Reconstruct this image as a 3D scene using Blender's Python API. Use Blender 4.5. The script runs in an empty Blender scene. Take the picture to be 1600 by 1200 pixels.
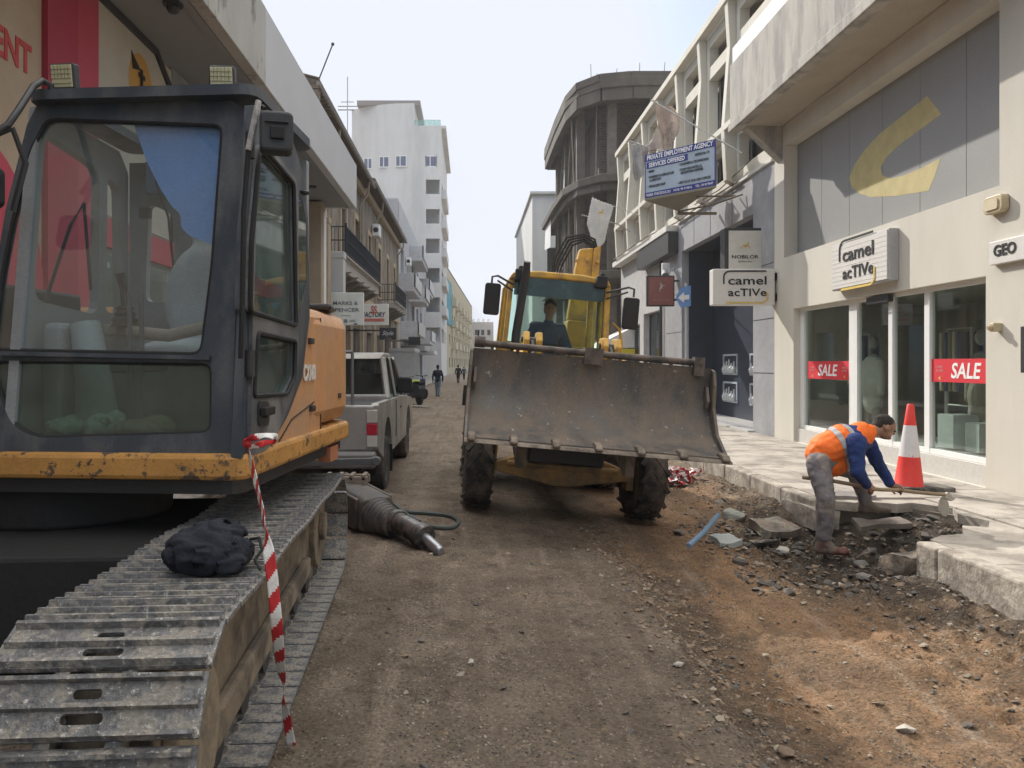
import bpy, bmesh, math, random
from mathutils import Vector, Matrix, noise
R = math.radians
random.seed(7)
sc = bpy.context.scene
COL = sc.collection

# ---------------------------------------------------------------- camera, sky, sun, exposure
cam_d = bpy.data.cameras.new('camera')
cam_d.sensor_width = 36; cam_d.lens = 27
cam_d.shift_x = 65 / 1600; cam_d.shift_y = -32 / 1600
cam_d.clip_start = 0.05; cam_d.clip_end = 3000
cam = bpy.data.objects.new('camera', cam_d); COL.objects.link(cam)
cam.location = (0, 0, 1.6); cam.rotation_euler = (R(90), 0, 0)
sc.camera = cam
SUN = Vector((1, -1.9, -1.48)).normalized()
ELEV = math.asin(-SUN.z); AZ = math.atan2(-SUN.x, -SUN.y)
w = bpy.data.worlds.new('World'); sc.world = w; w.use_nodes = True
wn = w.node_tree
sky = wn.nodes.new('ShaderNodeTexSky'); sky.sky_type = 'NISHITA'; sky.sun_disc = False
sky.sun_elevation = ELEV; sky.sun_rotation = AZ
sky.air_density = 1.0; sky.dust_density = 2.6; sky.ozone_density = 1.6; sky.altitude = 0
bg = wn.nodes['Background']; bg.inputs['Strength'].default_value = 0.15
# hazy sky: capped near the sun, blended with a pale veil; overhead brightening added as fill light
cap = wn.nodes.new('ShaderNodeVectorMath'); cap.operation = 'MINIMUM'; cap.inputs[1].default_value = (4.7, 4.9, 5.4)
wn.links.new(sky.outputs[0], cap.inputs[0])
vm = wn.nodes.new('ShaderNodeMix'); vm.data_type = 'RGBA'; vm.inputs[0].default_value = .4; vm.inputs[7].default_value = (1.75, 1.9, 2.2, 1)
wn.links.new(cap.outputs[0], vm.inputs[6])
tcw = wn.nodes.new('ShaderNodeTexCoord'); sx = wn.nodes.new('ShaderNodeSeparateXYZ'); wn.links.new(tcw.outputs['Generated'], sx.inputs[0])
up = wn.nodes.new('ShaderNodeMapRange'); up.interpolation_type = 'SMOOTHSTEP'
for k_, v_ in (('From Min', .42), ('From Max', .85), ('To Min', 1.0), ('To Max', 4.7)): up.inputs[k_].default_value = v_
wn.links.new(sx.outputs['Z'], up.inputs['Value'])
wm_ = wn.nodes.new('ShaderNodeMapRange'); wm_.inputs['From Min'].default_value = .42; wm_.inputs['From Max'].default_value = .8; wn.links.new(sx.outputs['Z'], wm_.inputs['Value'])
vo = wn.nodes.new('ShaderNodeMix'); vo.data_type = 'RGBA'; vo.inputs[7].default_value = (2.40, 2.34, 2.24, 1); wn.links.new(wm_.outputs[0], vo.inputs[0]); wn.links.new(vm.outputs[2], vo.inputs[6])
cn_m = wn.nodes.new('ShaderNodeVectorMath'); cn_m.operation = 'SCALE'; wn.links.new(vo.outputs[2], cn_m.inputs[0]); wn.links.new(up.outputs[0], cn_m.inputs['Scale'])
wn.links.new(cn_m.outputs[0], bg.inputs['Color'])
sd = bpy.data.lights.new('sun', 'SUN'); sd.energy = 3.1; sd.angle = R(0.6); sd.color = (1.0, 0.945, 0.87)
sun = bpy.data.objects.new('sun', sd); COL.objects.link(sun)
sun.rotation_euler = SUN.to_track_quat('-Z', 'Y').to_euler(); sun.location = (-20, 40, 30)
sc.view_settings.view_transform = 'Standard'; sc.view_settings.look = 'None'
sc.view_settings.exposure = 0.66; sc.view_settings.gamma = 1
sc.render.engine = 'CYCLES'
sc.cycles.max_bounces = 6; sc.cycles.transparent_max_bounces = 12

# ---------------------------------------------------------------- materials
MATS = {}
def mat(name, c, rough=.75, metal=0., var=.12, scale=3., bump=.15, bscale=30., c2=None, c2scale=6., c2amt=.5, c2sharp=.08, streak=1., spec=.4, detail=8, dist=.01, grain=.10, gscale=90, speck=None, spscale=38, spamt=.5):
    """procedural surface: base colour broken up by two noises, optional second colour in ragged patches (dirt, wear)"""
    if name in MATS: return MATS[name]
    m = bpy.data.materials.new(name); m.use_nodes = True; nt = m.node_tree; N = nt.nodes; L = nt.links
    b = N['Principled BSDF']; b.inputs['Roughness'].default_value = rough; b.inputs['Metallic'].default_value = metal
    b.inputs['Specular IOR Level'].default_value = spec
    tc = N.new('ShaderNodeTexCoord'); mp = N.new('ShaderNodeMapping'); mp.inputs['Scale'].default_value = (1, 1, streak)
    L.new(tc.outputs['Object'], mp.inputs[0])
    n1 = N.new('ShaderNodeTexNoise'); n1.inputs['Scale'].default_value = scale; n1.inputs['Detail'].default_value = detail; n1.inputs['Roughness'].default_value = .62
    L.new(mp.outputs[0], n1.inputs['Vector'])
    cr = N.new('ShaderNodeValToRGB'); e = cr.color_ramp.elements
    e[0].position = .3; e[1].position = .7
    e[0].color = (*[x * (1 - var) for x in c], 1); e[1].color = (*[min(1, x * (1 + var)) for x in c], 1)
    L.new(n1.outputs['Fac'], cr.inputs[0]); out = cr.outputs[0]
    if c2:
        n2 = N.new('ShaderNodeTexNoise'); n2.inputs['Scale'].default_value = c2scale; n2.inputs['Detail'].default_value = 9; n2.inputs['Roughness'].default_value = .68
        mp2 = N.new('ShaderNodeMapping'); mp2.inputs['Scale'].default_value = (1, 1, streak); mp2.inputs['Location'].default_value = (3.7, 1.3, 8.1)
        L.new(tc.outputs['Object'], mp2.inputs[0]); L.new(mp2.outputs[0], n2.inputs['Vector'])
        mr = N.new('ShaderNodeMapRange'); t = .66 - .32 * c2amt
        mr.inputs['From Min'].default_value = t - c2sharp; mr.inputs['From Max'].default_value = t + c2sharp
        L.new(n2.outputs['Fac'], mr.inputs['Value'])
        mx = N.new('ShaderNodeMix'); mx.data_type = 'RGBA'; mx.inputs[7].default_value = (*c2, 1)
        L.new(mr.outputs[0], mx.inputs[0]); L.new(out, mx.inputs[6]); out = mx.outputs[2]
        rr = N.new('ShaderNodeMapRange'); rr.inputs['To Min'].default_value = rough; rr.inputs['To Max'].default_value = max(rough, .85)
        L.new(mr.outputs[0], rr.inputs['Value']); L.new(rr.outputs[0], b.inputs['Roughness'])
    if speck:
        n4 = N.new('ShaderNodeTexNoise'); n4.inputs['Scale'].default_value = spscale; n4.inputs['Detail'].default_value = 5; n4.inputs['Roughness'].default_value = .75
        L.new(tc.outputs['Object'], n4.inputs['Vector'])
        m4 = N.new('ShaderNodeMapRange'); m4.inputs['From Min'].default_value = .70 - .14 * spamt; m4.inputs['From Max'].default_value = .73 - .14 * spamt
        L.new(n4.outputs['Fac'], m4.inputs['Value'])
        mx4 = N.new('ShaderNodeMix'); mx4.data_type = 'RGBA'; mx4.inputs[7].default_value = (*speck, 1)
        L.new(m4.outputs[0], mx4.inputs[0]); L.new(out, mx4.inputs[6]); out = mx4.outputs[2]
    if grain:
        n5 = N.new('ShaderNodeTexNoise'); n5.inputs['Scale'].default_value = gscale; n5.inputs['Detail'].default_value = 3
        L.new(tc.outputs['Object'], n5.inputs['Vector'])
        m5 = N.new('ShaderNodeMapRange'); m5.inputs['From Min'].default_value = .3; m5.inputs['From Max'].default_value = .7; m5.inputs['To Min'].default_value = 1 - grain; m5.inputs['To Max'].default_value = 1 + grain
        L.new(n5.outputs['Fac'], m5.inputs['Value'])
        v5 = N.new('ShaderNodeVectorMath'); v5.operation = 'SCALE'; L.new(out, v5.inputs[0]); L.new(m5.outputs[0], v5.inputs['Scale']); out = v5.outputs[0]
    L.new(out, b.inputs['Base Color'])
    if bump:
        n3 = N.new('ShaderNodeTexNoise'); n3.inputs['Scale'].default_value = bscale; n3.inputs['Detail'].default_value = 6
        L.new(tc.outputs['Object'], n3.inputs['Vector'])
        bp = N.new('ShaderNodeBump'); bp.inputs['Strength'].default_value = bump; bp.inputs['Distance'].default_value = dist
        L.new(n3.outputs['Fac'], bp.inputs['Height']); L.new(bp.outputs[0], b.inputs['Normal'])
    MATS[name] = m; return m

def glass(name, tint=(.8, .85, .85), ior=1.5, rough=.02, dirt=0., dcol=(.5, .5, .48)):
    """pane: tinted transparency plus Fresnel reflection, with an optional film of dust"""
    if name in MATS: return MATS[name]
    m = bpy.data.materials.new(name); m.use_nodes = True; nt = m.node_tree; N = nt.nodes; L = nt.links
    N.remove(N['Principled BSDF']); o = N['Material Output']
    tr = N.new('ShaderNodeBsdfTransparent'); tr.inputs[0].default_value = (*tint, 1)
    gl = N.new('ShaderNodeBsdfGlossy'); gl.inputs['Roughness'].default_value = rough; gl.inputs[0].default_value = (.95, .97, 1, 1)
    fr = N.new('ShaderNodeFresnel'); fr.inputs[0].default_value = ior
    gm_ = N.new('ShaderNodeNewGeometry'); nb = N.new('ShaderNodeMath'); nb.operation = 'SUBTRACT'; nb.inputs[0].default_value = 1; L.new(gm_.outputs['Backfacing'], nb.inputs[1])
    fm_ = N.new('ShaderNodeMath'); fm_.operation = 'MULTIPLY'; L.new(fr.outputs[0], fm_.inputs[0]); L.new(nb.outputs[0], fm_.inputs[1])   # reflect at the outer face only
    mx = N.new('ShaderNodeMixShader'); L.new(fm_.outputs[0], mx.inputs[0]); L.new(tr.outputs[0], mx.inputs[1]); L.new(gl.outputs[0], mx.inputs[2])
    last = mx
    if dirt:
        df = N.new('ShaderNodeBsdfDiffuse'); df.inputs[0].default_value = (*dcol, 1)
        tc = N.new('ShaderNodeTexCoord'); nn = N.new('ShaderNodeTexNoise'); nn.inputs['Scale'].default_value = 4; nn.inputs['Detail'].default_value = 8
        L.new(tc.outputs['Object'], nn.inputs['Vector'])
        mr = N.new('ShaderNodeMapRange'); mr.inputs['From Min'].default_value = .35; mr.inputs['From Max'].default_value = .75; mr.inputs['To Max'].default_value = dirt * 1.6; mr.inputs['To Min'].default_value = dirt * .4
        L.new(nn.outputs['Fac'], mr.inputs['Value'])
        m2 = N.new('ShaderNodeMixShader'); L.new(mr.outputs[0], m2.inputs[0]); L.new(mx.outputs[0], m2.inputs[1]); L.new(df.outputs[0], m2.inputs[2]); last = m2
    L.new(last.outputs[0], o.inputs['Surface'])
    MATS[name] = m; return m

def flat(name, c, rough=.6, spec=.3): return mat(name, c, rough=rough, var=.05, scale=9, bump=0, spec=spec)

# ---------------------------------------------------------------- mesh building
WM = {}
I4 = Matrix()
def fr(o, ex, ey, ez=None):
    ex = Vector(ex).normalized(); ey = Vector(ey).normalized(); ez = Vector(ez) if ez else ex.cross(ey)
    M = Matrix.Identity(4)
    for i in range(3): M[i][0] = ex[i]; M[i][1] = ey[i]; M[i][2] = ez[i]; M[i][3] = o[i]
    return M
def FR(o): return fr(o, (0, -1, 0), (0, 0, 1))    # reading frame on the right-hand wall
def FL(o): return fr(o, (0, 1, 0), (0, 0, 1))     # reading frame on the left-hand wall
def FC(o): return fr(o, (1, 0, 0), (0, 0, 1))     # reading frame facing the camera end of the street
def at(px, py, Y): return Vector(((px - 735) * Y / 1200, Y, 1.6 - (py - 568) * Y / 1200))
def hit(px, py, o, n):
    d = Vector(((px - 735) / 1200, 1, -(py - 568) / 1200)); c = Vector((0, 0, 1.6)); n = Vector(n)
    return c + d * ((Vector(o) - c).dot(n) / d.dot(n))

class MB:
    def __init__(s, M=None): s.v = []; s.f = []; s.k = []; s.M = M or I4; s.m = 0
    def add(s, vs, fs, M=None):
        n = len(s.v); T = s.M @ M if M else s.M
        s.v += [T @ Vector(v) for v in vs]; s.f += [tuple(n + i for i in f) for f in fs]; s.k += [s.m] * len(fs); return s
    def box(s, x0, x1, y0, y1, z0, z1, M=None):
        return s.add([(x, y, z) for x in (x0, x1) for y in (y0, y1) for z in (z0, z1)],
                     [(0, 1, 3, 2), (4, 6, 7, 5), (0, 4, 5, 1), (2, 3, 7, 6), (0, 2, 6, 4), (1, 5, 7, 3)], M)
    def cyl(s, p0, p1, r0, r1=None, n=14, M=None):
        p0 = Vector(p0); p1 = Vector(p1); r1 = r0 if r1 is None else r1
        q = (p1 - p0).to_track_quat('Z', 'Y').to_matrix()
        vs = []
        for p, r in ((p0, r0), (p1, r1)):
            for i in range(n):
                a = 2 * math.pi * i / n; vs.append(p + q @ Vector((r * math.cos(a), r * math.sin(a), 0)))
        fs = [(i, (i + 1) % n, n + (i + 1) % n, n + i) for i in range(n)] + [tuple(range(n - 1, -1, -1)), tuple(range(n, 2 * n))]
        return s.add(vs, fs, M)
    def tube(s, pts, r, n=8, M=None, closed=False):
        pts = [Vector(p) for p in pts]; vs = []; up = Vector((0, 0, 1)); prev = None
        rr = r if isinstance(r, (list, tuple)) else [r] * len(pts)
        for i, p in enumerate(pts):
            t = (pts[min(i + 1, len(pts) - 1)] - pts[max(i - 1, 0)]).normalized()
            if prev is None: a = t.orthogonal().normalized()
            else: a = (prev - t * prev.dot(t)).normalized()
            prev = a; b = t.cross(a)
            for j in range(n):
                q = 2 * math.pi * j / n; vs.append(p + rr[i] * (a * math.cos(q) + b * math.sin(q)))
        fs = [(i * n + j, i * n + (j + 1) % n, (i + 1) * n + (j + 1) % n, (i + 1) * n + j) for i in range(len(pts) - 1) for j in range(n)]
        fs += [tuple(range(n - 1, -1, -1)), tuple((len(pts) - 1) * n + j for j in range(n))]
        return s.add(vs, fs, M)
    def prism(s, poly, d0, d1, M=None, axis='z'):
        n = len(poly)
        f = {'z': lambda a, b, d: (a, b, d), 'x': lambda a, b, d: (d, a, b), 'y': lambda a, b, d: (a, d, b)}[axis]
        vs = [f(a, b, d0) for a, b in poly] + [f(a, b, d1) for a, b in poly]
        fs = [tuple(range(n - 1, -1, -1)), tuple(range(n, 2 * n))] + [(i, (i + 1) % n, n + (i + 1) % n, n + i) for i in range(n)]
        return s.add(vs, fs, M)
    def beam(s, p0, p1, w, h, M=None, up=(0, 0, 1)):
        p0 = Vector(p0); p1 = Vector(p1); t = (p1 - p0).normalized(); up = Vector(up)
        if abs(t.dot(up)) > .98: up = Vector((0, 1, 0))
        a = t.cross(up).normalized(); b = a.cross(t)
        vs = [p + a * sx * w / 2 + b * sz * h / 2 for p in (p0, p1) for sx, sz in ((-1, -1), (1, -1), (1, 1), (-1, 1))]
        return s.add(vs, [(3, 2, 1, 0), (4, 5, 6, 7), (0, 1, 5, 4), (1, 2, 6, 5), (2, 3, 7, 6), (3, 0, 4, 7)], M)
    def lathe(s, prof, n=20, M=None):
        """profile of (radius, height) turned round the local z axis"""
        vs = []
        for r, z in prof:
            for i in range(n):
                a = 2 * math.pi * i / n; vs.append((r * math.cos(a), r * math.sin(a), z))
        fs = [(k * n + i, k * n + (i + 1) % n, (k + 1) * n + (i + 1) % n, (k + 1) * n + i) for k in range(len(prof) - 1) for i in range(n)]
        fs += [tuple(range(n - 1, -1, -1)), tuple((len(prof) - 1) * n + i for i in range(n))]
        return s.add(vs, fs, M)
    def ball(s, c, r, n=10, m=7, M=None):
        r = (r, r, r) if isinstance(r, (int, float)) else r
        vs = []
        for k in range(m + 1):
            t = math.pi * k / m
            for i in range(n):
                a = 2 * math.pi * i / n
                vs.append((c[0] + r[0] * math.sin(t) * math.cos(a), c[1] + r[1] * math.sin(t) * math.sin(a), c[2] + r[2] * math.cos(t)))
        fs = [(k * n + i, (k + 1) * n + i, (k + 1) * n + (i + 1) % n, k * n + (i + 1) % n) for k in range(m) for i in range(n)]
        return s.add(vs, fs, M)
    def mesh(s, me, M=None): return s.add([v.co for v in me.vertices], [tuple(p.vertices) for p in me.polygons], M)
    def plate(s, outer, holes, t, M=None):
        """sheet with openings: outline and holes in the frame's x, y; its face at z=0, its back at z=-t"""
        cu = bpy.data.curves.new('sheet', 'CURVE'); cu.dimensions = '2D'; cu.fill_mode = 'BOTH'; cu.extrude = t / 2
        for lp in [outer] + list(holes):
            sp = cu.splines.new('POLY'); sp.points.add(len(lp) - 1); sp.use_cyclic_u = True
            for q, (x, y) in zip(sp.points, lp): q.co = (x, y, 0, 1)
        o = bpy.data.objects.new('sheet', cu); me = bpy.data.meshes.new_from_object(o)
        s.mesh(me, (M or I4) @ Matrix.Translation((0, 0, -t / 2)))
        bpy.data.objects.remove(o); bpy.data.curves.remove(cu); bpy.data.meshes.remove(me); return s
    def text(s, body, w=None, h=None, M=None, t=.006, align='CENTER', shear=0, bold=0, sx=1.):
        """lettering centred on the frame's origin, fitted to width w or cap height h, standing t proud"""
        cu = bpy.data.curves.new('t', 'FONT'); cu.body = body; cu.size = 1; cu.extrude = .01; cu.shear = shear; cu.offset = bold; cu.resolution_u = 3
        o = bpy.data.objects.new('t', cu); me = bpy.data.meshes.new_from_object(o)
        if not me.vertices: return s
        xs = [v.co.x for v in me.vertices]; ys = [v.co.y for v in me.vertices]
        x0, x1, y0, y1 = min(xs), max(xs), min(ys), max(ys)
        k = h / (y1 - y0) if h else w / (x1 - x0); kx = w / (x1 - x0) if w else k * sx
        ax = {'CENTER': (x0 + x1) / 2, 'LEFT': x0, 'RIGHT': x1}[align]
        vs = [((v.co.x - ax) * kx, (v.co.y - (y0 + y1) / 2) * k, (v.co.z + .01) / .02 * t) for v in me.vertices]
        s.add(vs, [tuple(p.vertices) for p in me.polygons], M)
        bpy.data.objects.remove(o); bpy.data.curves.remove(cu); bpy.data.meshes.remove(me); return s
    def build(s, name, mats, parent=None, smooth=False, bevel=0, base=None, ang=40):
        me = bpy.data.meshes.new(name); o = bpy.data.objects.new(name, me); COL.objects.link(o)
        if parent is not None:
            W = WM[parent.name]; o.parent = parent; T = W.inverted(); WM[o.name] = W.copy()
        else:
            xs = [v.x for v in s.v]; ys = [v.y for v in s.v]
            b = base or ((min(xs) + max(xs)) / 2, (min(ys) + max(ys)) / 2, min(v.z for v in s.v))
            W = Matrix.Translation(b); o.location = b; T = W.inverted(); WM[o.name] = W
        me.from_pydata([T @ v for v in s.v], [], s.f)
        ms = mats if isinstance(mats, (list, tuple)) else [mats]
        for m in ms: me.materials.append(m)
        if len(ms) > 1: me.polygons.foreach_set('material_index', s.k)
        bm = bmesh.new(); bm.from_mesh(me)
        if s.M.determinant() < 0 or True: bmesh.ops.recalc_face_normals(bm, faces=bm.faces)
        bm.to_mesh(me); bm.free()
        if smooth:
            me.shade_smooth() if hasattr(me, 'shade_smooth') else None
            for p in me.polygons: p.use_smooth = True
            try: me.set_sharp_from_angle(angle=R(ang))
            except Exception: pass
        me.update()
        if bevel:
            md = o.modifiers.new('bevel', 'BEVEL'); md.width = bevel; md.segments = 2; md.limit_method = 'ANGLE'; md.angle_limit = R(35)
        return o

def tag(o, label=None, cat=None, group=None, kind=None):
    if label: o['label'] = label
    if cat: o['category'] = cat
    if group: o['group'] = group
    if kind: o['kind'] = kind
    return o
def thing(name, label, cat, loc=(0, 0, 0), group=None, M=None):
    o = bpy.data.objects.new(name, None); COL.objects.link(o); o.empty_display_size = .2
    W = M or Matrix.Translation(loc); o.matrix_world = W; WM[o.name] = W.copy()
    o.location = W.to_translation(); o.rotation_euler = W.to_euler()
    return tag(o, label, cat, group)
def struct(o): o['kind'] = 'structure'; return o
def copy_part(src, parent, T=None, label=None):
    """copy of a part (and its own children) with an extra world-space move T"""
    c = src.copy(); COL.objects.link(c); c.parent = parent
    P = WM[parent.name]; W = (T or I4) @ WM[src.name]; WM[c.name] = W; c.matrix_parent_inverse = I4
    L = P.inverted() @ W; c.location = L.to_translation(); c.rotation_euler = L.to_euler(); c.scale = L.to_scale()
    for ch in [k for k in list(src.children)]: copy_part(ch, c, T)
    return c
def blob(prims, voxel=.012, it=4, disp=0, dscale=8, seed=0):
    """one continuous surface from capsules (p0, r0, p1, r1) and ellipsoids (centre, (rx, ry, rz)): voxel-fused, smoothed"""
    b = MB()
    for p in prims:
        if len(p) == 2: b.ball(p[0], p[1], 16, 10)
        elif len(p) == 3: b.ball((0, 0, 0), p[1], 16, 10, Matrix.Translation(p[0]) @ p[2])
        else:
            b.cyl(p[0], p[2], p[1], p[3], 16); b.ball(p[0], p[1], 16, 10); b.ball(p[2], p[3], 16, 10)
    me = bpy.data.meshes.new('tmp'); me.from_pydata(b.v, [], b.f); o = bpy.data.objects.new('tmp', me); COL.objects.link(o)
    bm = bmesh.new(); bm.from_mesh(me); bmesh.ops.recalc_face_normals(bm, faces=bm.faces); bm.to_mesh(me); bm.free()
    r = o.modifiers.new('r', 'REMESH'); r.mode = 'VOXEL'; r.voxel_size = voxel
    s_ = o.modifiers.new('s', 'SMOOTH'); s_.iterations = it; s_.factor = .6
    dg = bpy.context.evaluated_depsgraph_get(); dg.update()
    m2 = bpy.data.meshes.new_from_object(o.evaluated_get(dg)); bpy.data.objects.remove(o); bpy.data.meshes.remove(me)
    if disp:
        for v in m2.vertices:
            q = v.co * dscale + Vector((seed, seed * 2, 0))
            v.co += v.normal * disp * (noise.noise(q) + .5 * noise.noise(q * 2.3) - abs(noise.noise(q * 1.3)) * .8)
    return m2
def smoothstep(a, b, x): t = max(0, min(1, (x - a) / (b - a))); return t * t * (3 - 2 * t)
def rrect(x0, x1, y0, y1, r, n=4):
    out = []
    for cx, cy, a0 in ((x1 - r, y1 - r, 0), (x0 + r, y1 - r, 90), (x0 + r, y0 + r, 180), (x1 - r, y0 + r, 270)):
        for i in range(n + 1):
            a = R(a0 + 90 * i / n); out.append((cx + r * math.cos(a), cy + r * math.sin(a)))
    return out
def rect(x0, x1, y0, y1): return [(x0, y0), (x1, y0), (x1, y1), (x0, y1)]
def roundpoly(pts, r, n=3):
    """polygon with every corner rounded by about r"""
    out = []; m = len(pts); P = [Vector(p) for p in pts]
    for i in range(m):
        a, b, c = P[i - 1], P[i], P[(i + 1) % m]
        rr = min(r, (a - b).length * .45, (c - b).length * .45)
        p0 = b + (a - b).normalized() * rr; p1 = b + (c - b).normalized() * rr
        for k in range(n + 1):
            t = k / n; out.append(tuple((1 - t) ** 2 * p0 + 2 * t * (1 - t) * b + t * t * p1))
    return out
# ---------------------------------------------------------------- ground
def gz(x, y):
    near = 1 - smoothstep(13, 22, y)
    z = .03 - .085 * max(-.2, min(1.75, x))
    # the dug-down right half begins with a ragged lip
    lip = 1.22 + .18 * noise.noise(Vector((y * .8, 3.1, 0))) + .05 * noise.noise(Vector((y * 4, 1.1, 0)))
    z -= .055 * smoothstep(lip - .03, lip + .1, x) * (1 - smoothstep(6.2, 7.5, y))
    z += .035 * math.exp(-((x - lip + .06) / .11) ** 2) * (1 - smoothstep(6.5, 8, y)) * (.6 + noise.noise(Vector((x * 3, y * 3, 4))))
    # hole by the broken kerb
    h = smoothstep(2.3, 2.9, x) * (1 - smoothstep(4.6, 4.9, x)) * smoothstep(5.9, 6.4, y) * (1 - smoothstep(7.7, 8.4, y))
    z -= .05 * h
    z += .17 * smoothstep(3.9, 4.6, x) * smoothstep(5.6, 6.2, y) * (1 - smoothstep(8, 8.4, y))
    # loose earth pushed against the kerb
    z += .11 * math.exp(-((x - 3.45 + .2 * noise.noise(Vector((y, 9, 0)))) / .28) ** 2) * (smoothstep(3.0, 4.2, y) * (1 - smoothstep(5.9, 6.3, y)) + .75 * smoothstep(8.1, 8.6, y) * (1 - smoothstep(10.5, 12, y)))
    r = Vector((x, y, 0))
    a = .022 * noise.fractal(r * .9, 1, 2, 4) + .026 * noise.noise(r * 3.1) * (.4 + smoothstep(1, 2.4, x)) + .012 * noise.noise(r * 9) + .007 * noise.noise(r * 23) * (.5 + smoothstep(1, 2.4, x))
    a += smoothstep(1.25, 1.5, x) * (1 - smoothstep(1.9, 2.3, x)) * (1 - smoothstep(6.5, 7.5, y)) * (.035 * abs(noise.noise(r * 7)) + .02 * noise.noise(r * 15))
    # tyre ruts along the road
    for xc in (.15, 1.9, -.2): a -= .012 * math.exp(-((x - xc - .12 * noise.noise(Vector((y * .3, xc, 0)))) / .13) ** 2)
    q_ = noise.noise(r * 5.3 + Vector((7, 2, 0))); a += .034 * max(0, q_ - .08) + .015 * abs(noise.noise(r * 11 + Vector((3, 3, 0)))) - .014 * max(0, -noise.noise(r * 2.3 + Vector((1, 8, 0))) - .15)
    rough = smoothstep(2.0, 3.0, x) * (1 - smoothstep(3.7, 4.0, x)) + h
    a += rough * (.06 * abs(noise.noise(r * 5)) + .04 * noise.noise(r * 11) + .02 * noise.noise(r * 25)) - .10 * h * (x < 4)
    return (z + a) * near + .0 * (1 - near)

def lin(a, b, st): n = max(1, round((b - a) / st)); return [a + (b - a) * i / n for i in range(n)]
xs = [-900, -300, -100, -40, -16] + lin(-8, -4, .5) + lin(-4, -1.6, .12) + lin(-1.6, 4.9, .033) + lin(4.9, 8, .4) + [8, 16, 40, 100, 300, 900]
ys = [-60, -20, -8, -3] + lin(-1, 1.5, .25) + lin(1.5, 5, .028) + lin(5, 9.5, .04) + lin(9.5, 16, .09) + lin(16, 40, .6) + [40, 60, 90, 140, 220, 400, 1000, 2500]
vs = [(x, y, gz(x, y)) for y in ys for x in xs]
nx = len(xs)
fs = [(j * nx + i, j * nx + i + 1, (j + 1) * nx + i + 1, (j + 1) * nx + i) for j in range(len(ys) - 1) for i in range(nx - 1)]
g = MB(); g.add(vs, fs)

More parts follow.
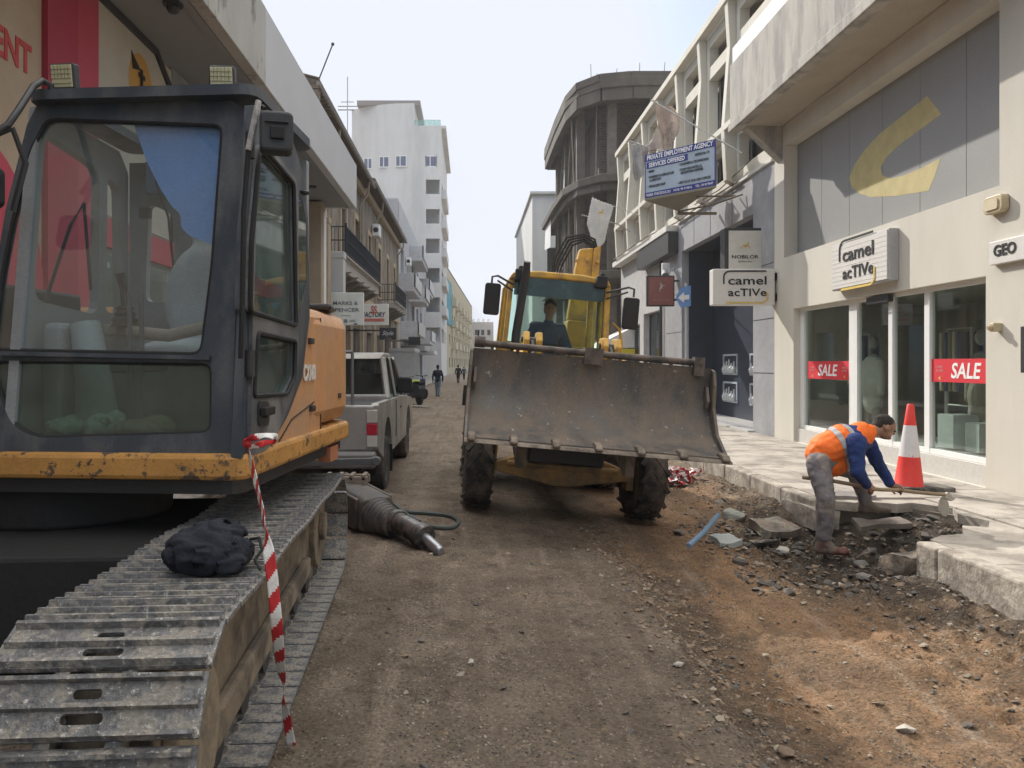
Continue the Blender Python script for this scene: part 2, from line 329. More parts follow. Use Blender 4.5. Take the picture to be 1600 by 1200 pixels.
def soil_mat():
    m = bpy.data.materials.new('soil'); m.use_nodes = True; nt = m.node_tree; N = nt.nodes; L = nt.links
    b = N['Principled BSDF']; b.inputs['Roughness'].default_value = .95; b.inputs['Specular IOR Level'].default_value = .15
    tc = N.new('ShaderNodeTexCoord'); sp = N.new('ShaderNodeSeparateXYZ'); L.new(tc.outputs['Object'], sp.inputs[0])
    def nz(scale, det=8, ro=.65, src=None):
        n = N.new('ShaderNodeTexNoise'); n.inputs['Scale'].default_value = scale; n.inputs['Detail'].default_value = det; n.inputs['Roughness'].default_value = ro
        L.new(src or tc.outputs['Object'], n.inputs['Vector']); return n.outputs['Fac']
    def ramp(src, a, bb, lo=0, hi=1):
        r = N.new('ShaderNodeMapRange'); r.inputs['From Min'].default_value = a; r.inputs['From Max'].default_value = bb; r.inputs['To Min'].default_value = lo; r.inputs['To Max'].default_value = hi
        L.new(src, r.inputs['Value']); return r.outputs[0]
    def mix(f, a, c):
        x = N.new('ShaderNodeMix'); x.data_type = 'RGBA'; L.new(f, x.inputs[0])
        for s_, k in ((a, 6), (c, 7)):
            if isinstance(s_, tuple): x.inputs[k].default_value = (*s_, 1)
            else: L.new(s_, x.inputs[k])
        return x.outputs[2]
    def math_(op, a, c):
        x = N.new('ShaderNodeMath'); x.operation = op
        for s_, k in ((a, 0), (c, 1)):
            if isinstance(s_, (int, float)): x.inputs[k].default_value = s_
            else: L.new(s_, x.inputs[k])
        return x.outputs[0]
    big = nz(.8)
    grey = mix(ramp(nz(2.2, 10), .3, .7), (.150, .118, .090), (.275, .222, .172))
    orange = mix(ramp(nz(3.1, 10), .3, .7), (.27, .155, .085), (.40, .26, .155))
    edge = math_('ADD', sp.outputs['X'], math_('MULTIPLY', math_('SUBTRACT', big, .5), 2.2))
    f = math_('MULTIPLY', ramp(edge, 1.15, 1.75), ramp(edge, 3.7, 2.9))
    c = mix(f, grey, orange)
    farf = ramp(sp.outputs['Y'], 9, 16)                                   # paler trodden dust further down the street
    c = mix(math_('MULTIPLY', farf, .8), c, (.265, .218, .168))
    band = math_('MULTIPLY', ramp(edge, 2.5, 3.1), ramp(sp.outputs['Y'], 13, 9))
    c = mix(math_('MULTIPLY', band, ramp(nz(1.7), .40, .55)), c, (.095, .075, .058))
    lipb = math_('MULTIPLY', math_('MULTIPLY', ramp(edge, 1.0, 1.25), ramp(edge, 2.0, 1.6)), ramp(sp.outputs['Y'], 8, 6.5))
    c = mix(math_('MULTIPLY', lipb, ramp(nz(4.5, 10, .75), .38, .56, .15, .85)), c, (.095, .070, .052))
    crumbs = ramp(nz(1.3, 12, .8), .58, .66)
    c = mix(math_('MULTIPLY', crumbs, .75), c, (.075, .066, .06))       # spilt asphalt crumbs
    c = mix(math_('MULTIPLY', ramp(nz(.7, 6, .6), .5, .66), .45), c, (.115, .088, .068))
    dust = ramp(nz(1.9, 10, .75), .58, .70)
    c = mix(math_('MULTIPLY', dust, .5), c, (.42, .37, .31))
    c = mix(math_('MULTIPLY', ramp(nz(3.4, 12, .78), .52, .60), .6), c, (.10, .076, .056))
    c = mix(math_('MULTIPLY', ramp(nz(5.3, 12, .8), .56, .62), .5), c, (.40, .33, .25))
    vc = N.new('ShaderNodeTexVoronoi'); vc.inputs['Scale'].default_value = 62; L.new(tc.outputs['Object'], vc.inputs['Vector'])
    vr = N.new('ShaderNodeSeparateColor'); L.new(vc.outputs['Color'], vr.inputs[0])
    inside = ramp(vc.outputs['Distance'], .42, .30)
    c = mix(math_('MULTIPLY', math_('MULTIPLY', ramp(vr.outputs[0], .84, .86), inside), .75), c, (.42, .37, .30))
    c = mix(math_('MULTIPLY', math_('MULTIPLY', ramp(vr.outputs[1], .80, .82), inside), .8), c, (.06, .052, .046))
    ms = N.new('ShaderNodeMapping'); ms.inputs['Scale'].default_value = (2.6, .22, 1); L.new(tc.outputs['Object'], ms.inputs[0])
    c = mix(math_('MULTIPLY', ramp(nz(1.6, 8, .6, ms.outputs[0]), .48, .62), .45), c, (.13, .098, .072))
    c = mix(math_('MULTIPLY', ramp(nz(2.3, 8, .6, ms.outputs[0]), .58, .68), .35), c, (.42, .34, .265))
    pit = math_('MULTIPLY', math_('MULTIPLY', ramp(edge, 2.2, 2.9), ramp(sp.outputs['Y'], 5.4, 6.2)), ramp(sp.outputs['Y'], 8.8, 8.0))
    c = mix(math_('MULTIPLY', pit, .8), c, (.075, .062, .05))
    fine = ramp(nz(55, 4, .7), .3, .7, .62, 1.3)
    cm = N.new('ShaderNodeVectorMath'); cm.operation = 'MULTIPLY'; L.new(c, cm.inputs[0])
    cb = N.new('ShaderNodeCombineXYZ'); [L.new(fine, cb.inputs[i]) for i in range(3)]; L.new(cb.outputs[0], cm.inputs[1])
    L.new(cm.outputs[0], b.inputs['Base Color'])
    v = N.new('ShaderNodeTexVoronoi'); v.inputs['Scale'].default_value = 38; L.new(tc.outputs['Object'], v.inputs['Vector'])
    hh = math_('ADD', math_('MULTIPLY', nz(26, 8, .7), 1.2), math_('MULTIPLY', v.outputs['Distance'], -.4))
    bp = N.new('ShaderNodeBump'); bp.inputs['Strength'].default_value = 1; bp.inputs['Distance'].default_value = .035
    L.new(hh, bp.inputs['Height']); L.new(bp.outputs[0], b.inputs['Normal'])
    return m
SOIL = soil_mat()
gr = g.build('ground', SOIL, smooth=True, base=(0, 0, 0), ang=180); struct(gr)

# pavement on the right: slab sheet with a ragged bite where the kerb is broken out
M_PAVE = mat('paving', (.42, .38, .33), rough=.85, var=.14, scale=1.4, bump=.25, bscale=25, c2=(.25, .225, .195), c2scale=2.2, c2amt=.45)
M_KERB = mat('kerb_concrete', (.40, .365, .31), rough=.9, var=.2, scale=6, bump=.6, bscale=22, c2=(.22, .19, .16), c2scale=5, c2amt=.5, dist=.02)
bite = [(3.80, 8.15), (4.02, 8.02), (4.15, 8.12), (4.42, 7.95), (4.62, 8.02), (4.85, 7.72), (4.72, 7.42), (4.80, 7.1), (4.6, 6.82), (4.42, 6.9), (4.2, 6.55), (3.98, 6.5), (3.80, 6.35)]
pv = MB()
joints = [(3.80, -12), (3.80, 6.35)]
def slab_patch(poly, z=.15, t=.07): pv.prism(poly, z - t, z)
# strips of slabs, each a shallow block with a joint gap; skip those inside the bite and re-cut its rim
yy = -6.0
def in_bite(x0, x1, y0, y1): return x0 < 4.85 and y1 > 6.35 and y0 < 8.15
while y_ok := yy < 26:
    x = 3.80
    for wd in (.55, .55, .55, .545):
        if not in_bite(x, x + wd, yy, yy + .55):
            dz = random.uniform(-.004, .004); pv.prism(rect(x + .004, x + wd - .004, yy + .004, yy + .546), .06, .15 + dz)
        x += wd
    yy += .55
pv.prism([(4.85, 8.2), (4.85, 7.72), (4.62, 8.02), (4.42, 7.95), (4.15, 8.12), (4.02, 8.02), (3.80, 8.15), (3.80, 8.2)][::-1], .05, .147)
pv.prism([(4.85, 6.05), (4.85, 7.72), (4.72, 7.42), (4.80, 7.1), (4.6, 6.82), (4.42, 6.9), (4.2, 6.55), (3.98, 6.5), (3.80, 6.35), (3.80, 6.05)], .05, .147)
po = pv.build('pavement', M_PAVE, bevel=.004); struct(po)
bed = MB()
bed.prism([(3.9, -8), (3.9, 6.4), (4.5, 6.85), (4.95, 7.4), (4.6, 8.05), (3.9, 8.25), (3.9, 26), (6.3, 26), (6.3, -8)][::-1], -.15, .085); struct(bed.build('pavement_bed', mat('bed', (.2, .17, .14), bump=.5)))
kb = MB(); y = -6
while y < 26:
    ln = 1.0
    if not (y + ln > 6.3 and y < 8.9):
        kb.box(3.64, 3.796, y + .006, y + ln - .006, -.2, .155 + random.uniform(-.006, .006))
    y += ln
kb.box(3.64, 3.796, 6.006, 6.28, -.2, .15); kb.box(3.63, 3.79, 8.2, 8.99, -.2, .15)
ko = kb.build('kerb', M_KERB, bevel=.02); struct(ko)
# left pavement
lp = MB(); lp.box(-4.9, -3.0, -8, 130, -.1, .13); struct(lp.build('pavement', mat('paving_left', (.33, .31, .28), rough=.85, var=.15, scale=.8, c2=(.2, .18, .16), c2amt=.4), bevel=.02))

# loose gravel and clods: countless, one object
M_ST = [mat('pebble_pale', (.30, .255, .20), rough=.9, bump=.3), mat('pebble_brown', (.22, .16, .11), rough=.95, bump=.3), mat('pebble_dark', (.11, .098, .088), rough=.9, bump=.3)]
ICO = bmesh.new(); bmesh.ops.create_icosphere(ICO, subdivisions=1, radius=1)
ICV = [v.co.copy() for v in ICO.verts]; ICF = [tuple(v.index for v in f.verts) for f in ICO.faces]
ICO2 = bmesh.new(); bmesh.ops.create_icosphere(ICO2, subdivisions=2, radius=1); IV2 = [v.co.copy() for v in ICO2.verts]; IF2 = [tuple(v.index for v in f.verts) for f in ICO2.faces]
HULLS = []
_rs = random.Random(11)
for _ in range(14):
    hb = bmesh.new()
    for _k in range(13):
        d_ = Vector((_rs.gauss(0, 1), _rs.gauss(0, 1), _rs.gauss(0, 1))).normalized() * _rs.uniform(.8, 1.1); hb.verts.new(d_)
    r_ = bmesh.ops.convex_hull(hb, input=hb.verts[:]); bmesh.ops.delete(hb, geom=[v for v in hb.verts if not v.link_faces], context='VERTS')
    hb.verts.index_update(); HULLS.append(([v.co.copy() for v in hb.verts], [tuple(v.index for v in f.verts) for f in hb.faces])); hb.free()
def stone(b, x, y, r, flatn=.6, z=None, hi=False, k=None):
    V, F = HULLS[random.randrange(14)]
    a = random.uniform(0, 6.28); sx, sy = random.uniform(.7, 1.3), random.uniform(.7, 1.2); q = Vector((random.random() * 50, random.random() * 50, 0))
    rot = Matrix.Rotation(a, 3, 'Z') @ Matrix.Rotation(random.uniform(-.4, .4), 3, 'X')
    out = []
    for v in V:
        d = 1
        u = Vector((v.x * sx * d, v.y * sy * d, v.z * flatn * d)); out.append(rot @ (u * r) + Vector((x, y, (gz(x, y) if z is None else z) + r * flatn * .35)))
    if k is not None: b.m = k
    b.add(out, F)
gv = MB()
def scatter(n, fx, fy, rr, kk):
    for _ in range(n):
        x, y = fx(), 0
        y = fy() if not isinstance(x, tuple) else x[1]
        if isinstance(x, tuple): x = x[0]
        if 3.6 < x < 6 and not (6.35 < y < 8.0 and x < 4.8): continue
        gv.m = random.choice(kk); stone(gv, x, y, rr())
U = random.uniform
E = lambda a, b: (lambda: a + (b - a) * random.random() ** 2.6)
scatter(3200, lambda: U(-1.2, 3.6), lambda: 2.2 + 8 * random.random() ** 1.6, E(.002, .011), [0, 1, 1, 1, 1, 2])
def lipf():
    y = 2.4 + 5.5 * random.random(); l = 1.22 + .18 * noise.noise(Vector((y * .8, 3.1, 0))); return (random.gauss(l + .10, .16), y)
scatter(2200, lipf, None, E(.004, .024), [0, 1, 1, 1, 1, 1, 2])
scatter(3200, lambda: random.gauss(3.15, .38), lambda: U(2.8, 12), E(.004, .03), [0, 1, 1, 1, 2, 2])
scatter(2200, lambda: U(2.2, 4.7), lambda: U(5.8, 8.2), E(.005, .04), [0, 1, 2, 2, 2])
for _ in range(160):
    x_, y_ = U(2.3, 4.6), U(5.9, 8.1); gv.m = random.choice([2, 2, 2, 1]); stone(gv, x_, y_, U(.02, .07))
for _ in range(150):
    x_, y_ = U(-.9, 2.6), 2.3 + 7 * random.random() ** 1.4; gv.m = random.choice([1, 1, 2, 0]); stone(gv, x_, y_, U(.012, .026))
for cx, cy, n_, s_ in ((1.45, 4.1, 260, .3), (-.1, 4.4, 120, .2), (.5, 3.4, 150, .3), (.9, 5.2, 150, .3), (.1, 6.5, 150, .4), (1.5, 6.9, 200, .4), (.05, 3.15, 420, .16), (-.25, 2.75, 260, .1), (-.28, 3.6, 120, .06), (-.35, 5.05, 90, .07), (2.15, 3.25, 320, .14), (-.3, 2.5, 200, .1), (1.8, 5.6, 160, .2)):
    for _ in range(n_): gv.m = random.choice([2, 2, 2, 1, 0]); stone(gv, random.gauss(cx, s_ * 1.5), random.gauss(cy, s_), U(.003, .009))
go = gv.build('gravel', M_ST, base=(0, 0, 0)); tag(go, kind='stuff')

# larger rubble one can count
M_RUB = [mat('rubble_grey', (.20, .185, .165), rough=.95, var=.25, scale=8, bump=.8, bscale=30), mat('rubble_pale', (.40, .375, .33), rough=.9, var=.15, scale=9, bump=.5), mat('rubble_brown', (.17, .125, .09), rough=.95, var=.25, scale=9, bump=.8)]
def rubble(px, py, r, k, label, name='rubble_chunk', cat='stone', fl=.6, Y=None, up=0):
    Y = Y or 1200 * 1.72 / (py - 568); p = at(px, py, Y); b = MB(); stone(b, p.x, p.y, r, fl, hi=True, z=gz(p.x, p.y) + up)
    o = b.build(name, M_RUB[k], bevel=r * .08); tag(o, label, cat, 'broken lumps round the dug kerb')
for a in ((1320, 888, .085, 1, 'small bright white stone below the worker\'s boot'),
          (1205, 838, .16, 0, 'big dark grey lump left of the worker, largest of the pile'),
          (1150, 812, .20, 0, 'long dark slab heap between the loader wheel and the worker'),
          (1265, 812, .15, 2, 'brown earthy lump just behind the worker\'s standing leg'),
          (1125, 790, .10, 0, 'dark lump nearest the pink tape heap'),
          (1062, 835, .07, 0, 'small grey lump left of the blue pipe scrap'),
          (1185, 848, .06, 1, 'pale flat stone in front of the big dark lump'),
          (1225, 852, .075, 1, 'pale rounded stone left of the worker\'s near boot'),
          (1345, 862, .08, 0, 'grey stone in the hole right of the worker\'s boot'),
          (1352, 885, .075, 0, 'grey stone beside the bright white one'),
          (1378, 892, .07, 0, 'grey stone at the right rim of the dug hole'),
          (1500, 885, .14, 2, 'brown clod on the earth bank under the right kerb'),
          (1455, 905, .10, 2, 'smaller brown clod at the foot of the earth bank'),
          (1515, 910, .12, 0, 'dark upright lump standing against the right kerb'),
          (735, 1082, .035, 1, 'flat pale stone on the road near the striped tape'),
          (1060, 1062, .035, 1, 'pale pebble on the lip of the dug lane'),
          (1415, 1122, .045, 1, 'pale stone beside the black crumbs at lower right'),
          (1232, 1175, .05, 2, 'tan clod at the bottom edge of the road'),
          (1098, 1040, .03, 0, 'grey pebble in the dark crumbly rut'),
          (660, 1055, .03, 0, 'black asphalt crumb cluster stone on the road')):
    rubble(*a)
# grey kerb fragments lying in the bite, and the pale slab with the blue pipe
def block(px, py, Y, sx, sy, sz, rz, m, name, label, cat, rx=0, up=0):
    p = at(px, py, Y); b = MB(); b.box(-sx / 2, sx / 2, -sy / 2, sy / 2, -sz / 2, sz / 2)
    bm = bmesh.new(); bmesh.ops.create_cube(bm, size=1); bmesh.ops.subdivide_edges(bm, edges=bm.edges, cuts=4, use_grid_fill=True)
    T = Matrix.Translation((p.x, p.y, gz(p.x, p.y) + sz * .42 + up)) @ Matrix.Rotation(R(rz), 4, 'Z') @ Matrix.Rotation(R(rx), 4, 'X')
    vv = []
    for v in bm.verts:
        u = Vector((v.co.x * sx, v.co.y * sy, v.co.z * sz)); u += .055 * Vector((noise.noise(u * 5 + Vector((px, 0, 0))), noise.noise(u * 5 + Vector((0, px, 0))), .6 * noise.noise(u * 6 + Vector((0, 0, px))))) ; vv.append(T @ u)
    b = MB(); b.add(vv, [tuple(v.index for v in f.verts) for f in bm.faces]); bm.free()
    return tag(b.build(name, m, smooth=True, ang=35), label, cat)
block(1135, 835, 7.3, .26, .2, .05, 20, mat('slab_pale', (.36, .38, .37), rough=.85, bump=.3), 'paving_slab_fragment', 'pale flat slab fragment lying beside the blue pipe scrap', 'slab', 12, .04)
block(1265, 786, 8.3, .6, .3, .2, 96, M_KERB, 'kerb_fragment', 'sunlit broken kerb end just left of the worker\'s leg', 'kerb stone', 5, -.02)
block(1490, 860, 6.25, .5, .3, .26, 88, M_KERB, 'kerb_fragment', 'broken kerb end right of the dug hole', 'kerb stone', -3, .02)
block(1210, 805, 8.0, .42, .3, .10, 25, mat('asphalt_lump', (.15, .13, .115), rough=.95, bump=1, var=.3, scale=8, bscale=18, dist=.03, c2=(.24, .19, .15), c2scale=5, c2amt=.4, speck=(.35, .32, .28), spamt=.6), 'asphalt_slab', 'lifted dark asphalt slab between the bucket and the worker', 'slab', 14, .05)
block(1420, 838, 6.75, .34, .3, .16, 12, mat('asphalt_lump', (.1, .1, .1)), 'asphalt_slab', 'dark broken slab at the right side of the hole', 'slab', -10, .03)
block(1375, 800, 7.55, .55, .16, .05, 8, mat('slab_edge', (.2, .17, .15), rough=.9, bump=.5), 'paving_slab_fragment', 'thin broken slab lying under the tool handle', 'slab', 8, .15)
block(1322, 775, 8.35, .5, .3, .05, -4, mat('manhole', (.23, .21, .2), rough=.8, bump=.3), 'cover_slab', 'grey slab lying on the pavement behind the worker', 'slab', 0, .26)
bp_ = MB(); bp_.tube([at(1076, 862, 6.55) + Vector((0, 0, .05)), at(1100, 842, 6.8) + Vector((0, 0, .06)), at(1122, 820, 7.1) + Vector((0, 0, .09))], .024, 8)
tag(bp_.build('pipe_scrap', mat('blue_pipe', (.16, .24, .34), rough=.6), smooth=True), 'short blue grey pipe scrap leaning on the pale slab', 'pipe')
# ---------------------------------------------------------------- buildings: shared materials
M_CREAM = mat('cream_render', (.60, .57, .495), rough=.85, var=.05, scale=1.2, bump=.12, bscale=60, c2=(.53, .50, .43), c2scale=1.1, c2amt=.28, c2sharp=.15, streak=.3)
M_CONC = mat('board_concrete', (.42, .395, .35), rough=.9, var=.12, scale=1.6, bump=.35, bscale=24, c2=(.27, .255, .235), c2scale=2.2, c2amt=.42, streak=.25)
M_GPANEL = mat('grey_panel', (.28, .28, .272), rough=.5, var=.05, scale=.8, bump=.03)
M_WHITEFR = mat('white_frame', (.75, .75, .73), rough=.5, var=.03, bump=0)
M_MARBLE = mat('grey_marble', (.36, .36, .37), rough=.28, var=.22, scale=1.1, bump=.02, c2=(.25, .25, .265), c2scale=.9, c2amt=.5, c2sharp=.2)
M_NAVY = mat('navy_shopfront', (.022, .03, .05), rough=.45, var=.2, bump=.03)
M_DARK = mat('dark_void', (.035, .033, .032), rough=.9, var=.2, bump=0)
M_DARKFR = mat('dark_frame', (.04, .04, .042), rough=.45, var=.1, bump=0)
M_GLASS = glass('shop_glass', (.84, .89, .86), 1.95)
M_WGLASS = glass('window_glass', (.35, .38, .42), 1.7)
M_BLK = flat('ink_black', (.02, .02, .022)); M_RED = flat('sign_red', (.60, .035, .05)); M_WHT = flat('ink_white', (.80, .80, .79))
M_YEL = flat('sign_yellow', (.70, .50, .12)); M_GOLD = flat('sign_gold', (.55, .36, .10))
M_SIGNW = mat('sign_face_white', (.66, .64, .60), rough=.45, var=.04, bump=.02)
M_BOX = flat('sign_case_grey', (.42, .42, .42))
def YZ(y0, y1, z0, z1): return rect(-y1, -y0, z0, z1)
def window(parent, M, x0, x1, y0, y1, fw=.05, d=.06, fm=None, gm=None, mull=(), trans=(), name='window'):
    f = MB(M); w_ = fw
    f.box(x0, x1, y0, y0 + w_, -d, 0); f.box(x0, x1, y1 - w_, y1, -d, 0); f.box(x0, x0 + w_, y0 + w_, y1 - w_, -d, 0); f.box(x1 - w_, x1, y0 + w_, y1 - w_, -d, 0)
    for m_ in mull: f.box(m_ - w_ / 2, m_ + w_ / 2, y0 + w_, y1 - w_, -d + .002, -.002)
    for t_ in trans: f.box(x0 + w_, x1 - w_, t_ - w_ / 2, t_ + w_ / 2, -d + .004, -.004)
    fo = f.build(name, fm or M_DARKFR, parent)
    p = MB(M); p.box(x0 + w_ * .6, x1 - w_ * .6, y0 + w_ * .6, y1 - w_ * .6, -d * .6, -d * .4); p.build('pane', gm or M_WGLASS, fo); return fo

# ---------------------------------------------------------------- right: cream shop with the big grey panel and overhang
shop = thing('shop_building', 'cream rendered clothes shop with grey upper panel bearing a faded yellow letter, right foreground', 'shop', (6, 11, .1))
F6 = FR((6, 0, 0))
b = MB(F6); b.plate(rect(-15.16, 8, -.2, 6.14), [YZ(8.94, 14.26, .15, 2.62), YZ(8.71, 14.69, 3.62, 5.78)], .26)
b.build('wall', M_CREAM, shop, bevel=.012)
b = MB(); b.box(6.26, 6.5, -8, 15.1, 2.75, 3.6); b.box(6.27, 6.6, 14.75, 15.14, -.2, 7); b.box(6.27, 6.6, -8, 8.7, 3.6, 7)
b.build('inner_wall', M_CREAM, shop)
pn = MB()
yy = 8.66; wds = [1.05, 1.0, .98, 1.02, 1.0, 1.08]
for k, wd in enumerate(wds):
    pn.box(6.27, 6.31, yy + .004, min(yy + wd, 14.75) - .004, 3.55, 5.82); yy += wd
pn.build('cladding_panel', M_GPANEL, shop, bevel=.003)
b = MB(); b.box(6.32, 6.36, 8.6, 14.8, 3.5, 5.85); b.build('cladding_back', M_DARK, shop)
# faded stylised letter on the cladding: outline measured on the panel's own plane
cp = [(1448, 150), (1470, 178), (1405, 226), (1384, 246), (1375, 262), (1378, 274), (1390, 279), (1412, 274), (1440, 262), (1469, 247), (1460, 275), (1450, 298), (1400, 306), (1360, 308), (1342, 302), (1331, 293), (1326, 279), (1334, 258), (1352, 232), (1375, 208), (1408, 182)]
pts = [hit(x, y, (6.262, 0, 0), (1, 0, 0)) for x, y in cp]
b = MB(FR((6.268, 0, 0))); b.plate([(-p.y, p.z) for p in pts], [], .004)
b.build('faded_letter', mat('faded_yellow', (.50, .42, .19), rough=.6, var=.12, scale=4, bump=0), shop)
# overhang
b = MB(); b.box(5.28, 6.0, -8, 15.08, 6.16, 6.3); b.box(5.98, 6.3, -8, 15.1, 6.141, 6.5)
b.build('soffit', mat('soffit_paint', (.40, .35, .28), rough=.9, var=.06, bump=.1), shop)
b = MB(); b.box(5.1, 5.28, -8, 15.1, 6.14, 7.45); b.box(5.28, 6.4, 14.92, 15.1, 6.305, 7.45)
b.box(5.07, 5.1, -8, 15.13, 6.14, 6.30)
b.build('fascia', M_CONC, shop, bevel=.012)
b = MB(); b.prism([(5.3, 6.16), (6.0, 6.16), (6.0, 5.5)], 14.75, 15.0, axis='y'); b.build('bracket', M_CONC, shop, bevel=.01)
b = MB(); b.box(5.14, 5.17, -8, 15.06, 7.45, 7.78); y = -8
b.build('railing', mat('white_railing', (.7, .7, .68), rough=.5, bump=0), shop)
b = MB(); b.box(8, 8.3, -8, 15.16, 6, 10.2); b.build('upper_wall', M_CREAM, shop)
# shop front
b = MB(); b.box(6.06, 6.24, 8.94, 14.26, .15, .40); b.build('plinth', mat('plinth_tiles', (.55, .53, .49), rough=.6, var=.06, scale=14, bump=.4, bscale=18), shop)
b = MB()
for y0, y1 in ((8.94, 9.06), (10.24, 10.36), (11.14, 11.25), (12.16, 12.22), (12.22, 12.42), (14.1, 14.26)): b.box(6.12, 6.2, y0, y1 - .001, .402, 2.618)
b.box(6.125, 6.195, 9.02, 14.16, .402, .47); b.box(6.125, 6.195, 9.02, 14.16, 2.56, 2.618)
sf = b.build('shopfront_frame', M_WHITEFR, shop, bevel=.004)
b = MB(); b.box(6.155, 6.165, 9.0, 14.2, .45, 2.58); b.build('shop_window', M_GLASS, shop)
b = MB(); b.box(6.03, 6.11, 11.1, 11.7, 2.5, 2.6); b.build('door_sensor', M_DARKFR, shop)
M_INT = mat('shop_interior', (.50, .48, .43), rough=.8, var=.1, bump=0)
b = MB(); b.box(6.3, 11, 8.3, 14.6, .16, .2); b.box(6.3, 11, 8.3, 14.6, 2.68, 2.72); b.box(9, 9.1, 8.3, 14.6, .2, 2.7); b.box(6.3, 11, 14.6, 14.7, .2, 2.7); b.box(6.3, 11, 8.2, 8.3, .2, 2.7)
b.build('interior', M_INT, shop)
def sale(y0, y1, z0, z1, ty, th, extra):
    s = MB(F6 @ Matrix.Translation((0, 0, -.149))); s.box(-y1, -y0, z0, z1, -.004, 0); o = s.build('sale_banner', M_RED)
    s = MB(F6 @ Matrix.Translation((-ty, (z0 + z1) / 2, -.148))); s.text('SALE', w=th, h=.2, shear=.18, bold=.02, t=.003); s.build('lettering', M_WHT, o)
    for yy in extra:
        s = MB(F6 @ Matrix.Translation((-yy, (z0 + z1) / 2 + .02, -.148))); s.text('CAMEL\nACTIVE', h=.085, t=.003); s.build('small_lettering', flat('pink_ink', (.75, .3, .3)), o)
        s = MB(F6 @ Matrix.Translation((-yy, z0 + .05, -.147))); s.text('<', h=.05, bold=.03, t=.003); s.build('arrow_mark', M_YEL, o)
    return o
tag(sale(9.06, 10.24, 1.36, 1.66, 9.53, .58, (10.06,)), 'red SALE banner on the nearer shop window, right of the cone', 'banner')
tag(sale(12.42, 14.0, 1.33, 1.64, 13.22, .72, (13.8, 12.62)), 'red SALE banner on the farther narrow shop window', 'banner')
# things shown inside the window
def mannequin(x, y, lab, coat):
    t = thing('mannequin', lab, 'mannequin', (x, y, .2))
    m = blob([((x, y, 1.95), (.085, .09, .12)), ((x, y, 1.6), .05, (x, y, 1.7), .05), ((x, y, 1.55), (.12, .21, .22)), ((x, y, 1.2), (.11, .17, .25)), ((x, y - .1, 1.1), .09, (x, y - .12, .25), .05), ((x, y + .1, 1.1), .09, (x, y + .12, .25), .05), ((x, y - .22, 1.6), .05, (x, y - .28, 1.1), .035), ((x, y + .22, 1.6), .05, (x, y + .28, 1.1), .035)], .02)
    q = MB(); q.mesh(m); q.build('figure', mat('mannequin_grey', (.35, .33, .31), rough=.5, bump=0), t, smooth=True)
    m = blob([((x, y, 1.5), (.16, .26, .25)), ((x, y, 1.15), (.15, .22, .3)), ((x, y, .95), (.15, .2, .2)), ((x, y - .23, 1.6), .07, (x, y - .28, 1.12), .055), ((x, y + .23, 1.6), .07, (x, y + .28, 1.12), .055)], .02)
    q = MB(); q.mesh(m); q.build('coat', mat(coat, (.30, .27, .22) if coat[0] == 'b' else (.62, .60, .55), rough=.9), t, smooth=True)
mannequin(6.8, 12.98, 'pale dressed mannequin behind the middle glass pane', 'light_coat')
mannequin(6.85, 10.28, 'mannequin in dark trousers at the right end of the shop window', 'brown_coat')
for ya, lab in ((11.0, 'thin metal clothes rail behind the nearer SALE banner'), (13.75, 'thin metal clothes rail behind the farther SALE banner')):
    t = thing('clothes_rail', lab, 'clothes rail', (7.0, ya, .2))
    b = MB()
    for dy in (-.28, .28): b.cyl((7.0, ya + dy, .2), (7.0, ya + dy, 2.1), .03)
    b.build('upright', mat('rail_steel', (.6, .6, .6), rough=.35, metal=.7, bump=0), t)
    b = MB()
    for z in (.55, 1.0, 1.55, 2.1): b.cyl((7.0, ya - .28, z), (7.0, ya + .28, z), .012)
    b.build('crossbar', M_WHITEFR, t)
    for k in range(5):
        q = MB(); yk = ya - .2 + k * .1; q.prism([(yk - .03, 2.05), (yk + .03, 2.05), (yk + .035, 1.65), (yk + .02, 1.2), (yk - .035, 1.2)], 6.85, 7.2, axis='x')
        q.build('garment', [flat('garment_navy', (.10, .12, .2)), flat('garment_sand', (.5, .44, .34)), flat('garment_olive', (.22, .22, .16))][k % 3], t, bevel=.01)
b = MB(); b.box(6.28, 7.4, 8.6, 14.3, .2, .44); b.build('display_platform', mat('platform_pale', (.62, .60, .56), rough=.6, bump=0), shop, bevel=.01)
for ya, sz, lab in ((10.35, .34, 'wide pale display box on the shop window floor'), (9.8, .28, 'small pale display box at the right end of the shop window')):
    b = MB(); b.box(6.4, 6.4 + sz, ya - sz / 2, ya + sz / 2, .47, .47 + sz * 1.3); b.box(6.42, 6.38 + sz, ya - sz / 2 + .02, ya + sz / 2 - .02, .47 + sz * 1.3, .475 + sz * 1.3)
    tag(b.build('display_box', mat('display_white', (.55, .58, .58), rough=.6, bump=0), bevel=.008), lab, 'display box')
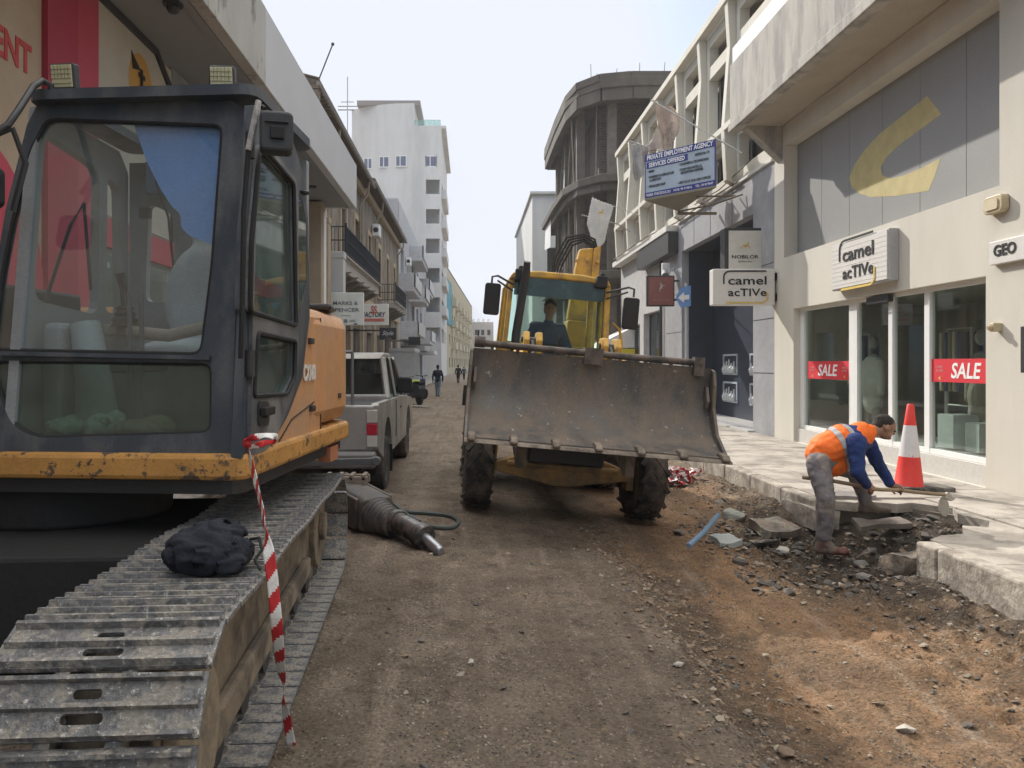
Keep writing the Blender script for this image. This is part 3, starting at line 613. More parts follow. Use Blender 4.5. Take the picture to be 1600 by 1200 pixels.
# flush sign
def rule(b, pts, r): b.tube(pts, r, 6)
def camel_word(M, w_, parent, line_y=True):
    """two rows of techno lettering with the half frame round them"""
    s = MB(M); k = w_ / 2.2
    s.text('camel', w=1.35 * k, h=.30 * k, M=Matrix.Translation((.05 * k, .22 * k, 0)), bold=.012); s.text('acTIVe', w=1.35 * k, h=.27 * k, M=Matrix.Translation((.05 * k, -.20 * k, 0)), bold=.012)
    arc = [(-.78, .1), (-.78, .38), (-.74, .47), (-.66, .53), (-.55, .55), (.72, .55)]
    for a, c in zip(arc, arc[1:]): s.beam((a[0] * k, a[1] * k, .004), (c[0] * k, c[1] * k, .004), .05 * k, .006, up=(0, 0, 1))
    s.build('lettering', M_BLK, parent)
    s = MB(M)
    for a, c in zip([(-.7, -.56), (.62, -.56), (.76, -.46)], [(.62, -.56), (.76, -.46), (.76, -.2)]): s.beam((a[0] * k, a[1] * k, .004), (c[0] * k, c[1] * k, .004), .05 * k, .006, up=(0, 0, 1))
    s.build('underline', M_YEL, parent)
t = thing('shop_sign', 'white box sign fixed flat on the cream wall above the sliding doors', 'sign', (5.9, 11.5, 2.8))
b = MB(); b.box(5.86, 6.0, 10.75, 12.45, 2.77, 3.50); b.build('sign_box', M_BOX, t, bevel=.01)
b = MB(); b.box(5.845, 5.86, 10.78, 12.42, 2.79, 3.48)
for k in range(9): b.box(5.842, 5.845, 10.78, 12.42, 2.84 + k * .07, 2.844 + k * .07)
b.build('sign_face', M_SIGNW, t)
camel_word(FR((5.84, 11.62, 3.14)), 1.5, t)
# stone name plate, alarm box, lamp, dark notice at the right edge
t = thing('name_plate', 'white name plate starting with the letters GEO at the right edge', 'sign', (5.97, 8.6, 2.7))
b = MB(); b.box(5.93, 6.0, 7.6, 8.78, 2.72, 2.98); b.build('board', M_SIGNW, t, bevel=.006)
b = MB(FR((5.928, 8.52, 2.87))); b.text('GEO', w=.36, h=.13, bold=.03); b.build('lettering', M_BLK, t)
t = thing('alarm_box', 'cream plastic alarm box high on the cream wall', 'alarm', (5.93, 8.7, 3.3))
b = MB(FR((6, 0, 0))); b.plate(rrect(-8.86, -8.54, 3.30, 3.50, .06), [], .001); b.prism(rrect(-8.86, -8.54, 3.30, 3.50, .06), 0, .09); b.build('case', mat('cream_plastic', (.5, .42, .27), rough=.5, bump=0), t, bevel=.012)
b = MB(FR((6, 0, 0))); b.prism(rrect(-8.82, -8.60, 3.34, 3.46, .03), .09, .105); b.build('lens', flat('alarm_lens', (.6, .52, .36)), t)
b = MB(); b.box(5.9, 6.0, 8.66, 8.74, 1.96, 2.06); b.cyl((5.9, 8.7, 2.01), (5.86, 8.7, 2.0), .03)
tag(b.build('wall_light', mat('cream_plastic', (.5, .4, .3)), bevel=.01), 'tiny cream wall fitting beside the nearer shop window', 'wall light')
b = MB(); b.box(5.96, 6.0, 8.0, 8.32, 1.5, 2.0); b.box(5.952, 5.96, 8.03, 8.29, 1.53, 1.97); tag(b.build('notice_frame', M_DARKFR), 'dark notice frame on the cream wall at the right edge', 'notice')

# ---------------------------------------------------------------- right: marble faced shop with the cream grid above
mb_ = thing('office_building', 'cream concrete grid facade above a grey marble shop front, right of the ruin', 'building', (6, 22, 0))
b = MB(F6); b.plate(YZ(15.17, 23.6, -.2, 5.6), [YZ(16.3, 21.8, .2, 4.78)], .2)
b.build('marble_front', M_MARBLE, mb_, bevel=.006)
b = MB()
for y in (17.6, 19.2, 20.6, 22.3): b.box(5.994, 6.0, y, y + .012, 4.79, 5.59)
for z in (1.4, 2.5, 3.6): b.box(5.994, 6.0, 15.2, 16.28, z, z + .012); b.box(5.994, 6.0, 21.82, 23.55, z, z + .012)
b.build('marble_joint', M_DARKFR, mb_)
b = MB(); b.box(6.9, 7.0, 15.6, 22.5, -.1, 4.9); b.box(6.2, 6.9, 21.8, 21.9, -.1, 4.9); b.box(6.2, 6.9, 16.2, 16.3, -.1, 4.9); b.box(6.2, 7, 16.2, 21.9, 4.78, 4.9)
b.build('shopfront', M_NAVY, mb_)
b = MB(); b.box(5.85, 7, 16.2, 21.9, .0, .19); b.build('step', mat('marble_step', (.45, .44, .42), rough=.4), mb_, bevel=.01)
for k, (ya, za) in enumerate(((20.35, 1.35), (18.35, 1.35), (20.35, .62), (18.35, .62), (16.9, 1.35))):
    b = MB(FR((6.9, 0, 0))); wd = .55
    b.plate(rect(-ya - wd, -ya + wd, za - .05, za + .5), [rect(-ya - wd + .05, -ya + wd - .05, za, za + .45)], .03, M=Matrix.Translation((0, 0, .03))); nf = b.build('display_case', flat('case_rim', (.35, .4, .45)), mb_)
    b = MB(FR((6.9, 0, 0)))
    for j in range(5): b.lathe([(.05, 0), (.07, .1 + .04 * (j % 2)), (.025, .2), (.02, .26 + .05 * (j % 3))], 8, Matrix.Translation((-ya - .38 + .19 * j, za, .05)) @ Matrix.Rotation(R(-90), 4, 'X'))
    b.build('jewellery_stand', flat('stand_silver', (.5, .52, .54)), nf)
# upper grid
b = MB(F6)
holes = []; y = 15.5
bays = []
while y < 30.0:
    bays.append((y, y + 1.75)); y += 2.16
for y0, y1 in bays:
    holes += [YZ(y0 + .2, y1 - .1, 5.95, 6.70), YZ(y0 + .1, y1 - .1, 7.1, 8.7), YZ(y0 + .15, y1 - .15, 9.0, 9.5)]
b.plate(YZ(15.17, 30.6, 5.61, 9.8), holes, .22); b.build('facade_grid', M_CREAM, mb_, bevel=.01)
b = MB()
for y0, y1 in bays: b.prism([(6.0, 5.62), (5.78, 5.75), (5.72, 6.9), (5.86, 8.8), (5.80, 9.8), (6.0, 9.8)], y1 + .08, y1 + .30, axis='y')
b.build('fin', M_CREAM, mb_, bevel=.01)
b = MB(); b.box(5.76, 6.0, 15.17, 30.62, 9.8, 9.98); b.box(5.72, 6.0, 15.17, 30.62, 6.86, 7.0); b.build('ledge', M_CREAM, mb_, bevel=.01)
b = MB(); b.box(5.66, 6.0, 22.2, 30.62, 5.42, 5.6); b.box(5.95, 6.25, 15.2, 22.1, 5.602, 5.66); b.build('canopy_slab', mat('slab_white', (.60, .58, .54), rough=.8, bump=.1), mb_, bevel=.01)
for y0, y1 in bays:
    window(mb_, FR((6.28, 0, 0)), -y1, -y0, 7.05, 8.8, mull=(-(y0 + y1) / 2,), fm=flat('alu_frame', (.4, .4, .38)))
    window(mb_, FR((6.28, 0, 0)), -y1, -y0, 5.85, 6.75, fm=flat('alu_frame', (.4, .4, .38)))
b = MB(); b.box(6.45, 6.5, 15.2, 30.5, 5.6, 9.9); b.box(6.2, 10, 30.4, 30.58, -.1, 9.8); b.box(6.01, 10, 15.18, 30.58, 9.6, 9.79); b.build('inner_wall', mat('inner_beige', (.42, .38, .31), rough=.9), mb_)
# farther ground floor bays
b = MB(F6); b.plate(YZ(23.62, 30.6, -.1, 5.41), [YZ(24.0, 26.6, .2, 3.3), YZ(27.2, 30.2, .2, 3.0)], .2); b.build('lower_wall', mat('grey_render', (.42, .41, .40), rough=.8), mb_)
window(mb_, FR((6.2, 0, 0)), -26.6, -24.0, .2, 3.3, mull=(-25.3,)); window(mb_, FR((6.2, 0, 0)), -30.2, -27.2, .2, 3.0, mull=(-28.7,))
b = MB(); b.box(5.7, 5.99, 22.15, 26.3, 4.78, 5.41); b.build('black_fascia', M_DARKFR, mb_, bevel=.01)
b = MB(); b.cyl((5.93, 23.9, 0), (5.93, 23.9, 5.3), .05); b.build('drainpipe', M_DARKFR, mb_)
b = MB(); b.tube([(5.9, 17, 5.62), (5.9, 19, 5.66), (5.88, 22, 5.63), (5.6, 24.5, 5.64), (5.6, 30, 5.66)], .02, 6); b.tube([(5.92, 16.2, 5.9), (5.9, 18.2, 5.72), (5.9, 20.2, 5.78)], .015, 6); b.build('cable', flat('cable_brown', (.16, .13, .1)), mb_)
# canopy of a far shop with a yellow band
t = thing('awning', 'white shop awning with a yellow band behind the loader mirror', 'awning', (5.2, 31, 1.6))
b = MB(); b.prism([(5.2, 2.5), (6.2, 3.0), (6.2, 2.2), (4.9, 2.2)], 29, 31.6, axis='y'); b.build('cover', M_SIGNW, t)
b = MB(FC((5.6, 28.98, 1.95))); b.box(-.65, .6, -.2, .2, 0, .02); b.build('yellow_band', flat('band_yellow', (.6, .48, .02)), t)
b = MB(); b.cyl((5.0, 29, 0), (5.0, 29, 2.3), .03); b.cyl((5.0, 31.5, 0), (5.0, 31.5, 2.3), .03); b.build('post', M_WHITEFR, t)
# clear plastic bulb shaped lamp cluster / cameras on the marble
t = thing('security_camera', 'white security camera cluster on the dark pipe above the red sign', 'camera', (5.7, 23, 3.9))
b = MB(); b.box(5.62, 5.86, 22.5, 22.62, 4.15, 4.55); b.box(5.86, 6.0, 22.54, 22.58, 4.3, 4.4); b.build('housing', M_WHITEFR, t, bevel=.02)
b = MB(); b.cyl((5.7, 22.5, 4.3), (5.66, 22.3, 4.15), .08, .1); b.cyl((5.8, 22.5, 4.1), (5.8, 22.3, 3.95), .07, .08); b.build('lens_tube', flat('lens_grey', (.25, .25, .25)), t)

# ---------------------------------------------------------------- projecting signs on the right
t = thing('projecting_sign', 'cream box sign with two word lettering standing out from the white pillar', 'sign', (5.3, 15.05, 2.7))
b = MB(); b.box(4.74, 5.95, 15.0, 15.24, 2.74, 3.45); b.build('sign_box', M_SIGNW, t, bevel=.02)
camel_word(FC((5.38, 14.995, 3.10)), 1.22, t)
for z in (2.9, 3.3): b = MB(); b.box(5.95, 6.02, 15.08, 15.14, z - .03, z + .03); b.box(6.0, 6.02, 15.02, 15.2, z - .08, z + .08); b.build('bracket', M_DARKFR, t)
t = thing('projecting_sign', 'tall cream sign with a small gold animal emblem, above the two word box sign', 'sign', (5.6, 15.9, 3.5))
b = MB(); b.box(5.25, 6.05, 15.85, 16.15, 3.44, 4.40); b.build('sign_box', M_DARKFR, t, bevel=.01)
b = MB(); b.box(5.33, 6.0, 15.835, 15.85, 3.46, 4.34); b.build('sign_face', mat('sign_cream', (.62, .60, .53), rough=.5, bump=0), t)
b = MB(FC((5.665, 15.832, 3.80))); b.text('NOBILOR', w=.55, h=.07, bold=.01); b.text('JEWELLERY', w=.3, h=.025, M=Matrix.Translation((0, -.1, 0))); b.text('NOBILOR', w=.25, h=.03, M=Matrix.Translation((.1, -.27, 0))); b.build('lettering', M_BLK, t)
def leap(M, k, m, parent):
    """leaping four legged animal emblem"""
    s = MB(M); s.plate([(x * k, y * k) for x, y in [(-.9, -.35), (-.5, -.1), (-.35, .15), (.2, .18), (.45, .45), (.42, .75), (.55, .62), (.62, .75), (.66, .5), (.85, .42), (.68, .34), (.55, .05), (.8, -.2), (.95, -.5), (.6, -.22), (.35, -.12), (.1, -.3), (.2, -.6), (-.05, -.3), (-.3, -.12), (-.55, -.3), (-.85, -.5)]], [], .005); s.build('emblem', m, parent)
leap(FC((5.665, 15.832, 4.03)), .11, M_GOLD, t)
t = thing('projecting_sign', 'dull red square sign with a pale bird like emblem, farther along the right wall', 'sign', (5.4, 22, 3.2))
b = MB(); b.box(5.06, 5.85, 22.0, 22.15, 3.24, 4.12); b.build('sign_box', M_DARKFR, t, bevel=.01)
b = MB(); b.box(5.1, 5.81, 21.985, 22.0, 3.28, 4.08); b.build('sign_face', mat('dull_red', (.27, .10, .085), rough=.5, bump=0), t)
leap(FC((5.45, 21.98, 3.78)) @ Matrix.Rotation(R(50), 4, 'Z'), .13, flat('faded_white', (.5, .45, .42)), t)
b = MB(FC((5.45, 21.98, 3.42))); b.text('NOBILOR', w=.5, h=.06); b.build('lettering', flat('faded_red_ink', (.38, .2, .17)), t)
b = MB(); b.box(5.85, 6.0, 22.05, 22.1, 3.4, 3.46); b.box(5.85, 6.0, 22.05, 22.1, 3.95, 4.0); b.build('bracket', M_DARKFR, t)
t = thing('street_sign', 'blue and white one way sign on a thin grey pole before the dark shop', 'sign', (5.2, 18.6, .15))
b = MB(); b.cyl((5.24, 18.6, .1), (5.24, 18.6, 3.55), .045); b.build('pole', flat('pole_grey', (.4, .41, .42)), t)
b = MB(fr((5.18, 18.55, 3.2), (1, -.35, .06), (0, 0, 1))); b.plate([(-.1, -.24), (-.22, 0), (-.1, .24), (.14, .27), (.14, -.22)], [], .02); b.build('plate', flat('sign_blue', (.16, .30, .58)), t)
b = MB(fr((5.175, 18.535, 3.2), (1, -.35, .06), (0, 0, 1))); b.plate([(-.16, 0), (-.02, .13), (-.02, .05), (.1, .05), (.1, -.06), (-.02, -.06), (-.02, -.13)], [], .006); b.build('arrow', M_WHT, t)
# three sided agency board
A, B_, C_ = Vector((3.98, 17.5, 0)), Vector((5.18, 16.2, 0)), Vector((5.06, 18.7, 0))
zb, zt = 5.36, 6.34
t = thing('agency_sign', 'blue and white three sided employment agency board hung on the cream grid facade', 'sign', (5, 17.4, 5.36))
b = MB(); b.prism([(A.x, A.y), (B_.x, B_.y), (C_.x, C_.y)], zb, zt); b.build('board', mat('board_pale', (.36, .43, .50), rough=.5, bump=0), t)
b = MB(); b.prism([(A.x - .01, A.y), (B_.x, B_.y - .02), (C_.x, C_.y + .01)], zb - .05, zb - .002); b.build('tray', mat('tray_brown', (.22, .20, .15), rough=.8), t)
ex = (B_ - A).normalized(); LW = (B_ - A).length
MF = fr((A.x, A.y, zb), ex, (0, 0, 1)); MF = MF @ Matrix.Translation((0, 0, .004))
navy = flat('board_navy', (.035, .045, .22))
b = MB(MF); b.box(0, LW, .83, .98, 0, .004); b.box(.05, 1.1, .66, .80, 0, .004); b.box(0, LW, 0, .12, 0, .004); b.box(0, .02, 0, .98, 0, .003); b.box(LW - .03, LW, 0, .98, 0, .003); b.build('navy_band', navy, t)
T_ = Matrix.Translation
b = MB(MF @ T_((0, 0, .004))); b.text('PRIVATE EMPLOYMENT AGENCY', w=LW * .93, h=.11, M=T_((LW / 2, .905, 0)), bold=.02); b.text('SERVICES OFFERED', w=.92, h=.10, M=T_((.57, .73, 0)), bold=.02)
b.text('MARIA THEODOULOU', w=.62, h=.06, M=T_((.36, .06, 0))); b.text('MOB: 99 719816', w=.45, h=.05, M=T_((.98, .06, 0))); b.text('TEL: 24 819047', w=.42, h=.05, M=T_((1.5, .06, 0))); b.build('white_lettering', M_WHT, t)
b = MB(MF @ T_((0, 0, .002)))
for s_, x_, y_, w_ in (('• MAIDS', .08, .59, .17), ('• WORKERS IN AGRICULTURE', .08, .46, .68), ('& LIVESTOCK', .13, .385, .3), ('• SPECIALIZED STAFF', .08, .25, .46), ('• CLEANERS & TECHNICIANS', .88, .60, .72), ('• STAFF FOR HOTELS &', .88, .48, .56), ('RECREATION CENTRES', .93, .41, .54), ('LICENCE No 174', 1.28, .74, .34), ('• VISIT US AT OUR NEW OFFICES', .85, .20, .8)):
    b.text(s_, w=w_, h=.055, M=T_((x_, y_, 0)), align='LEFT', bold=.01)
b.build('dark_lettering', M_BLK, t)
b = MB(); b.tube([(5.06, 18.7, 5.3), (5.5, 17.4, 5.2), (5.95, 16.8, 5.3)], .02, 6); b.tube([(5.0, 17.0, 5.3), (5.95, 17.2, 5.35)], .02, 6); b.box(5.0, 5.95, 18.55, 18.62, 5.2, 5.26); b.build('bracket', flat('bracket_rust', (.2, .15, .11)), t)

# flags on leaning poles
def flag(poly, Y, pole, lab, c, seed, amp=.12, extra=None, dY=0):
    t = thing('flag', lab, 'flag', at(*poly[0], Y))
    P = [at(x, y, Y) for x, y in poly]
    xs_ = [p.x for p in P]; zs = [p.z for p in P]; n = 44
    x0, x1, z0, z1 = min(xs_), max(xs_), min(zs), max(zs); V, F, idx = [], [], {}
    def inside(x, z):
        c_ = False; m = len(P)
        for i in range(m):
            a, q = P[i], P[i - 1]
            if (a.z > z) != (q.z > z) and x < (q.x - a.x) * (z - a.z) / (q.z - a.z) + a.x: c_ = not c_
        return c_
    for i in range(n):
        for j in range(n):
            cx, cz = x0 + (i + .5) * (x1 - x0) / n, z0 + (j + .5) * (z1 - z0) / n
            if not inside(cx, cz): continue
            f = []
            for di, dj in ((0, 0), (1, 0), (1, 1), (0, 1)):
                k = (i + di, j + dj)
                if k not in idx:
                    x, z = x0 + k[0] * (x1 - x0) / n, z0 + k[1] * (z1 - z0) / n
                    idx[k] = len(V); V.append((x, Y + dY * (x - x0) + amp * math.sin(k[0] * .27 + seed + k[1] * .06) + amp * .8 * noise.noise(Vector((x * 2, z * 2, seed))), z))
                f.append(idx[k])
            F.append(f)
    b = MB(); b.add(V, F); co = b.build('cloth', c, t, smooth=True, ang=180)
    md = co.modifiers.new('thick', 'SOLIDIFY'); md.thickness = .004
    b = MB(); b.tube(pole, .018, 6); b.build('pole', flat('flag_pole', (.35, .33, .3)), t, smooth=True)
    return t
fl1 = mat('flag_beige', (.50, .40, .33), rough=.95, var=.12, scale=3, bump=.3, c2=(.26, .19, .16), c2scale=2.5, c2amt=.35)
fl2 = mat('flag_grey', (.45, .43, .42), rough=.95, var=.15, scale=4, bump=.3, c2=(.3, .28, .27), c2scale=3, c2amt=.4)
flag([(1018, 158), (1066, 175), (1060, 205), (1046, 232), (1014, 234), (1020, 215), (1026, 195)], 18.5, [(at(1017, 156, 18.5)), at(1160, 240, 16)], 'torn beige flag above the agency board', fl1, 1)
flag([(983, 222), (1014, 228), (1010, 250), (1004, 276), (996, 282), (986, 270), (990, 245)], 20.5, [at(982, 220, 20.5), at(1030, 236, 20), at(1100, 268, 18.5)], 'ragged grey flag hanging left of the agency board', fl2, 3)
t3 = flag([(925, 309), (959, 322), (951, 350), (945, 378), (936, 388), (924, 372), (917, 350), (921, 328)], 23, [at(909, 336, 23), at(965, 350, 23.5), at(985, 362, 24)], 'pale flag with a faint gold emblem hanging near the concrete ruin', mat('flag_pale', (.58, .56, .52), rough=.9, bump=.1), 5, amp=.03)
b = MB(); b.tube([at(959, 322, 23), at(1000, 337, 22.3)], .01, 5); b.build('stay', flat('flag_pole', (1, 1, 1)), t3)
leap(FC(at(938, 332, 22.7)), .13, M_GOLD, t3)

# ---------------------------------------------------------------- unfinished concrete shell with rounded corner
M_RUIN = mat('raw_concrete', (.125, .105, .085), rough=.95, var=.3, scale=1.1, bump=.6, bscale=12, c2=(.075, .068, .06), c2scale=.9, c2amt=.5, c2sharp=.2, streak=.4)
M_BRICK = bpy.data.materials.new('hollow_brick'); M_BRICK.use_nodes = True
_n = M_BRICK.node_tree; _b = _n.nodes['Principled BSDF']; _b.inputs['Roughness'].default_value = .95
_t = _n.nodes.new('ShaderNodeTexBrick'); _t.inputs['Scale'].default_value = 2.2; _t.inputs['Color1'].default_value = (.135, .09, .062, 1); _t.inputs['Color2'].default_value = (.075, .056, .044, 1); _t.inputs['Mortar'].default_value = (.12, .105, .09, 1); _t.inputs['Mortar Size'].default_value = .035
_c = _n.nodes.new('ShaderNodeTexCoord'); _m = _n.nodes.new('ShaderNodeMapping'); _m.inputs['Rotation'].default_value = (R(90), 0, R(0)); _n.links.new(_c.outputs['Object'], _m.inputs[0]); _n.links.new(_m.outputs[0], _t.inputs['Vector']); _n.links.new(_t.outputs[0], _b.inputs['Base Color'])
ruin = thing('concrete_ruin', 'unfinished dark concrete building with curved open floors beyond the cream facade', 'building', (6, 37, 0))
def ruin_plan(o): return [(11, 31.6 - o), (6.6, 31.6 - o), (5.4, 31.9 - o), (4.6, 32.9 - o * .6), (4.35 - o, 34.5), (4.25 - o, 38), (4.25 - o, 43 + o), (11, 43 + o)]
b = MB()
for z, o_, th in ((5.1, .22, .34), (9.1, .24, .34), (13.0, .12, .4)): b.prism(ruin_plan(o_), z, z + th)
b.build('floor_slab', M_RUIN, ruin, bevel=.03)
pl_ = ruin_plan(.02)
b = MB()
for (x0, y0), (x1, y1) in zip(pl_[:-1], pl_[1:]): b.beam((x0, y0, 13.45), (x1, y1, 13.45), .18, .3); b.beam((x0 + .1, y0 + .1, 12.75), (x1 + .1, y1 + .1, 12.75), .3, .5)
b.build('parapet', M_RUIN, ruin)
b = MB()
for (x0, y0), (x1, y1) in zip(pl_[:-1], pl_[1:]): b.beam((x0 + .1, y0 + .1, 8.95), (x1 + .1, y1 + .1, 8.95), .25, .3)
b.build('edge_beam', M_RUIN, ruin)
for x, y in ((4.95, 34.6), (4.9, 38.4), (4.9, 42.4), (6.0, 32.6), (8.8, 32.4)): b = MB(); b.box(x - .18, x + .18, y - .18, y + .18, -.1, 13.0); b.build('column', mat('column_concrete', (.15, .13, .11), rough=.95, var=.25, bump=.5), ruin)
b = MB()
for z0, z1 in ((-.1, 5.1), (5.4, 9.1), (9.38, 13.0)): b.box(5.9, 11, 34.0, 34.2, z0, z1); b.box(5.7, 5.9, 34.0, 42.9, z0, z1)
b.build('brick_infill', M_BRICK, ruin)
b = MB(); b.box(9, 11, 33.8, 42.8, -.1, 13.0); b.box(5.7, 9, 36.8, 37, -.1, 13); b.build('core', M_DARK, ruin)
b = MB(); rs = random.Random(3)
for k in range(8):
    y = 32.9 + k * 1.2; x = 4.5 if y > 34 else 4.5 + (34 - y) * .7
    b.cyl((x + .1, y, 5.4), (x + rs.uniform(-.1, .25), y + rs.uniform(-.4, .4), 9.1), .035, n=5); b.cyl((x + .15, y + .2, 9.4), (x + .1 + rs.uniform(-.1, .3), y + rs.uniform(-.5, .5), 12.7 + .3), .035, n=5)
b.build('timber_prop', mat('prop_timber', (.2, .17, .13), rough=.9), ruin)
b = MB()
for k in range(22): b.cyl((5 + k * .25, 31.8, 13.4), (5 + k * .25 + rs.uniform(-.08, .08), 31.8, 13.6 + rs.random() * .5 * (k % 4 == 0)), .012, n=4)
b.build('rebar', flat('rebar', (.1, .07, .05)), ruin)
b = MB(); b.add([(4.2, 40, 9.1), (4.18, 42.6, 9.2), (4.15, 42.7, 7.9), (4.22, 40.3, 7.7)], [(0, 1, 2, 3)]); q = b.build('white_sheet', M_WHT, ruin); q.modifiers.new('s', 'SOLIDIFY').thickness = .02

# far right white block
wb = thing('apartment_block', 'plain white block with small balconies left of the concrete ruin', 'building', (6, 58, 0))
M_WB = mat('white_render', (.60, .60, .58), rough=.85, var=.05, scale=.7, bump=.05, c2=(.45, .45, .43), c2scale=.6, c2amt=.3, c2sharp=.2, streak=.3)
b = MB(FR((3.95, 0, 0))); b.plate(YZ(49, 66, -.1, 12.2), [YZ(60, 62, 7.2, 9.2), YZ(56, 57, 7.2, 9.2), YZ(60, 62, 3.6, 5.6)], .3); b.box(-66, -49, -.1, 12.2, -6, -5.9)
b.build('side_wall', M_WB, wb)
b = MB(FC((0, 48.99, 0))); b.plate(rect(3.96, 11, -.1, 12.2), [rect(4.9, 6.3, 5.9, 9.0), rect(7, 8, 6.4, 8.6)], .3); b.build('front_wall', M_WB, wb)
b = MB(); b.box(3.96, 11, 49.02, 66, 12.2, 12.4); b.box(3.8, 11, 48.8, 66, 12.4, 12.55); b.build('roof', M_WB, wb)
b = MB(); b.box(4.3, 10, 50, 65, 0, 12.1); b.build('core', M_DARK, wb)
b = MB(); b.box(4.7, 6.5, 47.9, 49, 5.7, 5.9); b.box(4.7, 6.5, 47.9, 48.0, 5.9, 6.9); b.box(4.7, 4.8, 48, 49, 5.9, 6.9); b.build('balcony', M_WHT, wb)
# ---------------------------------------------------------------- left: shop with canopy and mural
LX = -4.4
cn = thing('canopy_shop', 'left foreground shop with a concrete canopy and red and cream mural panels', 'shop', (-4.5, 8, 0))
M_CANT = mat('canopy_concrete_stained', (.40, .385, .35), rough=.95, var=.1, scale=1.4, bump=.3, bscale=18, c2=(.17, .155, .13), c2scale=1.9, c2amt=.30, c2sharp=.05, streak=.5)
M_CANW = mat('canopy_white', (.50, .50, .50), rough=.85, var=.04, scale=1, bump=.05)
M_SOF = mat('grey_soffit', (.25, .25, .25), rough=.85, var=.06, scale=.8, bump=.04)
b = MB(); b.box(-3.38, -3.2, -8, 12.0, 5.95, 7.17); b.build('stained_fascia', M_CANT, cn, bevel=.01)
b = MB(); b.box(-3.38, -3.2, 12.004, 21.6, 5.95, 7.17); b.box(-4.5, -3.381, 21.45, 21.6, 5.95, 7.17); b.build('white_fascia', M_CANW, cn, bevel=.01)
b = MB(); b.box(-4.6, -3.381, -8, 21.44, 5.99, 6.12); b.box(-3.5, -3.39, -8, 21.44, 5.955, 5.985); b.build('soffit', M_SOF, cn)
for y in (14, 16.5, 19): b = MB(); b.cyl((-3.9, y, 5.985), (-3.9, y, 5.95), .09); b.build('soffit_lamp', M_DARKFR, cn)
b = MB(); b.cyl((-3.6, 9.3, 5.99), (-3.6, 9.3, 5.93), .12); b.ball((-3.6, 9.3, 5.9), (.08, .08, .07)); b.build('dome_lamp', M_DARKFR, cn)
M_MURAL = mat('mural_beige', (.42, .34, .25), rough=.7, var=.18, scale=.7, bump=.03, c2=(.35, .23, .13), c2scale=.6, c2amt=.4, c2sharp=.25)
M_MR = mat('mural_red', (.36, .035, .06), rough=.6, var=.08, scale=1.5, bump=.02); M_MR2 = mat('mural_red_light', (.45, .06, .085), rough=.6, var=.06, bump=.02)
b = MB(); b.box(-4.6, LX, -8, 7.88, -.1, 5.95); b.build('mural_panel', M_MURAL, cn)
b = MB(); b.box(-4.6, LX + .06, 7.89, 8.50, -.1, 5.98); b.build('red_pier', M_MR, cn)
b = MB(); b.box(-4.6, LX + .03, 8.504, 9.03, -.1, 5.98); b.build('red_pier', M_MR2, cn)
b = MB(); b.box(-4.6, LX, 9.034, 11.3, 3.4, 5.9); b.build('cream_panel', mat('mural_cream', (.47, .43, .36), rough=.7, var=.05), cn)
b = MB(FL((LX, 0, 0)))
for p, q in (((9.03, 5.95), (10.7, 5.95)), ((10.7, 5.95), (11.3, 5.55)), ((11.3, 5.55), (11.3, 3.4))): b.beam((*p, .02), (*q, .02), .09, .05)
b.build('dark_trim', M_DARKFR, cn)
b = MB(); b.box(-4.62, LX - .004, 9.04, 21.4, -.1, 3.39); b.box(-4.62, LX - .004, 11.36, 21.4, 3.4, 5.98); b.build('shop_wall', mat('plain_grey_wall', (.27, .27, .27), rough=.8), cn)
for y0, y1 in ((9.2, 11.0), (12.2, 15.0), (15.5, 18.5)): b = MB(); b.box(LX, LX + .05, y0, y1, .3, 2.9); b.build('shop_window', M_GLASS, cn)
b = MB(); b.box(LX, LX + .06, 9.1, 18.6, 3.0, 3.35); b.build('lower_band', M_MR2, cn)
b = MB(FL((LX + .003, 7.20, 4.62))); b.text('EVENT', h=.30, w=.98, M=Matrix.Translation((.0, 0, 0)), bold=.03); b.build('mural_lettering', flat('letter_red', (.45, .06, .05)), cn)
b = MB(FL((LX + .003, 6.4, 2.3))); b.lathe([(1.5, 0), (1.5, .01)], 40); b.build('red_disc', M_MR2, cn)
b = MB(FL((LX + .003, 10.25, 5.3))); b.plate([(.36 * math.cos(a / 32 * 6.2832), .42 * math.sin(a / 32 * 6.2832)) for a in range(32)], [], .006); b.build('orange_disc', flat('disc_orange', (.50, .28, .07)), cn)
b = MB(FL((LX + .012, 10.25, 5.3))); b.box(-.03, .03, -.6, .22, 0, .008); b.box(-.09, .1, .1, .16, 0, .007); b.box(.03, .14, -.12, -.06, 0, .007); b.box(-.06, .07, -.3, -.22, 0, .007); b.plate([(-.3, .36), (-.02, .2), (-.26, .14)], [], .006); b.build('totem_mark', M_BLK, cn)

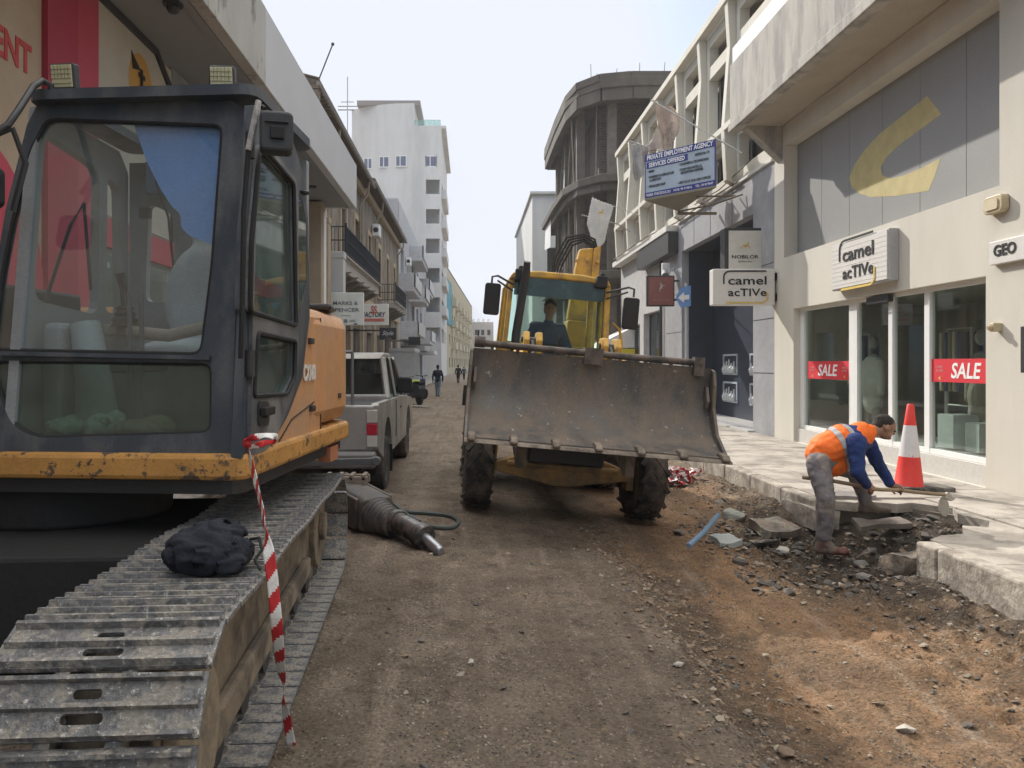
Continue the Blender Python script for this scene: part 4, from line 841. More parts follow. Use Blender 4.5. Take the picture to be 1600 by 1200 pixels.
# ---------------------------------------------------------------- left: old two storey house with long balcony
M_OLD = mat('old_plaster', (.27, .23, .18), rough=.95, var=.16, scale=1.2, bump=.5, bscale=10, c2=(.15, .12, .095), c2scale=1.2, c2amt=.4, streak=.5)
M_TAN = mat('tan_surround', (.45, .36, .25), rough=.85, var=.08, bump=.1)
M_STONE = mat('sandstone_pier', (.38, .31, .22), rough=.9, var=.12, scale=2, bump=.3)
def old_house(name, lab, y0, y1, zt, wins, pier=()):
    t = thing(name, lab, 'house', (-4.9, (y0 + y1) / 2, 0))
    FW = FL((-4.9, 0, 0))
    hs_ = [rect(a, a + 1.15, 5.15, 7.75) for a in wins]; dn = [rect(a - .2, a + 1.6, .15, 3.1) for a in wins]
    b = MB(FW); b.plate(rect(y0, y1, -.1, zt), hs_ + dn, .25); b.build('wall', M_OLD, t)
    for k, a in enumerate(wins):
        b = MB(FW); b.plate(rect(a - .2, a + 1.35, 5.05, 8.0), [rect(a, a + 1.15, 5.15, 7.75)], .05, M=Matrix.Translation((0, 0, .05))); b.build('window_surround', M_TAN, t, bevel=.01)
        b = MB(FW @ Matrix.Translation((0, 0, -.12))); b.box(a, a + .57, 5.15, 7.75, -.04, 0); b.box(a + .585, a + 1.15, 5.15, 7.75, -.04, 0)
        for j in range(26): b.box(a + .05, a + .52, 5.22 + j * .096, 5.25 + j * .096, 0, .015); b.box(a + .63, a + 1.1, 5.22 + j * .096, 5.25 + j * .096, 0, .015)
        b.build('shutter', mat('shutter_brown', (.10, .075, .055), rough=.7), t)
        b = MB(FW @ Matrix.Translation((0, 0, -.2))); b.box(a - .25, a + 1.65, .1, 3.15, -.03, 0); b.build('shop_glass', M_WGLASS, t)
        b = MB(FW); b.box(a + 1.9, a + 2.3, -.05, 4.3, .01, .1); b.build('pier', M_STONE, t, bevel=.01)
    b = MB(FW); b.box(y0, y1, 4.3, 4.6, 0, .12); b.box(y0, y1, zt - .4, zt - .1, 0, .2); b.build('cornice', M_TAN, t, bevel=.02)
    # roof: boarded eave, gutter, corrugated sheet edge
    b = MB(); b.prism([(-4.35, zt), (-4.35, zt + .12), (-9, zt + 1.3), (-9, zt)], y0, y1, axis='y'); b.build('roof', mat('roof_brown', (.12, .095, .075), rough=.9, bump=.3), t)
    b = MB(); n = int((y1 - y0) / .18); b.tube([(-4.32, y0, zt + .03), (-4.32, y1, zt + .03)], .07, 8); b.build('gutter', mat('gutter_grey', (.24, .22, .19), rough=.7), t)
    vs_, f_ = [], []
    for i in range(n * 4 + 1):
        y = y0 + i * .18 / 4
        for x, zz in ((-4.28, zt + .16), (-9.2, zt + 1.42)): vs_.append((x, y, zz + .035 * math.cos(i * math.pi / 2)))
    f_ = [(2 * i, 2 * i + 1, 2 * i + 3, 2 * i + 2) for i in range(n * 4)]
    b = MB(); b.add(vs_, f_); q = b.build('roof_tiles', mat('tile_old', (.16, .13, .10), rough=.95, var=.3, scale=5), t, smooth=True, ang=180); q.modifiers.new('s', 'SOLIDIFY').thickness = .03
    # near gable end seen above the canopy: rafters and broken plaster
    b = MB(); b.prism([(-4.9, 0), (-4.9, zt), (-7, zt + .5), (-7, 0)][::-1], y0 - .02, y0 + .2, axis='y')
    b.build('end_wall', mat('end_plaster', (.33, .31, .28), rough=.95, var=.2, scale=2, bump=.6, c2=(.13, .11, .09), c2amt=.5, c2scale=1.5), t)
    for y in (y0 + 4.2, y1 - 1.2):
        b = MB(); b.tube([(-4.4, y, zt), (-4.45, y, zt - .5), (-4.8, y + .1, zt - 1.0), (-4.82, y + .1, .1)], .05, 8); b.build('drainpipe', mat('pipe_tan', (.36, .30, .22), rough=.7), t, smooth=True)
    return t
oh = old_house('old_house', 'old plaster house with long iron balcony just past the canopy on the left', 21.7, 34.6, 9.5, (24.6, 29.0, 32.4))
b = MB()
for k in range(9): b.beam((-4.3, 21.75 + k * .3, 9.45), (-5, 21.75 + k * .3, 9.4), .08, .12)
b.box(-4.95, -4.3, 21.7, 22.0, 9.0, 9.35); b.build('rafter', mat('rafter_wood', (.16, .12, .09), rough=.9), oh)
oh2 = old_house('old_house', 'tan old house with arched window surrounds, farther down on the left', 34.62, 52, 9.75, (36.6, 40.6, 44.6, 48.6))
# sandstone piers and white column under the canopy end
for k, (xa, ya, zt_, m_, w_) in enumerate(((-4.35, 20.6, 5.95, M_STONE, .35), (-4.2, 21.25, 5.9, M_WHITEFR, .14), (-4.3, 22.4, 5.9, M_STONE, .16), (-4.15, 23.3, 5.0, M_CANW, .3))):
    b = MB(); b.box(xa - w_, xa + w_, ya, ya + .4, -.1, zt_); b.box(xa - w_ - .03, xa + w_ + .03, ya - .03, ya + .43, -.1, .35); b.box(xa - w_ - .02, xa + w_ + .02, ya - .02, ya + .42, zt_ - .2, zt_ + .003)
    tag(b.build('pillar', m_, bevel=.015), ['wide sandstone pillar right behind the excavator, nearest the camera', 'slim white post beside the wide sandstone pillar', 'narrow sandstone pilaster left of the iron balcony', 'short white pier ending at the balcony railing'][k], 'pillar')
# long balcony
def balcony(y0, y1, x0, zb, thick, parent, brackets=True, dy=.13):
    b = MB(); b.box(x0, -4.9, y0, y1, zb - thick, zb); b.box(x0 - .0, x0 + .1, y0 - .06, y1, zb, zb + .08); b.build('balcony_slab', mat('balcony_plaster', (.38, .35, .31), rough=.9, var=.15, bump=.3), parent, bevel=.02)
    b = MB(); n = int((y1 - y0) / dy)
    for i in range(n + 1):
        y = y0 + i * dy; b.cyl((x0 + .07, y, zb + .08), (x0 + .07, y, zb + 1.0), .011, n=5)
    for i in range(1, 7): b.cyl((x0 + .07 - i * .12, y0 + .03, zb + .08), (x0 + .07 - i * .12, y0 + .03, zb + 1.0), .011, n=5)
    for z in (.15, .55, .99): b.box(x0 + .05, x0 + .09, y0, y1, zb + z - .015, zb + z + .015); b.box(-4.9, x0 + .05, y0 + .01, y0 + .05, zb + z - .015, zb + z + .015)
    b.box(x0 + .04, x0 + .1, y0, y0 + .06, zb, zb + 1.1); b.build('railing', flat('wrought_iron', (.03, .032, .04)), parent)
    if brackets:
        k = y0 + .3
        while k < y1: b = MB(); b.prism([(x0 + .2, zb - thick), (-4.9, zb - thick), (-4.9, zb - thick - .5)], k, k + .16, axis='y'); k += 1.6; b.build('bracket', mat('bracket_stone', (.22, .2, .17), rough=.9), parent)
balcony(24.85, 34.4, -4.1, 5.05, .45, oh)
balcony(41.5, 48, -4.1, 4.9, .3, oh2)
# antenna and leaning mast
b = MB(); b.cyl((-4.6, 22.6, 9.6), (-4.05, 22.6, 11.6 - .6), .02, n=6); b.ball((-4.05, 22.6, 11.0), .05); b.tube([(-4.65, 22.6, 9.6), (-4.62, 21.0, 8.2)], .015, 5)
tag(b.build('antenna', M_DARKFR), 'thin leaning rod antenna with a knob on the old roof', 'antenna')
b = MB(); p0 = at(543, 160, 60); b.cyl((p0.x, 60, 10), (p0.x, 60, p0.z + 2.0), .04, n=6); b.box(p0.x - .5, p0.x + .5, 59.98, 60.02, p0.z, p0.z + .06); tag(b.build('mast', flat('mast_grey', (.4, .4, .4))), 'faint upright aerial mast against the sky by the white tower', 'antenna')

# ---------------------------------------------------------------- left: signs along the street
t = thing('shop_sign', 'square white projecting sign with two rows of thin grey capitals', 'sign', (-3.9, 24, 2.8))
S0 = at(512, 508, 22.8); S1 = at(568, 457, 22.8)
b = MB(); b.box(S0.x, S1.x, 22.8, 22.95, S0.z, S1.z); b.build('sign_box', mat('sign_pale_green', (.62, .64, .61), rough=.5, bump=0), t, bevel=.015)
cx, cz = (S0.x + S1.x) / 2, (S0.z + S1.z) / 2
b = MB(FC((cx, 22.795, cz))); b.text('MARKS &', w=.74, h=.11, M=T_((0, .17, 0)), bold=.012); b.text('SPENCER', w=.82, h=.11, M=T_((0, -.03, 0)), bold=.012); b.box(-.14, .14, -.21, -.195, 0, .005)
b.ball((-.2, -.36, .0), (.05, .05, .01)); b.box(-.05, .05, -.41, -.31, 0, .006); b.text('cafe', w=.17, h=.06, M=T_((.2, -.35, 0))); b.ball((.3, -.45, 0), (.06, .03, .01)); b.build('lettering', flat('thin_grey', (.16, .16, .17)), t)
b = MB(); b.box(-4.9, S0.x, 22.8, 22.9, S0.z + .1, S0.z + .15); b.box(-4.4, S0.x, 22.81, 22.9, S0.z + .25, S0.z + .85); b.build('bracket', M_SIGNW, t)
t = thing('shop_sign', 'wide white and red projecting sign right behind the square white one', 'sign', (-4, 30, 3))
S0 = at(562, 508, 28.5); S1 = at(607, 475, 28.5)
b = MB(); b.box(S0.x, S1.x, 28.5, 28.65, S0.z, S1.z); b.build('sign_box', M_SIGNW, t, bevel=.015)
cx, cz = (S0.x + S1.x) / 2, (S0.z + S1.z) / 2
b = MB(FC((cx, 28.495, cz))); b.text('FACTORY', w=.85, h=.2, M=T_((.0, 0, 0)), shear=.2, bold=.02); b.build('lettering', M_BLK, t)
b = MB(FC((cx, 28.488, cz))); b.text('SS', w=.22, h=.3, M=T_((0, .18, 0)), bold=.03); b.box(-.42, .38, -.25, -.15, 0, .006); b.build('red_lettering', flat('faded_red', (.5, .14, .1)), t)
b = MB(); b.box(-4.9, S0.x, 28.5, 28.6, cz - .04, cz + .04); b.build('bracket', M_DARKFR, t)
t = thing('shop_sign', 'small black sign with a white scribble above the pickup truck', 'sign', (-3.4, 30, 2.6))
S0 = at(593, 531, 30.5); S1 = at(619, 512, 30.5); cx, cz = (S0.x + S1.x) / 2, (S0.z + S1.z) / 2
b = MB(); b.box(S0.x, S1.x, 30.5, 30.6, S0.z, S1.z); b.build('sign_box', M_DARKFR, t, bevel=.01)
b = MB(FC((cx, 30.495, cz))); b.text('Style', w=.45, h=.22, shear=.4, bold=.01); b.box(-.12, .14, -.19, -.175, 0, .004); b.build('lettering', flat('scribble', (.5, .5, .52)), t)
b = MB(); b.box(-4.9, S0.x, 30.5, 30.56, cz + .1, cz + .16); b.build('bracket', M_DARKFR, t)
t = thing('shop_sign', 'plain black sign above a white shutter, second beyond the pickup', 'sign', (-3.5, 43, 2.8))
S0 = at(638, 539, 44); S1 = at(657, 526, 44)
b = MB(); b.box(S0.x, S1.x, 44, 44.12, S0.z, S1.z); b.box(S0.x + .05, S1.x - .05, 43.99, 44, (S0.z + S1.z) / 2 - .02, (S0.z + S1.z) / 2 + .03); b.build('sign_box', M_DARKFR, t, bevel=.01)
b = MB(); b.box(-4.9, S0.x, 44, 44.06, S0.z + .2, S0.z + .26); b.build('bracket', M_DARKFR, t)
b = MB(); b.box(-4.8, -3.3, 45, 49, -.05, 2.3); b.box(-4.8, -3.25, 44.95, 49.05, 2.3, 2.5)
for k in range(16): b.box(-3.3, -3.285, 45.1 + k * .24, 45.12 + k * .24, .0, 2.25)
tag(b.build('kiosk', mat('kiosk_white', (.45, .46, .46), rough=.6, bump=.05), bevel=.01), 'white boxy kiosk front under the plain black sign', 'kiosk')

# ---------------------------------------------------------------- left far: grey modern block, white tower, yellow block, end block
M_MOD = mat('pale_grey_render', (.42, .42, .43), rough=.85, var=.05, scale=.5, bump=.05)
md_ = thing('modern_block', 'low pale grey block with stepped balconies below the white tower', 'building', (-5, 62, 0))
b = MB(FL((-4.9, 0, 0))); b.plate(rect(52.05, 81, -.1, 12.6), [rect(54 + k * 5.2, 56.6 + k * 5.2, z, z + 2.0) for k in range(5) for z in (4.6, 7.9)] + [rect(54 + k * 5.2, 57.4 + k * 5.2, .2, 2.9) for k in range(5)], .25)
b.box(52.05, 81, 12.6, 12.8, -8, 0); b.build('wall', M_MOD, md_)
b = MB(); b.box(-12, -4.9, 52.06, 52.3, 0, 12.6); b.build('end_wall', M_MOD, md_)
b = MB(); b.box(-5.4, -5.2, 52.5, 80.8, -.1, 12.5); b.build('window_glass', M_WGLASS, md_)
for y0, y1, x0, z in ((53, 60, -3.9, 6.9), (53.5, 61, -3.7, 3.6), (62, 70, -3.9, 10.2), (62, 68, -3.7, 6.9), (71, 79, -3.7, 3.7), (70, 78, -3.8, 8.4)):
    b = MB(); b.box(x0, -4.9, y0, y1, z - .3, z); b.box(x0, x0 + .12, y0, y1, z, z + .95); b.box(x0 + .12, -4.9, y0, y0 + .12, z, z + .95); b.build('balcony', mat('balcony_white', (.52, .52, .53), rough=.8), md_, bevel=.02)
tw = thing('white_tower', 'tall white apartment tower with corner balconies on the left skyline', 'building', (-8, 90, 0))
M_TW = mat('tower_white', (.60, .59, .575), rough=.85, var=.03, scale=.3, bump=.03, c2=(.47, .46, .445), c2scale=.35, c2amt=.35, c2sharp=.12, streak=.25)
wn_ = [(-10.95, 23.2), (-9.2, 23.2), (-7.4, 23.2), (-4.7, 23.1)]
lg = [(-4.75, -3.25, z, z + 1.55) for z in (19.7, 16.55, 13.4, 10.25, 7.1, 3.9)]
b = MB(FC((0, 82, 0))); b.plate(rect(-6, -3.1, -.1, 26.7), [rect(*q) for q in lg] + [rect(-4.7, -3.7, 22.6, 23.8)], .25)
b.build('front_wall', M_TW, tw)
b = MB(); cv = [(-13, 84.5)] + [(-13 + 7 * k / 8, 82 + 2.2 * (1 - math.sin(math.pi / 2 * k / 8)) ** 1.3) for k in range(9)] + [(-6, 92), (-13, 92)]
b.prism(cv, -.1, 29.4); b.build('curved_wall', M_TW, tw, smooth=True, ang=30)
b = MB(); b.box(-12.2, -5.4, 82.6, 91, 29.4, 29.9); b.box(-14.5, -12.2, 84, 84.1, 29.3, 29.4); b.box(-14.5, -12.2, 84, 84.1, 29.7, 29.78); b.build('roof_plant', mat('plant_brown', (.22, .2, .18), rough=.9), tw)
for x, z in wn_[:3] + [(-4.2, 23.2)]:
    yw = 82 + 2.2 * (1 - math.sin(math.pi / 2 * (x + 13) / 7)) ** 1.3 - .1 if x < -6 else 82.02
    window(tw, FC((x, yw - .02, z)), -.6, .6, -.6, .6, fw=.09, fm=M_WHITEFR, gm=flat('blue_pane', (.10, .12, .2)), mull=(-.1,))
b = MB(FL((-3.1, 0, 0))); b.plate(rect(82.26, 101, -.1, 26.7), [rect(83, 90, q[2], q[3]) for q in lg] + [rect(92, 94, q[2], q[3]) for q in lg] + [rect(96, 98, q[2], q[3]) for q in lg], .25); b.build('side_wall', M_TW, tw)
b = MB(); b.box(-5.6, -5.4, 82.3, 100, 0, 26.6); b.box(-5.39, -3.5, 85, 85.1, 0, 26.6); b.box(-5.39, -4.6, 85.11, 100, 0, 26.6); b.box(-6, -3.4, 100.5, 101, 0, 26.6); b.build('recess_wall', mat('recess_grey', (.58, .57, .56), rough=.9), tw)
b = MB()
for q in lg: b.box(-6, -3.12, 82.26, 100.8, q[2] - .25, q[2] - .05)
b.box(-6, -2.6, 82.0, 101.5, 26.7, 27.0); b.build('floor_slab', M_TW, tw)
for q in lg[:5]: b = MB(); b.box(-3.09, -2.6, 83, 92, q[2] - .3, q[2] + .75); b.build('balcony', M_TW, tw, bevel=.03)
b = MB(); b.box(-6, -3.2, 82.2, 82.24, 27.0, 27.7); b.box(-3.24, -3.2, 82.2, 100, 27.0, 27.7); b.build('glass_rail', glass('green_glass', (.75, .88, .85), 1.5, dirt=.3, dcol=(.5, .65, .62)), tw)
yb = thing('apartment_block', 'yellowish apartment block with a turquoise corner farther down on the left', 'building', (-2, 130, 0))
M_YB = mat('yellow_render', (.42, .37, .25), rough=.9, var=.12, scale=.4, bump=.1)
Y0_, X0_, X1_, Y1_ = 108, -3.3, .4, 185
ex_ = Vector((X1_ - X0_, Y1_ - Y0_, 0)); ln_ = ex_.length
FY = fr((X0_, Y0_, 0), ex_, (0, 0, 1))
b = MB(FY); b.plate(rect(0, ln_, -.1, 15), [rect(4 + k * 5.5, 6.2 + k * 5.5, z, z + 1.5) for k in range(13) for z in (1, 4.4, 7.6, 10.8)], .3); b.build('wall', M_YB, yb)
b = MB(FY); b.box(0, ln_, 0, 14.9, -6, -5.5); b.box(0, ln_, 15, 15.3, -6, 0); b.build('core', M_DARK, yb)
b = MB(); b.box(-9, X0_ - .02, Y0_ - .3, Y0_, -.1, 15.0); b.build('end_wall', M_YB, yb)
for k in range(6):
    for z in (3.8, 7.1, 10.3): b = MB(FY); b.box(8 + k * 10, 12 + k * 10, z, z + 1.0, 0, .8); b.build('balcony', mat('balcony_yellow', (.5, .46, .34), rough=.85), yb)
b = MB(FY); b.box(-.1, 8, 7.2, 13.5, .01, .15); b.box(-1.4, -.1, 7.2, 13.5, -1, .12); b.build('turquoise_panel', flat('turquoise', (.05, .25, .32)), yb)
eb = thing('apartment_block', 'pale low block closing the far end of the street', 'building', (3, 200, 0))
b = MB(FC((0, 200, 0))); b.plate(rect(-2, 6, -.1, 12.2), [rect(1.2 + k * 1.6, 2.0 + k * 1.6, z, z + 1.4) for k in range(3) for z in (6, 9)], .3); b.box(-2, 6, 0, 12.2, -10, -9); b.box(5.7, 6, 0, 12.2, -9, -.3); b.box(-2, 6, 12.2, 12.4, -10, 0); b.build('wall', mat('far_beige', (.40, .37, .33), rough=.9), eb)
b = MB(); b.box(-1, 5.5, 201, 201.2, 0, 12); b.build('core', M_DARK, eb)
b = MB()
for k in range(4): b = MB(); b.cyl((.8 + k * 1.3, 203, 12.4), (.8 + k * 1.3, 203, 13.4), .4, n=8); b.build('roof_tank', M_WHT, eb)
def ac_unit(x, y, z, lab, parent_lab=None):
    t = thing('air_conditioner', lab, 'air conditioner', (x, y, z)); b = MB(); b.box(x, x + .35, y, y + .85, z, z + .6); b.build('case', M_WHITEFR, t, bevel=.03)
    b = MB(fr((x + .18, y, z + .3), (1, 0, 0), (0, 0, 1))); b.lathe([(.13, 0), (.13, .012)], 16); b.build('grille', M_DARKFR, t)
ac_unit(-4.85, 26.8, 3.5, 'white air conditioner on the old house wall under the long iron balcony'); ac_unit(-4.85, 37.9, 7.9, 'white air conditioner high on the tan old house wall'); ac_unit(-4.85, 57.8, 9.0, 'white air conditioner on the pale grey block beneath its top floor')
# small street clutter far off: shop blinds and awnings on the left
for k, (y, z, c_, l_) in enumerate(((57, 2.9, (.35, .35, .36), 'grey canopy over the far shop, nearest of the far left canopies'), (72, 2.8, (.5, .5, .5), 'pale canopy beneath the modern block'), (112, 3.0, (.6, .56, .48), 'cream canopy below the yellowish block'))):
    b = MB(); b.prism([(-4.9, z + .3), (-3.4, z), (-3.4, z - .35), (-4.9, z - .35)], y, y + 7, axis='y'); tag(b.build('canopy', flat('canopy_%d' % k, c_), bevel=.02), l_, 'canopy')
# ---------------------------------------------------------------- excavator
HB = Vector((.073, .9973, 0)); HA = Vector((-.9973, .073, 0)); HC = Vector((-1.04, 3.5, 0)); UPZ = Vector((0, 0, 1))
H = Matrix.Identity(4)
for i in range(3): H[i][0] = HA[i]; H[i][1] = HB[i]; H[i][2] = UPZ[i]; H[i][3] = HC[i]
FF = fr(HC + UPZ * 1.19, -HA, HB * .2 + UPZ * 1.7)          # leaning front of the cab
FS = fr(HC + UPZ * 1.19, HB, UPZ)                           # right side of the cab
def pl(M, pts):
    inv = M.inverted(); n = M.to_3x3().col[2]; o = M.to_translation(); out = []
    for x, y in pts: q = inv @ hit(x, y, o, n); out.append((q.x, q.y))
    return out
M_SLATE = mat('worn_slate_paint', (.043, .054, .070), rough=.38, var=.2, scale=2, bump=.05, bscale=40, c2=(.13, .13, .13), c2scale=4, c2amt=.22, c2sharp=.12, spec=.5, streak=.4)
M_ORG = mat('faded_orange_paint', (.52, .26, .115), rough=.4, var=.10, scale=2.5, bump=.04, c2=(.36, .24, .15), c2scale=2.2, c2amt=.30, c2sharp=.15, spec=.5)
M_ORGR = mat('chipped_orange_paint', (.47, .24, .065), rough=.5, var=.2, scale=5, bump=.12, c2=(.10, .07, .05), c2scale=9, c2amt=.27, c2sharp=.02, spec=.5, speck=(.09, .06, .045), spscale=24, spamt=.75)
M_RUBB = mat('rubber', (.018, .018, .019), rough=.75, bump=.1); M_STEELD = mat('dark_steel', (.05, .05, .052), rough=.5, metal=.3, bump=.1)
M_SHOE = mat('muddy_track_steel', (.15, .15, .152), rough=.5, metal=.2, var=.4, scale=22, bump=.8, bscale=45, c2=(.275, .255, .225), c2scale=11, c2amt=.42, c2sharp=.03, dist=.012, speck=(.42, .40, .36), spscale=45, spamt=.7, grain=.2)
M_TF = mat('muddy_track_frame', (.25, .205, .15), rough=.9, var=.2, scale=4, bump=.5, bscale=20, c2=(.10, .085, .07), c2scale=3, c2amt=.4)
exc = thing('excavator', 'orange and slate tracked excavator parked in the left foreground, its glass cab facing the camera', 'excavator', (-1.9, 4.4, 0))
# tracks
TD = Vector((-.06, .998, 0)); TC = Vector((-.998, -.06, 0)); TO = Vector((-.705, 1.93, 0))
TK = Matrix.Identity(4)
for i in range(3): TK[i][0] = TC[i]; TK[i][1] = TD[i]; TK[i][2] = UPZ[i]; TK[i][3] = TO[i]
def tpath():
    pts = []
    s0, z0, r0, s1, z1, r1 = .42, .455, .365, 3.62, .43, .335
    for i in range(61): t = i / 60; pts.append((s0 + (s1 - s0) * t, (z0 + r0) + (z1 + r1 - z0 - r0) * t - .012 * math.sin(t * math.pi * 3) ** 2))
    for i in range(1, 40): a = R(90 - 180 * i / 40); pts.append((s1 + r1 * math.cos(a), z1 + r1 * math.sin(a)))
    for i in range(61): t = i / 60; pts.append((s1 + (s0 - s1) * t, (z1 - r1) + (z0 - r0 - z1 + r1) * t))
    for i in range(1, 40): a = R(270 - 180 * i / 40); pts.append((s0 + r0 * math.cos(a), z0 + r0 * math.sin(a)))
    return pts
path = [Vector((0, a, b_)) for a, b_ in tpath()]; cum = [0]
for i in range(len(path)): cum.append(cum[-1] + (path[(i + 1) % len(path)] - path[i]).length)
NSH = 48; P_ = cum[-1] / NSH
def pathat(d):
    d %= cum[-1]; i = max(k for k in range(len(path)) if cum[k] <= d); t = (d - cum[i]) / max(1e-6, cum[i + 1] - cum[i]); a, c = path[i], path[(i + 1) % len(path)]
    return a.lerp(c, t), (path[(i + 3) % len(path)] - path[i - 2]).normalized()
sh = MB()   # one shoe: slotted plate with three ribs, across = x, along = y, outward = z
hw = P_ * .47
slot = lambda cx, cy, w_, h_: rrect(cx - w_ / 2, cx + w_ / 2, cy - h_ / 2, cy + h_ / 2, h_ * .45, 3)
sh.plate([(0, -hw), (.6, -hw), (.6, hw), (0, hw)], [slot(.31, -.031, .11, .028), slot(.31, .031, .075, .026)], .016, M=Matrix.Translation((0, 0, .016)))
for t_, hh in ((-hw + .012, .022), (0, .020), (hw - .012, .022)):
    sh.prism([(t_ - .011, .015), (t_ + .011, .015), (t_ + .006, .015 + hh), (t_ - .006, .015 + hh)], .012, .588, axis='x')
for x_ in (.18, .25, .37, .44): sh.cyl((x_, -.03, -.012), (x_, -.03, -.03), .012, n=6)
sh.box(.2, .24, -hw - .02, hw, -.09, 0); sh.box(.38, .42, -hw - .02, hw, -.09, 0)
shoe_mesh = None
def make_track(off):
    global shoe_mesh
    W = Matrix.Translation(TC * off) @ TK
    b = MB(W)
    b.prism([(.45, .30), (.55, .60), (1.2, .62), (2.9, .60), (3.4, .57), (3.5, .30), (3.2, .20), (.7, .20)], .20, .46, axis='x')
    b.prism([(.40, .50), (.62, .54), (.9, .34), (3.1, .34), (3.1, .23), (.75, .2)], .15, .20, axis='x')
    t = b.build('track', M_TF, exc, bevel=.015)
    b = MB(W); b.cyl((.14, .42, .455), (.46, .42, .455), .30, n=28); b.cyl((.09, .42, .455), (.14, .42, .455), .22, .24, n=24); b.build('sprocket', M_TF, t, bevel=.01)
    b = MB(W); b.cyl((.16, 3.62, .43), (.44, 3.62, .43), .285, n=28); b.cyl((.12, 3.62, .43), (.16, 3.62, .43), .1, n=18); b.build('idler', M_TF, t, bevel=.01)
    for k in range(6): b = MB(W); b.cyl((.17, .92 + k * .43, .2), (.43, .92 + k * .43, .2), .085, n=18); b.build('roller', M_STEELD, t)
    for k in range(2): b = MB(W); b.cyl((.2, 1.4 + k * 1.2, .72), (.4, 1.4 + k * 1.2, .72), .05, n=14); b.build('roller', M_STEELD, t)
    for k in range(NSH):
        p, d = pathat(k * P_ + .03); n_ = Vector((1, 0, 0)).cross(d)            # outward normal of the loop
        S = Matrix.Identity(4)
        for i in range(3): S[i][0] = (1, 0, 0)[i]; S[i][1] = d[i]; S[i][2] = n_[i]; S[i][3] = p[i]
        if n_.dot(p - Vector((0, 2, .44))) < 0:
            for i in range(3): S[i][2] = -n_[i]
        Wk = W @ S
        if shoe_mesh is None:
            me = bpy.data.meshes.new('track_shoe'); me.from_pydata([v for v in sh.v], [], sh.f); bm = bmesh.new(); bm.from_mesh(me); bmesh.ops.recalc_face_normals(bm, faces=bm.faces); bm.to_mesh(me); bm.free(); me.materials.append(M_SHOE); shoe_mesh = me
        o = bpy.data.objects.new('track_shoe', shoe_mesh); COL.objects.link(o); o.parent = t
        L = WM[t.name].inverted() @ Wk; WM[o.name] = Wk
        o.matrix_local = L
    return t
make_track(0); make_track(1.99)
b = MB(TK); b.box(.5, 2.1, 1.3, 2.7, .38, .8); b.cyl((1.3, 2.3, .8), (1.3, 2.3, 1.04), .5, n=36); b.build('turntable', mat('underside_dark', (.02, .02, .021), rough=.8, bump=.3), exc, bevel=.02)
# deck rail and house
b = MB(H); deck = roundpoly([(-.035, -.05), (2.62, -.05), (2.62, 2.0), (2.2, 2.62), (1.25, 2.8), (.45, 2.66), (-.03, 2.02)], .09, 3)
b.prism(deck, 1.07, 1.19); b.build('deck_rail', M_ORGR, exc, bevel=.022)
b = MB(H); b.prism([(x * .96 + .05, y * .95 + .06) for x, y in deck], 1.0, 1.068); b.build('deck_plate', M_STEELD, exc)
hs2 = roundpoly([(-.012, 1.07), (2.55, 1.07), (2.55, 2.0), (2.15, 2.5), (1.25, 2.72), (.45, 2.55), (-.015, 2.06)], .16, 5)
b = MB(H); b.prism(hs2, 1.194, 1.95); b.build('engine_cover', M_ORG, exc, bevel=.11, smooth=True)
b = MB(H); b.prism([(0, 1.6), (.05, 1.9), (.5, 2.5), (1.25, 2.68), (2.15, 2.5), (2.5, 1.8), (1.2, 1.7)], 1.955, 2.0); b.build('cover_lid', M_STEELD, exc, bevel=.02)
b = MB(FS); b.plate(pl(FS, [(381, 714), (430, 698), (500, 671), (500, 560), (500, 497), (481, 495), (470, 560), (452, 632), (425, 684), (400, 706)]), [], .03)
b.build('side_panel', M_ORG, exc, bevel=.006)
b = MB(FS @ Matrix.Translation((0, 0, .004)))
for q in ([(500, 497), (500, 671)], [(500, 600), (535, 597)], [(430, 698), (455, 655), (500, 620)]):
    q = pl(FS, q)
    for p_, r_ in zip(q, q[1:]): b.beam((*p_, 0), (*r_, 0), .006, .006, up=(0, 0, 1))
b.build('panel_seam', M_STEELD, exc)
b = MB(FS @ Matrix.Translation((0, 0, .006))); (ax, ay), = pl(FS, [(482, 582)]); b.text('CX160', w=.25, h=.10, M=T_((ax, ay, 0)) @ Matrix.Rotation(R(0), 4, 'Z'), shear=.12, bold=.03, t=.004); b.build('model_lettering', M_SIGNW, exc)
for px_, py_ in ((486, 638), (484, 533), (527, 618)): b = MB(FS @ Matrix.Translation((0, 0, .01))); (ax, ay), = pl(FS, [(px_, py_)]); b.box(ax - .04, ax + .03, ay - .018, ay + .018, -.02, .012); b.build('latch', M_STEELD, exc, bevel=.004)
b = MB(H); b.box(-.01, .08, 1.55, 1.75, .95, 1.05); b.build('reflector', mat('old_reflector', (.42, .17, .09), rough=.5, bump=.1), exc, bevel=.005)
